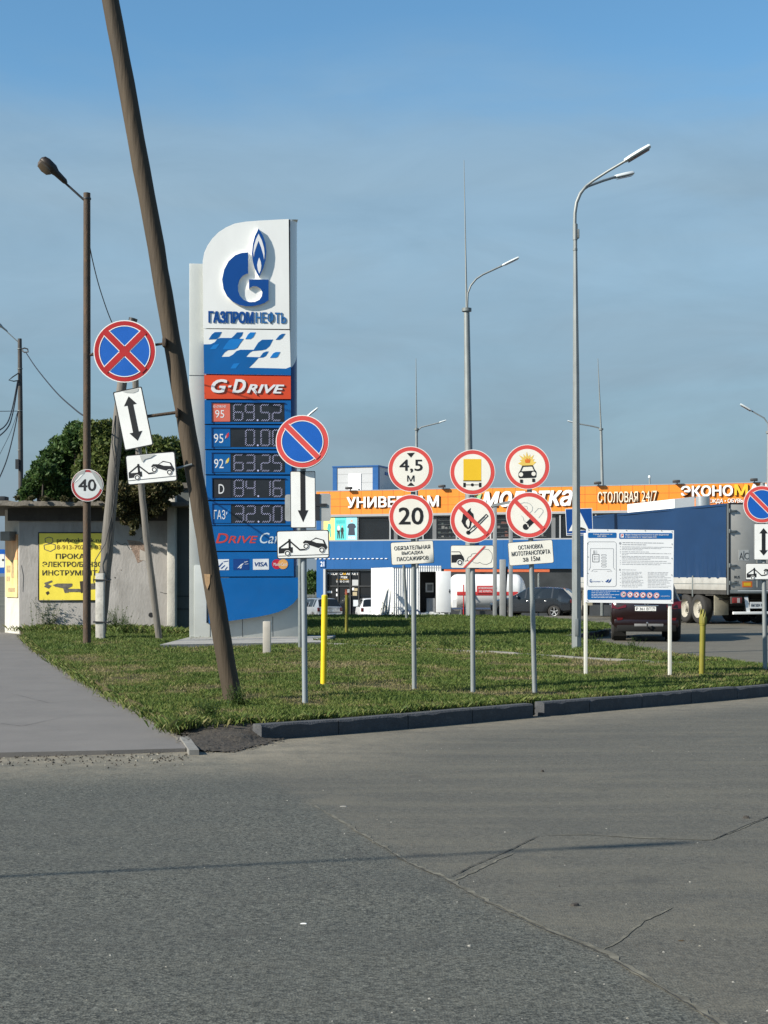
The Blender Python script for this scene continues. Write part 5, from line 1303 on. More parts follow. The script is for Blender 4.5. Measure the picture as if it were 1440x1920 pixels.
# ================================================ LAMP POSTS
LW = mat('lamp_white', (.62, .66, .66), .4, .1, var=.06); LD = mat('lamp_lens_dark', (.05, .055, .06), .3)
b = G(1080, 1217, LZ); k = b.y / F; zz = lambda py: (1217 - py) * k
t = thing('lamp_post', 'tall grey steel lamp post with two lamps pointing right', 'street lamp', b)
mb = MB(); mb.tube([(1 * k, 0, -.1), (0, 0, zz(700)), (-1.5 * k, 0, zz(446))], [9 * k, 6 * k, 3.6 * k], GALV, 8)
mb.build('pole', t, smooth=20)
mb = MB(); mb.box(-3.4 * k, 3.4 * k, -.104, -.08, zz(1192), zz(1160), GALV, .003); mb.build('service_hatch', t)
mb = MB(); mb.tube([(-1.5 * k, 0, zz(450)), (-1.5 * k, 0, zz(420))], 4.6 * k, GALV, 12); mb.box(2.5 * k, 6 * k, -.05, .05, zz(447), zz(430), GALVD, .01); mb.tube([(-1.5 * k, 0, zz(470)), (-1.5 * k, 0, zz(466))], 4.4 * k, GALVD, 10); mb.build('collar', t)
ax = lambda px, py, y=0: tuple(P(px, py, b.y + y) - b)
mb = MB(); mb.tube([ax(1077.5, 430, 0), ax(1078, 400), ax(1081, 380), ax(1088, 363), ax(1099, 349), ax(1112, 339), ax(1140, 321, -.2), ax(1174, 301, -.4)], [3.3 * k] * 4 + [2.5 * k] * 4, GALV, 10); mb.build('arm', t)
mb = MB(); mb.tube([ax(1094, 355, .03), ax(1103, 349, .1), ax(1130, 339, .5), ax(1156, 331, .8)], 2.6 * k, GALV, 10); mb.build('arm', t)
mb = MB(); lamp_head(mb, ax(1171, 303, -.4), (46, -8, 26), 54 * k, 17 * k, 12 * k, LW, LD, True); mb.build('lamp_head', t)
mb = MB(); lamp_head(mb, ax(1152, 333, .8), (37, 12, 11), 42 * k, 15 * k, 11 * k, LW, LD, True); mb.build('lamp_head', t)
def rod_lamp(label, px, base_py, D, zb, col_py, col_w, rod_top, arm, head, px_top=None, rod_px=None):
    b = P(px, 1080, D); b.z = zb; k = D / F; zz = lambda py: (1080 - py) * k + H - zb; X = lambda q: (q - px) * k; pt = px_top if px_top else px; rp = rod_px if rod_px else pt
    t = thing('lamp_post', label, 'street lamp', b)
    mb = MB(); mb.tube([(0, 0, -.1), (X(pt), 0, zz(col_py))], [col_w * k * .9, col_w * k * .5], GALV, 10); mb.tube([(X(pt), 0, zz(col_py) - .02), (X(pt), 0, zz(col_py) + .1)], col_w * k * .85, GALVD, 10); mb.build('pole', t)
    mb = MB(); mb.tube([(X(pt), 0, zz(col_py)), (X((pt + rp) / 2), 0, zz((col_py + rod_top) / 2)), (X(rp), 0, zz(rod_top))], [2.2 * k * (.5 + col_w / 20), 1.2 * k, .5 * k], GALVD, 6)
    if rod_top < col_py - 5: mb.build('lightning_rod', t)
    mb = MB(); mb.tube([(X(a), 0, zz(c)) for a, c in arm], max(1.3 * k, .035), GALV, 8); mb.build('arm', t)
    (hx, hy, ex, ey, hw) = head; mb = MB(); lamp_head(mb, (X(hx), 0, zz(hy)), (ex - hx, -.05, hy - ey), math.hypot(ex - hx, ey - hy) * k, hw * k, hw * .75 * k, LW, LD, True); mb.build('lamp_head', t)
rod_lamp('grey lamp post with a long lightning rod behind the yellow truck sign', 883, 1157, 57, .13, 583, 11, 300, [(876, 585), (877, 550), (883, 535), (893, 523), (905, 515), (944, 497)], (942, 498, 973, 483, 8), 875, 870)
rod_lamp('thin distant lamp post with a rod behind the height limit sign', 782, 1140, 100, -1.2, 806, 5, 672, [(782, 812), (784, 806), (790, 801), (826, 792)], (824, 792, 837, 788, 4), 781, 780)
rod_lamp('thin distant lamp post with its arm to the left behind the lorry', 1135, 1140, 100, -1.2, 806, 5, 672, [(1126, 808), (1122, 802), (1110, 799), (1076, 793)], (1078, 793, 1064, 789, 4), 1127, 1121)
rod_lamp('lamp post at the right edge with its arm reaching left', 1441, 1140, 80, -.6, 812, 6, 810, [(1440, 815), (1440, 795), (1433, 784), (1407, 769)], (1410, 771, 1388, 758, 7))
rod_lamp('lamp post hidden behind the price pylon with only its head showing', 552, 1140, 68, .0, 812, 6, 810, [(553, 815), (556, 800), (566, 790), (578, 780)], (576, 781, 596, 765, 6))

# ================================================ INFORMATION BOARD
ib = Pl((1100 - CX) / F * 23.6, 23.6, LZ, 0)
t = thing('information_board', 'white fuel station safety board with blue bands on two white legs', 'notice board', (ib.x, ib.y, ib.z))
I = lambda l: [ib.uv(*q) for q in l]
LEGW = mat('leg_cream_white', (.72, .71, .64), .5, var=.06, dirt=.1)
for a, b_, yb in ((1101, 1098.5, 1262), (1257, 1256.5, 1271)):
    mb = MB(); u0, u1 = ib.uv(b_, 1200)[0], ib.uv(b_ + 1, 1200)[0]; w_ = 3.2 * (u1 - u0)
    mb.box(u0 - w_, u0 + w_, .0, .05, -.15, ib.uv(a, 1000)[1], LEGW, .004); mb.build('leg', t)
mb = MB(); BW = mat('board_white', (.80, .81, .82), .35, var=.03, scale=2)
mb.prism(I([(1099, 992), (1263, 994.5), (1261.5, 1132), (1097, 1129.5)]), -.03, -.002, BW); mb.build('panel', t, smooth=0)
mb = MB(); K7 = crop(7.2, 1080, 980); BBL = mat('board_blue', (.006, .115, .36), .4, var=.05); GT = mat('board_text_grey', (.33, .34, .36), .6, var=0)
B7 = lambda l: I(K7(l))
def rr7(x0, y0, x1, y1, r, m, y=-.032): 
    mb.prism(B7([(a, b) for a, b in rrect(x0, y0, x1, y1, r, 4)]), y, y, m)
rr7(158, 135, 543, 207, 14, BBL); rr7(578, 140, 1297, 218, 14, BBL); rr7(148, 905, 1284, 1040, 20, BBL)
def tx7(s_, x0, y0, x1, y1, m, bold=0.0, y=-.0345):
    a, b_ = ib.uv(1080 + x0 / 7.2, 980 + y1 / 7.2), ib.uv(1080 + x1 / 7.2, 980 + y0 / 7.2); text(mb, s_, a[0], a[1], b_[0], b_[1], y, m, bold)
tx7('Схема движения на', 228, 147, 482, 168, BW, .01); tx7('АЗС №22', 285, 174, 405, 194, BW, .01)
rr7(598, 150, 640, 202, 4, BW, -.0345); mb.prism(B7([(608, 158), (630, 158), (630, 176), (614, 180), (614, 195), (608, 195)]), -.036, -.036, RED)
tx7('Меры пожарной безопасности для водителей', 662, 152, 1245, 178, BW, .01); tx7('и пассажиров на территории АЗС', 662, 184, 1085, 208, BW, .01)
def outline7(l, w=.006, m=GT, close=True):
    q_ = B7(l)
    for a, b_ in zip(q_, q_[1:] + (q_[:1] if close else [])): mb.prism(seg(a, b_, w), -.032, -.032, m)
outline7(rrect(150, 258, 538, 862, 30, 4), .007)
outline7([(168, 640), (190, 605), (190, 350), (500, 350), (500, 605), (518, 635)], .006, close=False); outline7([(205, 660), (232, 632), (455, 632), (478, 660)], .006, close=False); outline7([(220, 428), (306, 428), (306, 530), (220, 530)], .008, mat('board_dark', (.08, .09, .1), .6))
for yy in (440, 478, 515, 552, 588): outline7(rrect(340, yy - 10, 402, yy + 10, 6, 2), .006)
for x, y in ((238, 382), (238, 398), (238, 413), (248, 455), (248, 478), (248, 500)): rr7(x - 6, y - 6, x + 6, y + 6, 1, mat('board_dark', (.08, .09, .1), .6)); rr7(x + 12, y - 2, x + 44, y + 2, 1, GT)
tx7('СХЕМА', 230, 650, 282, 660, GT); tx7('ВЫЕЗД', 412, 650, 470, 660, GT)
tx7('G', 180, 762, 205, 806, LOGOB, .02); tx7('азпромнефть', 210, 782, 362, 806, LOGOB, 0)
for q_ in ([(395, 800), (418, 770), (440, 762), (432, 785), (412, 808)], [(425, 812), (445, 780), (470, 765), (462, 792), (442, 810)], [(385, 798), (400, 785), (398, 797)], [(452, 768), (478, 752), (470, 764)]): mb.prism(B7(q_), -.033, -.033, LOGOB)
rl = random.Random(11)
def lines7(x0, x1, y, m=GT, h=5.5):
    x = x0
    while x < x1 - 8:
        w_ = min(rl.uniform(14, 62), x1 - x); mb.prism(B7([(x, y - h / 2 + x * .012), (x + w_, y - h / 2 + x * .012), (x + w_, y + h / 2 + x * .012), (x, y + h / 2 + x * .012)]), -.0325, -.0325, m); x += w_ + rl.uniform(5, 9)
for y, a, b_ in ((262, 622, 1175), (288, 622, 940)): lines7(a, b_, y, GT, 8)
rr7(576, 262, 606, 296, 14, GT); rr7(576, 622, 596, 648, 9, GT)
for y, a, b_ in ((318, 615, 1290), (336, 615, 1150), (356, 615, 905), (384, 615, 980), (404, 615, 1275), (424, 615, 690), (446, 615, 1240), (464, 615, 1255), (482, 615, 1000), (508, 615, 1220), (532, 615, 1275), (554, 615, 1130), (628, 612, 805)): lines7(a, b_, y)
for y in (658, 676, 692, 710, 728, 748, 766, 784, 800, 818, 840, 858): lines7(612, rl.uniform(820, 910), y, h=4.5); lines7(962, rl.uniform(1180, 1285), y, h=4.5)
for y in (318, 356, 384, 404, 446, 508, 532, 554, 664, 704, 748, 800, 840): rr7(588, y + 2, 600, y + 8, 1, GT)
for y, a, b_ in ((918, 205, 580), (944, 205, 455), (966, 205, 580), (986, 205, 480), (1006, 205, 530)): lines7(a, b_, y, BW, 5)
tx7('НЕ КУРИТЬ!', 1142, 985, 1262, 1000, BW)
for i, x in enumerate((637, 726, 812, 900, 990, 1082)):
    c = ib.uv(1080 + x / 7.2, 980 + (968 + i * 3) / 7.2); r_ = 5.4 / F * 23.6
    mb.prism(circ(*c, r_, 20), -.034, -.034, BW); mb.ring(*c, r_ * .74, r_ * .92, -.0352, RED, 20)
    if i == 0: text(mb, '20', c[0] - r_ * .5, c[1] - r_ * .35, c[0] + r_ * .5, c[1] + r_ * .4, -.036, BLACK, .02)
    else:
        mb.prism([(c[0] - r_ * .4, c[1] - r_ * (.3 if i % 2 else .4)), (c[0] + r_ * (.4 if i > 2 else .1), c[1] - r_ * .2), (c[0] + r_ * .2, c[1] + r_ * .35), (c[0] - r_ * .2, c[1] + r_ * (.1 if i % 2 else .4))], -.0355, -.0355, BLACK)
        mb.prism(seg((c[0] - r_ * .58, c[1] + r_ * .58), (c[0] + r_ * .58, c[1] - r_ * .58), r_ * .16), -.0365, -.0365, RED)
mb.build('printed_notice', t, smooth=0)
mb = MB()
for x, y in [(1080 + a / 7.2, 980 + b_ / 7.2) for a, b_ in ((165, 98), (420, 100), (675, 105), (928, 108), (1148, 110), (1290, 122), (1290, 288), (1288, 482), (1285, 705), (1283, 1055), (152, 1054), (152, 282), (155, 460), (151, 680))]:
    c = ib.uv(x, y); mb.prism(circ(*c, .007, 8), -.036, -.03, GALVD)
mb.build('rivets', t, smooth=0)

# ================================================ STORE
OFAS = mat('fascia_orange', (.78, .22, .012), .45, var=.05, scale=.7, dirt=.04, dcol=(.5, .13, .01)); SBL = mat('cladding_blue', (.002, .085, .27), .4, var=.06, scale=.6, dirt=.04); SGREY = mat('sandwich_panel_grey', (.42, .43, .44), .5, var=.04, scale=.8); SBLT = mat('trim_blue', (.002, .075, .25), .4, var=.05)
OLINE = mat('fascia_joint', (.30, .075, .008), .7, var=0); GREYT = mat('grey_trim', (.30, .31, .32), .5, var=.05)
WGL = bpy.data.materials.new('store_window'); WGL.use_nodes = True
b_ = WGL.node_tree.nodes['Principled BSDF']; b_.inputs['Base Color'].default_value = (.035, .04, .045, 1); b_.inputs['Roughness'].default_value = .08; b_.inputs['Alpha'].default_value = .42
sD0, sD1 = 106.0, 95.8
sa = Vector(((597 - CX) / F * sD0, sD0)); sb = Vector(((1440 - CX) / F * sD1, sD1)); sang = math.atan2(sb.y - sa.y, sb.x - sa.x)
SG = -1.25
sp = Pl(sa.x, sa.y, SG, sang)
st = thing('store_building', 'long two storey shop with an orange fascia and blue cladding', 'building', (sp.x, sp.y, SG), sang)
Z = lambda px, py: sp.uv(px, py)[1]; UU = lambda px: sp.uv(px, 1000)[0]
LEN = 44.0; zT = Z(625, 921.5); zO = Z(625, 965); zB1 = Z(625, 1015); zB0 = Z(625, 1067)
mb = MB()
mb.box(0, LEN, .35, 24, 0, zT - .1, SGREY); mb.build('walls', st, smooth=0)
mb = MB(); mb.box(-.1, LEN, -.12, .34, zO, zT, OFAS)
w_ = UU(645) - UU(625.3); x = .1
while x < LEN: mb.box(x - .012, x + .012, -.124, -.12, zO, zT, OLINE); x += w_
for f_ in (.34, .67): mb.box(-.1, LEN, -.1235, -.12, zO + (zT - zO) * f_ - .012, zO + (zT - zO) * f_ + .012, OLINE)
mb.box(-.1, LEN, -.16, .36, zO - .16, zO, GREYT); mb.box(-.12, LEN, -.14, .4, zT, zT + .05, GREYT)
mb.build('orange_fascia', st, smooth=0)
mb = MB(); mb.box(-.1, LEN, -.1, .34, zB0, zB1, SBL); x = 0
while x < LEN: mb.box(x - .008, x + .008, -.103, -.1, zB0, zB1, SBLT); x += 1.2
mb.box(-.1, UU(607), -.1, .34, 0, zB0, SBL); mb.box(-.1, UU(603), -.098, .34, zB1, zO - .16, SBL)
mb.build('blue_cladding', st, smooth=0)
# upper ribbon window with lit shelving inside
mb = MB(); mb.box(UU(603), LEN, .30, .34, zB1, zO - .16, DGLASS); rr = random.Random(5)
x = UU(672)
SHELF = mat('shop_shelves', (.16, .17, .17), .7, var=.3, scale=6); GOODS = [mat('goods_a', (.35, .35, .33), .7), mat('goods_b', (.12, .16, .14), .7), mat('goods_c', (.28, .10, .07), .7), mat('goods_d', (.08, .09, .12), .7)]
mb.build('window_backing', st, smooth=0)
mb = MB(); hW = zO - .16 - zB1
while x < LEN - 2:
    ww = rr.uniform(1.0, 2.6)
    if rr.random() < .65:
        for j in range(5):
            z_ = zB1 + hW * (.12 + .17 * j); mb.box(x, x + ww, .2, .3, z_, z_ + .03, SHELF)
            xx = x
            while xx < x + ww - .2:
                if rr.random() < .55: mb.box(xx, xx + rr.uniform(.08, .25), .2, .28, z_ + .03, z_ + rr.uniform(.08, .24), rr.choice(GOODS))
                xx += .26
    if rr.random() < .6: mb.box(x - .35, x - .08, .12, .2, zB1 + .05, zO - .25, SGREY)
    x += ww + rr.uniform(.3, .9)
mb.build('shop_shelves', st, smooth=0)
mb = MB(); x = UU(671); i = 0
while x < LEN:
    mb.box(x - .05, x + .05, -.06, .1, zB1, zO - .16, GREYT if i % 4 else SGREY); x += 2.35; i += 1
mb.box(UU(603), LEN, -.07, .1, zB1, zB1 + .09, GREYT); mb.box(UU(603), LEN, -.07, .1, zO - .25, zO - .16, DARKM); mb.box(UU(599), UU(606), -.08, .1, zB1, zO - .16, GREYT)
mb.build('window_frame', st, smooth=0)
mb = MB(); mb.quad((UU(672), .02, zB1), (LEN, .02, zB1), (LEN, .02, zO - .16), (UU(672), .02, zO - .16), WGL); mb.build('window_pane', st, smooth=0)
# ground floor dark glazing
mb = MB(); a, c = UU(607), UU(760); mb.box(a, c, .25, .30, 0, zB0, DGLASS); mb.box(c, LEN, .2, .34, 0, zB0, mat('dark_shopfront', (.03, .033, .036), .3, var=.3, scale=.6))
mb.box(a, a + .16, -.1, .25, 0, zB0, SGREY); mb.box(a, c, .1, .25, zB0 - .12, zB0, GREYT)
for px in (632, 655, 671, 695, 716): mb.box(UU(px) - .04, UU(px) + .04, .16, .25, 0, zB0 - .12, DARKM)
mb.box(a, c, .17, .25, Z(640, 1099) - .04, Z(640, 1099) + .04, DARKM)
mb.build('ground_floor_glazing', st, smooth=0)
def stext(mb, s_, px0, py0, px1, py1, m, bold=.04, shear=0, depth=.12, y=-.13, side=None, zf=None):
    zc = (Z(px0, py0) + Z(px1, py0)) / 2; zd = (Z(px0, py1) + Z(px1, py1)) / 2
    text(mb, s_, UU(px0), zd, UU(px1), zc, y, m, bold, shear, depth, 0, side)
LSIDE = mat('letter_side_brown', (.25, .16, .1), .6)
mb = MB(); stext(mb, 'УНИВЕРСАМ', 652.5, 930.5, 825, 951.5, TWHITE, .05, side=LSIDE); mb.build('lettering', st, smooth=0)
mb = MB(); stext(mb, 'молотка', 906, 920.5, 1075, 950, TWHITE, .05, .25, side=LSIDE); mb.prism([(UU(889), Z(893, 934)), (UU(905), Z(893, 926)), (UU(901), Z(893, 938))], -.2, -.13, mat('leaf_green', (.25, .5, .25), .5)); mb.build('lettering', st, smooth=0)
mb = MB(); stext(mb, 'СТОЛОВАЯ', 1122, 922, 1197.5, 942.5, mat('letter_cream', (.75, .66, .52), .5), .012, side=LSIDE); stext(mb, '24/7', 1204, 920.5, 1233, 941, mat('letter_cream', (.75, .66, .52), .5), .0, side=LSIDE); mb.build('lettering', st, smooth=0)
mb = MB(); stext(mb, 'ЭКОНО', 1278, 910.5, 1375, 931, TWHITE, .05, side=LSIDE); stext(mb, 'М', 1378, 908.5, 1403, 929, mat('letter_yellow', (.8, .45, .02), .5), .05, side=LSIDE); stext(mb, 'АРКЕТ', 1406, 907, 1492, 927, TWHITE, .05, side=LSIDE)
stext(mb, 'ОДЕЖДА • ОБУВЬ', 1316, 935.5, 1394, 944.5, TWHITE, .015, depth=.05); mb.build('lettering', st, smooth=0)
# entrance signs
mb = MB(); yg = .13
gt = lambda s_, x0, y0, x1, y1, m, b=.03: text(mb, s_, UU(x0), Z(x0, y1), UU(x1), Z(x0, y0), .24, m, b)
gt('ЭКОНО', 610, 1073, 640, 1078, TWHITE); gt('М', 640.5, 1073, 646, 1078, mat('letter_yellow', (.8, .45, .02), .5)); gt('АРКЕТ', 647, 1073, 670, 1078, TWHITE); gt('2 этаж', 632, 1079.5, 649, 1084.5, TWHITE, .02); gt('время работы', 629, 1085, 651, 1088, mat('letter_yellow', (.8, .45, .02), .5), 0); gt('09:00-21:00', 628, 1088.5, 652, 1092, TWHITE, .01)
for x0, y0, x1, y1, m in ((658, 1087, 671, 1099, SGREY), (658, 1102, 662, 1107, TWHITE), (661, 1103, 668, 1108, mat('sticker_tan', (.4, .33, .2), .6)), (659, 1110, 667, 1117, mat('sticker_tan', (.4, .33, .2), .6)), (660, 1125, 670, 1137, mat('sticker_pale', (.5, .55, .58), .6)), (628, 1104, 631, 1109, TWHITE), (628, 1113, 631, 1118, TWHITE), (611, 1108, 620, 1112, TWHITE), (595, 1114, 598, 1119, TWHITE)):
    mb.box(UU(x0), UU(x1), .236, .246 if x0 > 600 else .36, Z(x0, y1), Z(x0, y0), m)
gt('4+', 660, 1089, 669, 1096, BLACK, .02)
mb.build('entrance_notices', st, smooth=0)
mb = MB(); mb.box(UU(601), UU(611.5), -.16, -.10, Z(605, 1064), Z(605, 1050), SBLT); text(mb, '21', UU(602.5), Z(605, 1062), UU(609.5), Z(605, 1053), -.163, TWHITE, .03); mb.build('house_number', st, smooth=0)
mb = MB(); x = UU(592)
while x < UU(728): mb.box(x, x + .16, -.16, -.105, Z(x0, 1048.5) , Z(x0, 1048.5) + .05, TWHITE); x += .32
mb.build('fairy_lights', st, smooth=0)
# advertising posters in the first window
def man(mb, cx, z0, h, m, y, head=True):
    mb.prism([(cx - .10 * h, z0), (cx - .03 * h, z0), (cx, z0 + .42 * h), (cx + .05 * h, z0), (cx + .12 * h, z0), (cx + .09 * h, z0 + .5 * h), (cx + .13 * h, z0 + .55 * h), (cx + .08 * h, z0 + .82 * h), (cx - .08 * h, z0 + .82 * h), (cx - .14 * h, z0 + .5 * h), (cx - .09 * h, z0 + .45 * h)], y, y, m)
    if head: mb.prism(circ(cx, z0 + .91 * h, .06 * h, 10), y, y, mat('poster_skin', (.5, .36, .28), .6))
mb = MB(); z0, z1 = Z(640, 1012.5), Z(640, 969.5); u = [UU(q) for q in (607.5, 628.5, 650, 670)]; hh = z1 - z0
mb.box(u[0] - .08, u[3] + .08, -.06, .1, z0 - .08, z1 + .08, GREYT)
for i, c_ in enumerate(((.78, .72, .22), (.08, .55, .52), (.28, .66, .78))): mb.box(u[i], u[i + 1], -.075, -.06, z0, z1, mat('poster_%s' % ('yellow', 'teal', 'pale_blue')[i], c_, .5, var=.08, scale=1))
man(mb, u[0] + .42, z0 + .2, hh * .72, mat('poster_green', (.05, .4, .36), .6), -.078); mb.prism([(u[1] + .1, z0 + hh * .72), (u[2] - .1, z0 + hh * .72), (u[2] - .1, z0 + hh * .86), (u[1] + .1, z0 + hh * .86)], -.078, -.078, mat('poster_teal_dark', (.03, .40, .40), .6))
man(mb, u[1] + .28, z0 + .1, hh * .62, BLACK, -.078); man(mb, u[1] + .55, z0 + .1, hh * .58, BLACK, -.080); mb.prism([(u[1] + .2, z0 + .42 * hh), (u[1] + .36, z0 + .42 * hh), (u[1] + .36, z0 + .6 * hh), (u[1] + .2, z0 + .6 * hh)], -.082, -.082, TWHITE)
c_ = (u[2] + u[3]) / 2; mb.prism([(c_ - .26, z0 + .2 * hh), (c_ + .26, z0 + .2 * hh), (c_ + .22, z0 + .5 * hh), (c_ + .34, z0 + .55 * hh), (c_ + .22, z0 + .7 * hh), (c_ + .06, z0 + .72 * hh), (c_ - .06, z0 + .72 * hh), (c_ - .22, z0 + .7 * hh), (c_ - .34, z0 + .55 * hh), (c_ - .22, z0 + .5 * hh)], -.078, -.078, mat('poster_navy', (.02, .035, .06), .6)); mb.prism(circ(c_, z0 + .82 * hh, .1, 12), -.078, -.078, mat('poster_skin', (.5, .36, .28), .6)); text(mb, 'MODE', u[2] + .15, z0 + .04, u[3] - .1, z0 + .04 + .13 * hh, -.078, TWHITE, .02)
mb.build('window_posters', st, smooth=0)
# rooftop hut
mb = MB(); ry = 3.0; kz = (sp.y + ry) / sp.y
hp = Pl(sp.x - math.sin(sang) * ry, sp.y + math.cos(sang) * ry, SG, sang)
h0, h1, hz = hp.uv(625.5, 900)[0], hp.uv(708, 900)[0], hp.uv(660, 876)[1]
mb.box(h0, h1, ry, ry + 7, zT - .3, hz, SGREY); 
for z_ in (hp.uv(660, 889)[1], hp.uv(660, 905)[1]): mb.box(h0, h1, ry - .004, ry, z_ - .02, z_ + .02, GREYT)
for a, c in ((h0 - .05, hp.uv(632, 900)[0]), (hp.uv(699, 900)[0], h1 + .05)): mb.box(a, c, ry - .05, ry + .3, zT - .3, hz, SBLT)
mb.box(h0 - .08, h1 + .08, ry - .08, ry + 7.1, hz, hz + .1, SBLT); mb.box(h1, h1 + .06, ry + 1.5, ry + 2.6, hz - .5, hz - .3, SBLT)
ho = mb.build('rooftop_hut', st, smooth=0)
mb = MB(); a, c, z_ = hp.uv(654, 900)[0], hp.uv(677, 900)[0], hp.uv(660, 888.5)[1]
mb.box(a, c, ry - .05, ry - .003, zT - .3, z_, TWHITE); mb.box(c - .22, c - .1, ry - .10, ry - .05, zT + .28, zT + .33, DARKM); mb.box(c - .14, c - .1, ry - .09, ry - .05, zT + .1, zT + .33, DARKM); mb.build('door', ho, smooth=0)
for px in (658, 832, 1123, 1270, 1415):
    mb = MB(); u_ = UU(px); z_ = zT + .05; mb.tube([(u_, 0, z_), (u_, -.3, z_ + .12)], .03, DARKM, 6); mb.box(u_ - .22, u_ + .22, -.55, -.25, z_ + .05, z_ + .22, DARKM, .02); mb.build('floodlight', st)
mb = MB(); u_ = UU(1213); mb.tube([(u_, 1, zT), (u_, 1, zT + .55)], .05, GALV, 8); mb.lathe([(.05, zT + .5), (.11, zT + .55), (.09, zT + .68)], LW, 10, 'z', (u_, 1, 0)); mb.build('roof_vent', st)

# ================================================ KIOSK, TANK, FRAME
CORR = mat('white_corrugated', (.66, .67, .67), .5, var=.08, scale=3, dirt=.12, stretch=(1, 1, .2)); KW = mat('kiosk_white', (.78, .79, .78), .45, var=.04)
kD = 73.0; kz0 = gz(kD) ; kp = Pl((736 - CX) / F * kD, kD, kz0, R(4))
kt = thing('kiosk', 'white corrugated kiosk with its door open in front of the shop', 'kiosk', (kp.x, kp.y, kz0), kp.a)
kz = lambda py: kp.uv(780, py)[1]; ku = lambda px: kp.uv(px, 1100)[0]
def corr(mb, a, b, z0, z1, n, d=.035):
    o = []
    for i in range(n * 2 + 1):
        t_ = i / (n * 2); o.append((a[0] + (b[0] - a[0]) * t_, a[1] + (b[1] - a[1]) * t_))
    dx, dy = b[0] - a[0], b[1] - a[1]; L_ = math.hypot(dx, dy); nx, ny = dy / L_ * d, -dx / L_ * d
    v = []
    for i, p in enumerate(o):
        s_ = 1 if i % 2 else 0; v += [(p[0] + nx * s_, p[1] + ny * s_, z0), (p[0] + nx * s_, p[1] + ny * s_, z1)]
    mb.add(v, [(2 * i, 2 * i + 2, 2 * i + 3, 2 * i + 1) for i in range(len(o) - 1)], CORR)
zt_ = kz(1064); dt = kz(1071); db = kz(1149)
sw_ = Vector((ku(717), 2.4))
mb = MB(); corr(mb, (0, 0), (ku(785), 0), 0, zt_, 12); mb.build('corrugated_wall', kt, smooth=0)
mb = MB(); corr(mb, (-.82, 3.2), (0, 0), 0, zt_, 14); mb.build('corrugated_wall', kt, smooth=0)
mb = MB(); x1_ = ku(828)
mb.box(ku(785), x1_, -.02, .0, dt, zt_ - .12, KW); corr(mb, (ku(785), -.022), (x1_, -.022), zt_ - .2, zt_ + .08, 10, .02); mb.box(ku(785), x1_, -.05, .1, 0, db, CONC); mb.box(x1_ - .03, x1_, 0, 3, 0, zt_, KW); mb.box(ku(785), ku(787), -.03, .05, db, dt, KW)
mb.add([(-.9, 3.3, zt_), (0, -.05, zt_), (x1_, -.05, zt_), (x1_, 3.3, zt_)], [(0, 1, 2, 3)], CORR); mb.box(-.8, x1_, 3.2, 3.25, 0, zt_, CORR)
mb.build('shell', kt, smooth=0)
mb = MB(); ka, kc = ku(787), ku(817); mb.box(ka + .002, x1_ - .04, 1.4, 1.44, db, dt, mat('dark_interior', (.03, .03, .03), .8)); mb.box(ka, x1_ - .04, .05, 1.4, db - .02, db, mat('kiosk_floor', (.10, .10, .10), .8)); mb.box(ku(801), kc, .25, .7, db, kz(1122), mat('grey_cabinet', (.22, .23, .24), .6), .01)
mb.box(ku(803), ku(818), 1.30, 1.38, kz(1111), kz(1093), KW); mb.box(ku(806), ku(816), 1.28, 1.31, kz(1108), kz(1096), mat('window_grey', (.2, .22, .23), .3)); mb.build('interior', kt, smooth=0)
mb = MB(); mb.box(0, 1.0 * (ku(845) - ku(817)), -.04, 0, db + .02, dt, KW, .006); mb.tube([(.85 * (ku(845) - ku(817)), -.1, kz(1109)), (.97 * (ku(845) - ku(817)), -.1, kz(1109))], .02, DARKM, 6); mb.box(.88 * (ku(845) - ku(817)), .92 * (ku(845) - ku(817)), -.07, -.04, kz(1112), kz(1105), DARKM)
o = mb.build('door', kt, (ku(817), -.06, 0)); o['label'] = 'white door leaf swung open'
# stacked planks, hoop barrier, white block pile
pk = lambda px, py, D: P(px, py, D)
PLK = mat('pale_weathered_planks', (.55, .54, .50), .8, var=.15, scale=4, dirt=.3, stretch=(1, 1, .2)); rp = random.Random(8)
for i, (a, b_) in enumerate([(711, 725), (714, 722), (716, 727), (719, 724), (722, 728), (724, 727), (726, 731), (728, 733)]):
    mb = MB(); p0, p1 = P(a, 1155, 71.5 + .06 * i), P(b_, 1100 + rp.uniform(0, 28), 72.5 + .05 * i); p0.z = gz(71.5)
    d = (p1 - p0); mb.box(-.035, .035, -.012, .012, 0, d.length, PLK); o = mb.build('plank', None, p0, smooth=0); o.rotation_euler = d.to_track_quat('Z', 'Y').to_euler()
    tag(o, 'pale wooden plank leaning in a bundle on the white kiosk', 'plank', 'planks leaning on the kiosk')
HB = mat('blue_grey_rail', (.07, .10, .17), .5, var=.1); b = P(772, 1155, 70.5); b.z = gz(70.5); k = 70.5 / F; zz = lambda py: (1080 - py) * k + H - b.z
mb = MB(); mb.tube([(-17 * k, 0, 0), (-17 * k, 0, zz(1148)), (-13 * k, 0, zz(1144.5)), (11 * k, 0, zz(1144.5)), (15 * k, 0, zz(1148)), (15 * k, 0, 0)], .045, HB, 8); o = mb.build('hoop_barrier', None, b); tag(o, 'low dark blue hoop barrier before the kiosk', 'barrier')
b = G(763, 1162, LZ) ; k = b.y / F; mb = MB(); mb.tube([(0, 0, 0), (-6 * k, 0, (1162 - 1060) * k)], .055, GALVD, 10); o = mb.build('leaning_post', None, b); tag(o, 'grey leaning steel post in front of the kiosk wall', 'post')
b = P(806, 1154, 70.8); b.z = gz(70.8); mb = MB(); rq = random.Random(3)
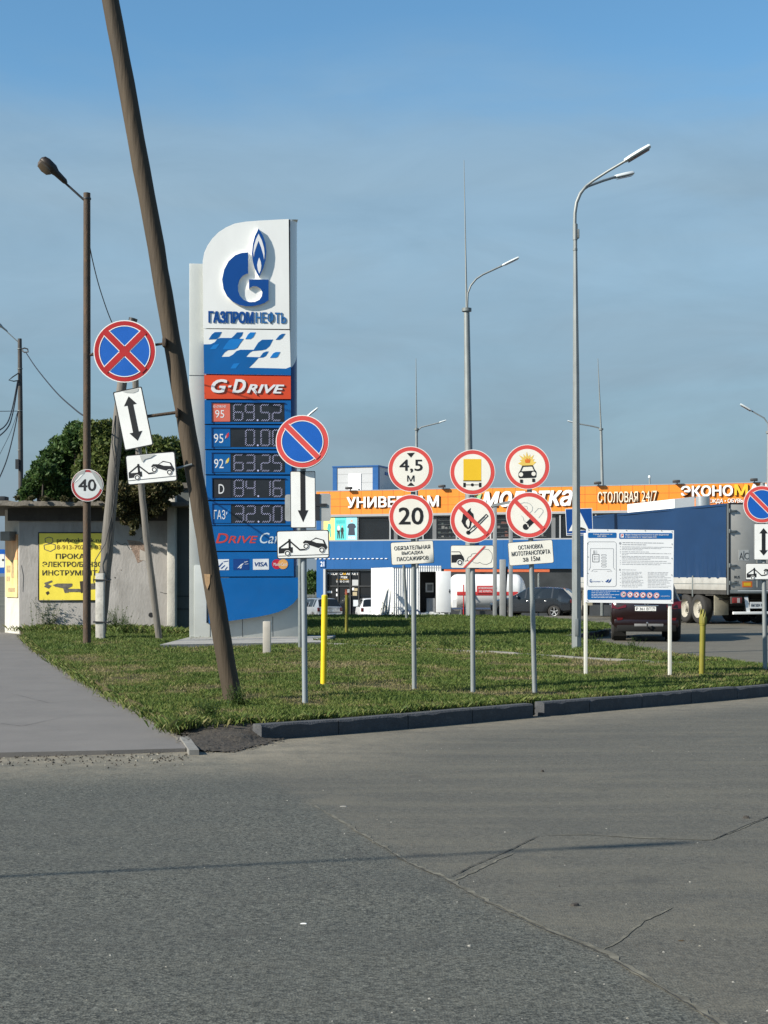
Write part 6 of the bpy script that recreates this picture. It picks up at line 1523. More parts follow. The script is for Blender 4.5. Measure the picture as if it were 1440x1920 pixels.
for i in range(60):
    x, y = rq.uniform(-.65, .7), rq.uniform(-.4, .4); s_ = rq.uniform(.04, .10); h_ = max(0, .22 - abs(x) * .25 - abs(y) * .2) * rq.random()
    mb.box(x - s_, x + s_, y - s_, y + s_, h_ - .05, h_ + s_, mat('white_rubble', (.55, .55, .52), .9, var=.2), .01)
o = mb.build('rubble_heap', None, b, smooth=0); o['kind'] = 'stuff'; tag(o, 'small heap of white rubble before the kiosk step', 'rubble')
# LPG tank
tD = 80.0; k = tD / F; tz = gz(tD); TW = mat('tank_white', (.72, .72, .70), .4, var=.06, scale=1.5, dirt=.12, stretch=(.3, 1, 1)); TR_ = mat('tank_red', (.55, .05, .05), .45, var=.08)
b = P(916, 1145, tD); b.z = tz; tt = thing('gas_tank', 'white horizontal gas tank with a red stripe behind the grey posts', 'tank', b); zz = lambda py: (1080 - py) * k + H - tz
rT = 34.5 * k; zc = zz(1111); xa, xb = -78 * k, 70 * k
mb = MB(); pr = [(0.01, xa)] + [(rT * math.sin(R(a)), xa + .55 * rT * (1 - math.cos(R(a)))) for a in (20, 40, 60, 75, 90)] + [(rT * math.sin(R(a)), xb - .55 * rT * (1 - math.cos(R(a)))) for a in (90, 75, 60, 40, 20)] + [(.01, xb)]
mb.lathe(pr, TW, 32, 'x', (0, 0, zc)); mb.build('tank_body', tt, smooth=30)
mb = MB(); 
for a0 in (-6, ):
    n_ = 4; vs = []
    for i in range(n_ + 1):
        th = R(180 + 2 - 11 * i / n_ + 6); vs += [(xa + rT * .5, (rT + .012) * math.cos(th), zc + (rT + .012) * math.sin(th)), (xb - 18 * k, (rT + .012) * math.cos(th), zc + (rT + .012) * math.sin(th))]
    mb.add(vs, [(2 * i, 2 * i + 1, 2 * i + 3, 2 * i + 2) for i in range(n_)], TR_)
mb.build('red_stripe', tt)
mb = MB(); s0, s1 = (892 - 916) * k, (924 - 916) * k; mb.box(s0, s1, -rT - .05, -rT - .03, zz(1112), zz(1098), TR_); text(mb, 'ОГНЕОПАСНО', s0 + .08, zz(1104), s1 - .08, zz(1100.5), -rT - .053, TWHITE, .02); text(mb, 'НЕ КУРИТЬ', s0 + .12, zz(1110), s1 - .12, zz(1106.5), -rT - .053, TWHITE, .02); mb.build('warning_plate', tt, smooth=0)
for x in (xa + .8, xb - .8):
    mb = MB(); mb.box(x - .12, x + .12, -.7, .7, 0, zc - rT * .75, GALVD); mb.build('saddle', tt)
mb = MB(); mb.box(xa + .2, xb - .1, -rT - .3, -rT - .22, zz(1141.5), zz(1138.5), HB); mb.tube([((867 - 916) * k, -rT - .3, 0), ((867 - 916) * k, -rT - .3, zz(1096))], .03, RED2, 8); mb.build('guard_rail', tt, smooth=0)
mb = MB(); mb.box((846 - 916) * k, (854 - 916) * k, -rT - .3, -rT, zz(1138), zz(1124), KW); mb.build('meter_box', tt, smooth=0)
b = P(925, 1150, 81); b.z = gz(81); k = 81 / F; zz = lambda py: (1080 - py) * k + H - b.z; ct = thing('canopy_frame', 'orange red steel canopy beam over the white gas tank', 'canopy', b)
mb = MB(); mb.box((835 - 925) * k, (1030 - 925) * k, -.1, 1.8, zz(1072.5), zz(1067.5), mat('canopy_orange_red', (.66, .15, .06), .5, var=.1)); mb.build('beam', ct, smooth=0)
for px in (843, 1010):
    mb = MB(); mb.tube([((px - 925) * k, 0, 0), ((px - 925) * k, 0, zz(1072))], .06, GALVD, 8); mb.build('leg', ct)
# sign frame of three square posts seen from behind
fD = G(928, 1158, LZ).y; b = G(928, 1158, LZ); k = fD / F; ft = thing('sign_gantry', 'grey square post gantry standing behind the match sign', 'gantry', b); zz = lambda py: (1158 - py) * k
SQ = mat('square_post_grey', (.30, .31, .31), .55, .15, var=.1, dirt=.15)
for px, top in ((928, 948), (958, 945)):
    mb = MB(); x = (px - 928) * k; mb.box(x - 3.6 * k, x + 3.6 * k, 0, .12, -.1, zz(top), SQ, .01); mb.build('post', ft)
mb = MB(); mb.add([(-5 * k, -.02, zz(950.5)), (32 * k, -.02, zz(943)), (32 * k, -.02, zz(938)), (-5 * k, -.02, zz(945.5)), (-5 * k, .16, zz(950.5)), (32 * k, .16, zz(943)), (32 * k, .16, zz(938)), (-5 * k, .16, zz(945.5))], [(0, 1, 2, 3), (4, 7, 6, 5), (0, 4, 5, 1), (2, 6, 7, 3), (3, 7, 4, 0), (1, 5, 6, 2)], SQ); mb.build('crossbar', ft, smooth=0)
b = G(943, 1157, LZ); k = b.y / F; mb = MB(); mb.box(-5.6 * k, 5.6 * k, 0, .22, -.1, (1157 - 1049) * k, SQ, .012); o = mb.build('square_post', None, b); tag(o, 'thick short square grey post standing inside the grey gantry', 'post')
b = G(951, 1157, LZ); mb = MB(); mb.tube([(0, .3, -.1), (-2 * k, .3, 50 * k), (1 * k, .3, 95 * k)], .035, CABLE, 8); o = mb.build('hose', None, b); tag(o, 'dark hose hanging beside the thick square post', 'hose')
# crossing sign behind the tall lamp post
cD = 46.0; b = P(1086, 1170, cD); b.z = 0; k = cD / F; t = thing('crossing_sign', 'square blue and white road sign half hidden by the tall lamp post', 'road sign', b); zz = lambda py: (1080 - py) * k + H
mb = MB(); mb.tube([(0, .05, -.1), (0, .05, zz(955))], .04, GALV, 10); mb.build('pole', t)
mb = MB(); f_ = lambda l: [((x - 1086) * k, zz(y)) for x, y in l]
mb.prism(f_([(1059.5, 954), (1110, 952.5), (1112, 1003), (1062, 1004.5)]), -.02, 0, WHITE, BACK); mb.prism(f_([(1060.5, 955), (1109, 953.6), (1111, 1002), (1063, 1003.5)]), -.022, -.022, mat('deep_sign_blue', (.004, .06, .26), .4, var=.06))
mb.prism(f_([(1086, 957), (1104, 994), (1066, 996)]), -.024, -.024, WHITE); mb.prism(f_([(1078, 993), (1083, 989.5), (1090, 988.5), (1097, 991), (1100, 994)]), -.026, -.026, BLACK); mb.prism(f_([(1062, 1000.5), (1110, 999), (1110, 1000), (1062, 1001.5)]), -.025, -.025, WHITE)
mb.build('sign_face', t, smooth=25)
# dark trees and a fence left of the shop
tpx('bushy_tree', 'dark tree between the price pylon and the shop corner', 112, [(583, 1100, 14), (586, 1080, 10), (575, 1095, 14)], 5000, .12, LEAF, 21, True, 'tree', None, -1.25)
b = P(585, 1140, 108); b.z = -1.25; k = 108 / F; mb = MB()
for i in range(10): mb.box((-20 + i * 2.4) * k, (-18 + i * 2.4) * k, 0, .05, 0, 1.6, GALVD)
mb.box(-20 * k, 5 * k, .05, .1, .3, .4, GALVD); mb.box(-20 * k, 5 * k, .05, .1, 1.2, 1.3, GALVD); o = mb.build('board_fence', None, b, smooth=0); tag(o, 'grey board fence at the shop corner behind the pylon', 'fence')

# ================================================ VEHICLES
CGL = mat('car_glass', (.012, .014, .016), .05, var=0, spec=.7); CHROME = mat('chrome', (.6, .6, .62), .2, .9, var=.05); PLAST = mat('black_plastic', (.010, .010, .010), .75, var=.15, spec=.2); TAIL = mat('tail_lamp_red', (.09, .003, .004), .15, var=.1, coat=.2); RIM = mat('alloy_rim', (.42, .43, .44), .35, .7, var=.1); UNDER = mat('underbody_black', (.01, .01, .01), .9, var=0)
PLATEW = mat('plate_white', (.72, .72, .70), .5, var=.05)
def wheel(t, x, y, z, r, w, side, truck=False):
    """tyre with its rim; side -1 means the outside faces -x"""
    o = side
    mb = MB(); h = w / 2
    mb.lathe([(r * .62, -h), (r * .9, -h), (r * .98, -h * .8), (r, -h * .4), (r, h * .4), (r * .98, h * .8), (r * .9, h), (r * .62, h)], RUBBER, 28, 'x', cap=False); ty = mb.build('wheel', t, (x, y, z), smooth=50)
    mb = MB(); e = o * h
    if truck:
        m = mat('dusty_truck_rim', (.34, .32, .27), .7, var=.2, scale=8, dirt=.3)
        pr = [(.01, e * .2), (r * .16, e * .25), (r * .18, e * .95), (r * .30, e * .95), (r * .34, e * .35), (r * .56, e * .45), (r * .62, e * .98), (r * .60, e * .98)]
        mb.lathe([(.01, e * .95), (r * .17, e * .95), (r * .19, e * .4), (r * .48, e * .3), (r * .56, e * .5), (r * .63, e * .96)], m, 24, 'x', cap=False)
        for i in range(8): a = 6.283 * i / 8; mb.tube([(e * .3, r * .36 * math.cos(a), r * .36 * math.sin(a)), (e * .45, r * .36 * math.cos(a), r * .36 * math.sin(a))], r * .035, GALVD, 6)
    else:
        mb.lathe([(.005, e * .35), (r * .5, e * .3), (r * .6, e * .4), (r * .64, e * .98)], UNDER, 24, 'x', cap=False)
        mb.lathe([(r * .58, e * .9), (r * .64, e * 1.0), (r * .64, e * .9)], RIM, 24, 'x', cap=False)
        for i in range(5):
            a = 6.283 * i / 5 + .3
            for d in (-.13, .13):
                mb.tube([(e * .78, r * .12 * math.cos(a + d), r * .12 * math.sin(a + d)), (e * .9, r * .6 * math.cos(a + d * .7), r * .6 * math.sin(a + d * .7))], r * .05, RIM, 6)
        mb.lathe([(.01, e * .9), (r * .14, e * .85), (r * .15, e * .6)], RIM, 12, 'x')
    mb.build('rim', ty, smooth=35)
    return ty
def car_body(t, st, paint, arches, wr, glass_name='window'):
    """st: stations along y: (y, zb, zbelt, zroof, wb, wbelt, wroof, flag) rear to front"""
    fine = []
    for i in range(len(st) - 1):
        k = 4
        for j in range(k):
            u = j / k; a, b = st[i], st[i + 1]
            fine.append([a[q] + (b[q] - a[q]) * u for q in range(7)] + [a[7]])
    fine.append(list(st[-1]))
    body, gl = MB(), MB(); rows = []
    for (y, zb, zbe, zr, wb, wbe, wr_, fl) in fine:
        mz = zb + (zbe - zb) * .55
        half = [(0, zb), (wb * .9, zb), (wb, zb + .07), (max(wb, wbe) + .015, mz), (wbe, zbe), (wr_ + (wbe - wr_) * .12, zr - (zr - zbe) * .12), (wr_ * .86, zr), (wr_ * .45, zr + (.012)), (0, zr + .018)]
        # wheel arch: lift the lower side over each axle
        for ay in arches:
            d = abs(y - ay)
            if d < wr * 1.18:
                hh = wr * .98 + math.sqrt(max(0, (wr * 1.18) ** 2 - d * d))
                half[1] = (wb * .80, max(half[1][1], zb)); half[2] = (max(wb, wbe) + .012, max(half[2][1], hh)); half[3] = (half[3][0], max(half[3][1], hh + .03)) if hh + .03 < zbe else half[3]
        rows.append([(x, y, z) for x, z in half])
    nb = len(rows[0])
    for sgn in (1, -1):
        for i in range(len(rows) - 1):
            fl = fine[i][7]
            for j in range(nb - 1):
                q = [rows[i][j], rows[i][j + 1], rows[i + 1][j + 1], rows[i + 1][j]]
                q = [(sgn * a, b, c) for a, b, c in q]
                if sgn < 0: q = q[::-1]
                isg = (j == 4 and 's' in fl) or (j >= 5 and 'f' in fl) or (j == 4 and 'f' in fl and False)
                tgt = gl if isg else body
                m = CGL if isg else (PLAST if j == 0 else paint)
                if isg and j == 4:  # side glass sits inside a painted frame
                    a, b, c, d = [Vector(v) for v in q]
                    cen = (a + b + c + d) / 4
                tgt.quad(*q, m)
    for i, rv in ((0, False), (len(rows) - 1, True)):
        loop = rows[i] + [(-x, y, z) for x, y, z in rows[i][::-1][1:-1]]
        body.add(loop, [list(range(len(loop)))[::-1 if rv else 1]], paint)
    def weld(o):
        b = bmesh.new(); b.from_mesh(o.data); bmesh.ops.remove_doubles(b, verts=b.verts, dist=.0005); bmesh.ops.recalc_face_normals(b, faces=b.faces); b.to_mesh(o.data); b.free()
        o.data.polygons.foreach_set('use_smooth', [True] * len(o.data.polygons)); o.data.set_sharp_from_angle(angle=R(38)); return o
    bo = weld(body.build('body', t))
    go = gl.build(glass_name, t, smooth=60); solid(go.data)
    mb = MB()
    for ay in arches:
        for s_ in (-1, 1): mb.lathe([(wr * 1.16, s_ * .50), (wr * 1.16, s_ * (st[1][5] - .03))], UNDER, 20, 'x', (0, ay, wr), cap=False)
    mb.box(-st[2][4] * .85, st[2][4] * .85, .3, st[-1][0] - .3, st[2][1] - .02, st[2][1] + .15, UNDER)
    mb.build('underbody', t, smooth=0)
    return bo
def window_pillars(t, ys, x, z0, z1, xr, paint, w=.05):
    mb = MB()
    for y in ys:
        for s_ in (-1, 1):
            mb.add([(s_ * (x + .006), y - w, z0), (s_ * (x + .006), y + w, z0), (s_ * (xr + .008), y + w, z1), (s_ * (xr + .008), y - w, z1)], [(0, 1, 2, 3)], paint)
    mb.build('pillar', t, smooth=0)
# ---- dark red off-roader seen from behind
SUVP = mat('dark_cherry_paint', (.010, .002, .0025), .3, .1, var=.1, scale=1, coat=.3)
b = Vector(((1212 - CX) / F * 38.7, 38.7, 0)); t = thing('parked_car', 'dark red off roader seen from behind under the information board', 'car', b, R(-8.5))
s = 1.785 / 1.86
st = [(.0, .52, .95, 1.0, .78, .80, .74, 'b'), (.05, .42, 1.0, 1.08, .88, .87, .78, 'b'), (.10, .38, 1.03, 1.12, .90, .895, .80, 'f'), (.55, .36, 1.06, 1.58, .90, .91, .66, 'b'), (.75, .34, 1.05, 1.65, .90, .91, .67, 's'), (1.6, .32, 1.03, 1.69, .90, .92, .68, 's'), (2.7, .32, 1.0, 1.64, .90, .92, .66, 'sf'), (3.45, .32, .98, 1.10, .90, .91, .72, 'b'), (4.2, .34, .90, .98, .89, .88, .70, 'b'), (4.6, .40, .76, .82, .82, .80, .62, 'b'), (4.72, .48, .66, .70, .74, .72, .5, 'b')]
st = [(a, b_ * s, c * s, d * s, e * s, f_ * s, g_ * s, h_) for a, b_, c, d, e, f_, g_, h_ in st]
car_body(t, st, SUVP, (.98, 3.7), .36); window_pillars(t, (1.0, 1.75, 2.62), .905 * s, 1.04 * s, 1.62 * s, .69 * s, PLAST)
for y in (.98, 3.7):
    for s_ in (-1, 1): wheel(t, s_ * .76, y, .36, .36, .24, s_)
mb = MB(); mb.box(-.80, .80, -.035, .10, .36, .56, SUVP, .03); mb.box(-.74, .74, -.05, .10, .25, .42, PLAST, .03); mb.build('rear_bumper', t)
for s_ in (-1, 1):
    mb = MB(); mb.add([(s_ * .86, .03, .98), (s_ * .50, -.012, .86), (s_ * .50, -.012, .92), (s_ * .72, -.008, 1.0), (s_ * .875, .14, 1.02), (s_ * .865, .02, .84), (s_ * .70, -.02, .82)], [(0, 4, 3, 2, 1, 6, 5)], TAIL); o = mb.build('tail_lamp', t); solid(o.data)
    mb = MB(); mb.add([(s_ * .74, -.04, .60), (s_ * .58, -.045, .60), (s_ * .60, -.045, .545), (s_ * .72, -.042, .53)], [(0, 1, 2, 3)], TAIL); o = mb.build('reflector', t)
mb = MB(); mb.box(-.28, .24, -.012, .0, .77, .88, PLATEW, .004); text(mb, 'Р 361 ВТ', -.255, .79, .115, .86, -.014, BLACK, .02); text(mb, '70', .145, .815, .215, .865, -.014, BLACK, .01); mb.box(.127, .131, -.0145, -.013, .775, .875, BLACK); text(mb, 'RUS', .15, .785, .205, .803, -.014, BLACK, 0); mb.build('number_plate', t, smooth=0)
mb = MB(); mb.box(-.30, .30, -.02, .01, .89, .915, CHROME, .005); mb.ring(0, .955, .035, .05, -.03, CHROME, 20); mb.build('chrome_trim', t)
mb = MB(); mb.box(-.3, .42, -.055, -.04, .385, .45, mat('tow_plate_pale', (.16, .16, .16), .6, var=.2), .004); mb.tube([(.02, .1, .37), (.02, -.14, .37), (.02, -.16, .46)], .018, DARKM, 8); mb.lathe([(.01, .44), (.03, .46), (.03, .48), (.01, .50)], CHROME, 10, 'z', (.02, -.16, 0)); mb.build('tow_bar', t)
mb = MB(); mb.tube([(.1, .12, 1.1), (.42, .16, 1.16)], .012, PLAST, 6); mb.build('wiper', t)
for s_ in (-1, 1):
    mb = MB(); mb.box(s_ * .92 - .09, s_ * .92 + .09, 2.9, 3.0, 1.0, 1.15, SUVP, .03); mb.build('mirror', t)
    mb = MB(); mb.box(s_ * .90 - .02, s_ * .90 + .02, 1.5, 1.62, .88, .91, CHROME, .008); mb.box(s_ * .90 - .02, s_ * .90 + .02, 2.4, 2.52, .88, .91, CHROME, .008); mb.build('door_handle', t)
# ---- dark hatchback seen from the side
HP = mat('charcoal_paint', (.018, .022, .028), .22, .2, var=.1, scale=1, coat=.5)
hd = math.atan2(.42, -.90); p0 = P(1066, 1156, 74); z_ = gz(74)
t = thing('parked_car', 'dark grey hatchback standing sideways behind the no smoking sign post', 'car', (p0.x + .35, p0.y - .38, z_), hd - math.pi / 2)
st = [(.0, .50, .88, .92, .72, .74, .66, 'b'), (.06, .34, .92, 1.0, .82, .82, .70, 'f'), (.50, .28, .96, 1.38, .84, .85, .58, 'b'), (.66, .26, .95, 1.42, .84, .85, .60, 's'), (1.5, .24, .93, 1.47, .85, .86, .62, 's'), (2.3, .24, .91, 1.44, .85, .86, .60, 'sf'), (3.15, .24, .90, .98, .85, .85, .68, 'b'), (3.8, .26, .80, .88, .83, .82, .64, 'b'), (4.1, .32, .68, .72, .74, .74, .56, 'b'), (4.2, .42, .58, .6, .64, .64, .45, 'b')]
car_body(t, st, HP, (.86, 3.42), .315); window_pillars(t, (.98, 1.62, 2.3), .853, .94, 1.42, .615, HP, .04)
for y in (.86, 3.42):
    for s_ in (-1, 1): wheel(t, s_ * .73, y, .315, .315, .2, s_)
for s_ in (-1, 1):
    mb = MB(); mb.box(s_ * .90 - .08, s_ * .90 + .08, 2.62, 2.72, .92, 1.06, HP, .03); mb.build('mirror', t)
    mb = MB(); mb.box(s_ * .64 - .16, s_ * .64 + .16, 3.98, 4.13, .60, .70, mat('headlamp', (.5, .52, .54), .1, var=.05), .03); mb.build('headlamp', t)
    mb = MB(); mb.box(s_ * .70 - .12, s_ * .70 + .12, -.02, .1, .72, .90, TAIL, .03); mb.build('tail_lamp', t)
    mb = MB(); mb.box(s_ * .862 - .012, s_ * .862 + .012, 1.2, 1.34, .80, .825, CHROME, .006); mb.box(s_ * .862 - .012, s_ * .862 + .012, 2.1, 2.24, .80, .825, CHROME, .006); mb.build('door_handle', t)
# ---- cars by the shop entrance
def small_car(label, px, D, paint, rz, estate=True, lamps=TAIL):
    p = P(px, 1150, D); t = thing('parked_car', label, 'car', (p.x, D, gz(D)), rz)
    st = [(.0, .45, .82, .86, .74, .76, .68, 'b'), (.06, .32, .88, .92, .84, .83, .72, 'f'), (.42, .26, .90, 1.38, .85, .85, .62, 'b'), (.6, .25, .90, 1.42, .85, .85, .62, 's'), (1.7, .24, .89, 1.44, .85, .85, .63, 's'), (2.5, .24, .88, 1.40, .85, .85, .60, 'sf'), (3.2, .24, .86, .94, .85, .84, .68, 'b'), (4.0, .26, .76, .82, .83, .82, .64, 'b'), (4.35, .34, .6, .66, .74, .74, .52, 'b')]
    car_body(t, st, paint, (.85, 3.5), .30); window_pillars(t, (.9, 1.65, 2.45), .853, .9, 1.4, .63, paint, .04)
    for y in (.85, 3.5):
        for s_ in (-1, 1): wheel(t, s_ * .73, y, .30, .30, .19, s_)
    for s_ in (-1, 1):
        mb = MB(); mb.box(s_ * .76 - .08, s_ * .76 + .08, -.015, .12, .62, .86, lamps, .02); mb.build('tail_lamp', t)
    mb = MB(); mb.box(-.26, .26, -.02, .0, .60, .71, PLATEW, .004); text(mb, 'К 205', -.22, .625, .1, .69, -.022, BLACK, .02); mb.build('number_plate', t, smooth=0)
    mb = MB(); mb.box(-.8, .8, -.05, .1, .34, .52, paint, .03); mb.build('rear_bumper', t)
    for s_ in (-1, 1): mb = MB(); mb.tube([(s_ * .58, .7, 1.47), (s_ * .58, .9, 1.5), (s_ * .58, 2.2, 1.5), (s_ * .58, 2.4, 1.45)], .018, PLAST, 6); mb.build('roof_rail', t)
    return t
small_car('silver estate car parked before the shop behind the near yellow post', 619, 97, mat('silver_paint', (.35, .37, .39), .3, .5, var=.06, coat=.4), R(24))
small_car('white estate car parked before the shop entrance left of the kiosk', 702, 96, mat('white_car_paint', (.74, .75, .76), .3, var=.04, coat=.4), R(6))
small_car('pale car nose left of the silver estate at the shop corner', 566, 99, mat('pale_car_paint', (.6, .62, .63), .3, .2, var=.05, coat=.4), R(20))
# ---- lorry with blue curtain trailer
CURT = mat('curtain_blue', (.003, .027, .085), .55, var=.14, scale=.8, dirt=.18, dcol=(.012, .035, .08), stretch=(1, .5, 1)); DOORG = mat('grey_trailer_doors', (.40, .39, .36), .5, .1, var=.08, scale=1.2, dirt=.25, dcol=(.24, .22, .19)); BOARD = mat('alloy_dropside', (.44, .43, .40), .5, .3, var=.12, scale=2, dirt=.4, dcol=(.25, .22, .18)); CHAS = mat('dark_chassis', (.035, .033, .03), .8, var=.3, scale=4, dirt=.4, dcol=(.11, .10, .08)); BEI = mat('dusty_flap', (.27, .25, .19), .85, var=.2, scale=3, dirt=.4)
ta = R(105.4); TD = 51.2; tp = Pl((1367 - CX) / F * TD, TD, 0, ta)
t = thing('semi_truck', 'articulated lorry with a blue curtain sided trailer and grey rear doors', 'lorry', (tp.x, tp.y, 0), ta - math.pi / 2)
zc = lambda py: tp.uv(1367, py)[1]
zT_, zC, zB_, zR = 4.05, 1.60, 1.17, 1.03
def curtain(nm, x, sgn):
    mb = MB(); ny, nz = 150, 16; vs = []
    rw = random.Random(2); ph = [rw.uniform(0, 6.28) for _ in range(6)]
    for j in range(nz + 1):
        for i in range(ny + 1):
            y = .12 + 13.3 * i / ny; v = j / nz; z = zC - .02 + (zT_ - zC - .02) * v
            low = max(0, 1 - v * 2.2)
            d = .012 * math.sin(y * 2.1 + ph[0] + v) + .032 * low ** 1.5 * (math.sin(y * 11 + ph[1] + v * 5) + .6 * math.sin(y * 19.3 + ph[2] - v * 7)) + .015 * math.sin(y * .9 + v * 4 + ph[3])
            vs.append((x + sgn * (-.02 + d), y, z))
    fs = [(j * (ny + 1) + i, j * (ny + 1) + i + 1, (j + 1) * (ny + 1) + i + 1, (j + 1) * (ny + 1) + i) for j in range(nz) for i in range(ny)]
    mb.add(vs, fs, CURT); o = mb.build(nm, t, smooth=180)
    return o
curtain('side_curtain', -.02, -1); curtain('side_curtain', 2.52, 1)
mb = MB(); mb.box(0, 2.5, .02, 13.55, zT_, zT_ + .03, CURT); mb.box(-.015, 2.515, 13.45, 13.6, zR, zT_ + .02, DOORG); mb.box(-.02, .03, 0, 13.5, zT_ - .05, zT_ + .01, CURT)
mb.build('roof', t, smooth=0)
mb = MB(); 
for y0, y1 in ((.12, 2.55), (2.62, 5.9), (5.97, 9.3), (9.37, 13.4)):
    mb.box(-.03, .02, y0, y1, zB_ + .005, zC, BOARD, .008); mb.box(2.48, 2.53, y0, y1, zB_ + .005, zC, BOARD, .008)
    mb.box(-.036, -.03, y0 + .05, y1 - .05, (zB_ + zC) / 2 - .01, (zB_ + zC) / 2 + .01, GALVD)
mb.build('dropside_boards', t)
mb = MB()
for y in (2.585, 5.935, 9.335): mb.box(-.045, .0, y - .035, y + .035, zR - .1, zC + .06, GALVD, .006)
mb.box(-.03, 2.53, .1, 13.5, zR, zB_, CHAS); mb.box(.02, 2.48, .12, 13.4, zB_, zB_ + .06, CHAS)
for x in (.75, 1.65): mb.box(x, x + .12, .3, 13.3, .78, zR, CHAS)
mb.build('chassis', t, smooth=30)
mb = MB(); mb.box(0, 1.243, -.045, .0, zB_ + .02, zT_ - .02, DOORG, .006); mb.box(1.257, 2.5, -.045, .0, zB_ + .02, zT_ - .02, DOORG, .006)
mb.box(0.0, 2.5, -.03, .08, zT_ - .06, zT_ + .035, DARKM); mb.box(0, 2.5, -.05, .1, zB_ - .10, zB_ + .015, GALVD, .005); mb.box(.3, 2.3, -.054, -.05, zB_ - .03, zB_ + .0, PLATEW)
dob = mb.build('rear_doors', t)
mb = MB()
for z in (3.82, 3.14, 2.0, 1.42): mb.box(-.02, .26, -.075, -.045, z - .03, z + .03, GALVD, .006); mb.box(-.03, .03, -.08, .06, z - .07, z + .07, GALVD, .01); mb.box(2.24, 2.52, -.075, -.045, z - .03, z + .03, GALVD, .006)
for x in (1.0, 1.5): mb.tube([(x, -.07, zB_ + .1), (x, -.07, zT_ - .1)], .018, GALV, 6)
mb.build('hinges', dob)
mb = MB(); mb.box(-.04, .03, -.05, .13, zR, zT_ + .02, DARKM, .008); mb.box(-.045, -.02, -.02, .02, zR, zT_, GALV); mb.build('corner_post', t)
mb = MB(); X_ = lambda px: (px - 1367) / F * TD / math.cos(ta - math.pi / 2)
mb.box(X_(1385), X_(1405), -.05, -.046, zc(1051), zc(1031), mat('plate_offwhite', (.55, .55, .52), .5, var=.1)); text(mb, 'A', X_(1386), zc(1049), X_(1394), zc(1036), -.052, BLACK, .0); text(mb, 'C', X_(1396.5), zc(1049), X_(1404.5), zc(1036), -.052, BLACK, .0); mb.box(X_(1395) - .01, X_(1395) + .01, -.053, -.05, zc(1050), zc(1033), BLACK)
mb.build('letter_plate', dob, smooth=0); mb = MB(); text(mb, 'RUS', X_(1376), zc(1084.5), X_(1387), zc(1079.5), -.048, BLACK, .03); text(mb, '001', X_(1376), zc(1093), X_(1384), zc(1089), -.048, BLACK, .02); mb.build('lettering', dob, smooth=0); mb = MB(); mb.box(X_(1392), X_(1412), -.05, -.046, zc(1101), zc(1090), ORG); mb.box(X_(1395), X_(1409), -.053, -.05, zc(1098.5), zc(1092.5), YEL)
mb.build('reflective_marker', dob, smooth=0)
for x0 in (.06, 2.04):
    mb = MB(); mb.box(x0, x0 + .40, -.06, .05, .72, .96, CHAS, .01); mb.box(x0 + .02, x0 + .38, -.075, -.06, .75, .93, mat('dusty_tail_lamp', (.26, .03, .025), .4, var=.3, scale=10), .008); mb.box(x0 + .2, x0 + .3, -.08, -.07, .76, .92, mat('pale_lamp', (.4, .36, .34), .4)); mb.build('tail_lamp', t)
mb = MB(); mb.box(X_(1373), 2.45, -.12, -.02, zc(1152), zc(1147), PLATEW, .01)
for x in (X_(1400), 2.0): mb.add([(x - .05, .0, .95), (x + .09, .0, .95), (x + .16, -.03, zc(1148)), (x + .02, -.03, zc(1148))], [(0, 1, 2, 3)], PLATEW); mb.box(x, x + .1, .0, .06, .45, 1.0, CHAS)
mb.build('underrun_bar', t)
mb = MB(); mb.box(X_(1408), X_(1436), -.03, -.02, zc(1141), zc(1129), PLATEW, .004); text(mb, 'АМ 5024 70', X_(1410), zc(1138), X_(1434), zc(1132), -.032, BLACK, .02); mb.build('number_plate', t, smooth=0)
# third axle's mud flap and its bracket
mb = MB(); mb.box(.02, .56, tp.uv(1338, 1140)[0] - .01, tp.uv(1338, 1140)[0] + .02, .32, 1.0, BEI, .006); mb.box(.0, .6, tp.uv(1338, 1140)[0] + .02, tp.uv(1338, 1140)[0] + .6, .98, 1.04, CHAS); mb.tube([(.1, 0.9, .86), (1.9, .9, .86)], .03, CHAS, 6); mb.build('mud_flap', t)
yw = [tp.uv(px, 1140)[0] for px in (1308, 1284)]; yw.append(yw[1] + (yw[1] - yw[0]))
for y in yw:
    for x, s_ in ((.17, -1), (2.33, 1)): wheel(t, x, y, .52, .52, .36, s_, True)
mb = MB()
for y in yw: mb.tube([(.2, y, .52), (2.3, y, .52)], .08, CHAS, 8)
mb.box(.3, 2.2, yw[0] - .4, yw[-1] + .4, .6, .8, CHAS); mb.box(.05, .35, 6.6, 8.6, .45, 1.0, CHAS, .02); mb.box(.1, .5, 8.9, 9.9, .5, 1.0, BOARD, .02); mb.tube([(.3, 11.2, .05), (.3, 11.2, 1.0)], .07, GALVD, 8); mb.build('running_gear', t)
before_ = set(COL.objects)
CAB = mat('cab_blue', (.003, .05, .20), .35, var=.06, coat=.3)
mb = MB(); mb.box(.05, 2.45, 14.35, 16.4, 1.0, 3.2, CAB, .10); mb.add([(.12, 14.4, 3.15), (2.38, 14.4, 3.15), (2.38, 14.5, 3.85), (.12, 14.5, 3.85), (.12, 16.2, 3.15), (2.38, 16.2, 3.15), (2.3, 15.3, 3.8), (.2, 15.3, 3.8)], [(0, 3, 2, 1), (3, 7, 6, 2), (7, 4, 5, 6), (0, 4, 7, 3), (1, 2, 6, 5)], CAB); mb.box(.1, 2.4, 15.9, 16.55, .4, 1.0, CAB, .05); mb.box(.0, 2.5, 14.3, 16.3, 1.28, 1.42, PLATEW, .02)
o = mb.build('cab', t, smooth=30); solid(o.data)
for x in (.035, 2.41): mb = MB(); mb.box(x, x + .055, 15.2, 16.1, 2.05, 2.9, DGLASS, .02); mb.build('cab_window', t)
mb = MB(); mb.box(.2, 2.3, 16.36, 16.42, 2.0, 2.95, DGLASS, .02); mb.build('windscreen', t)
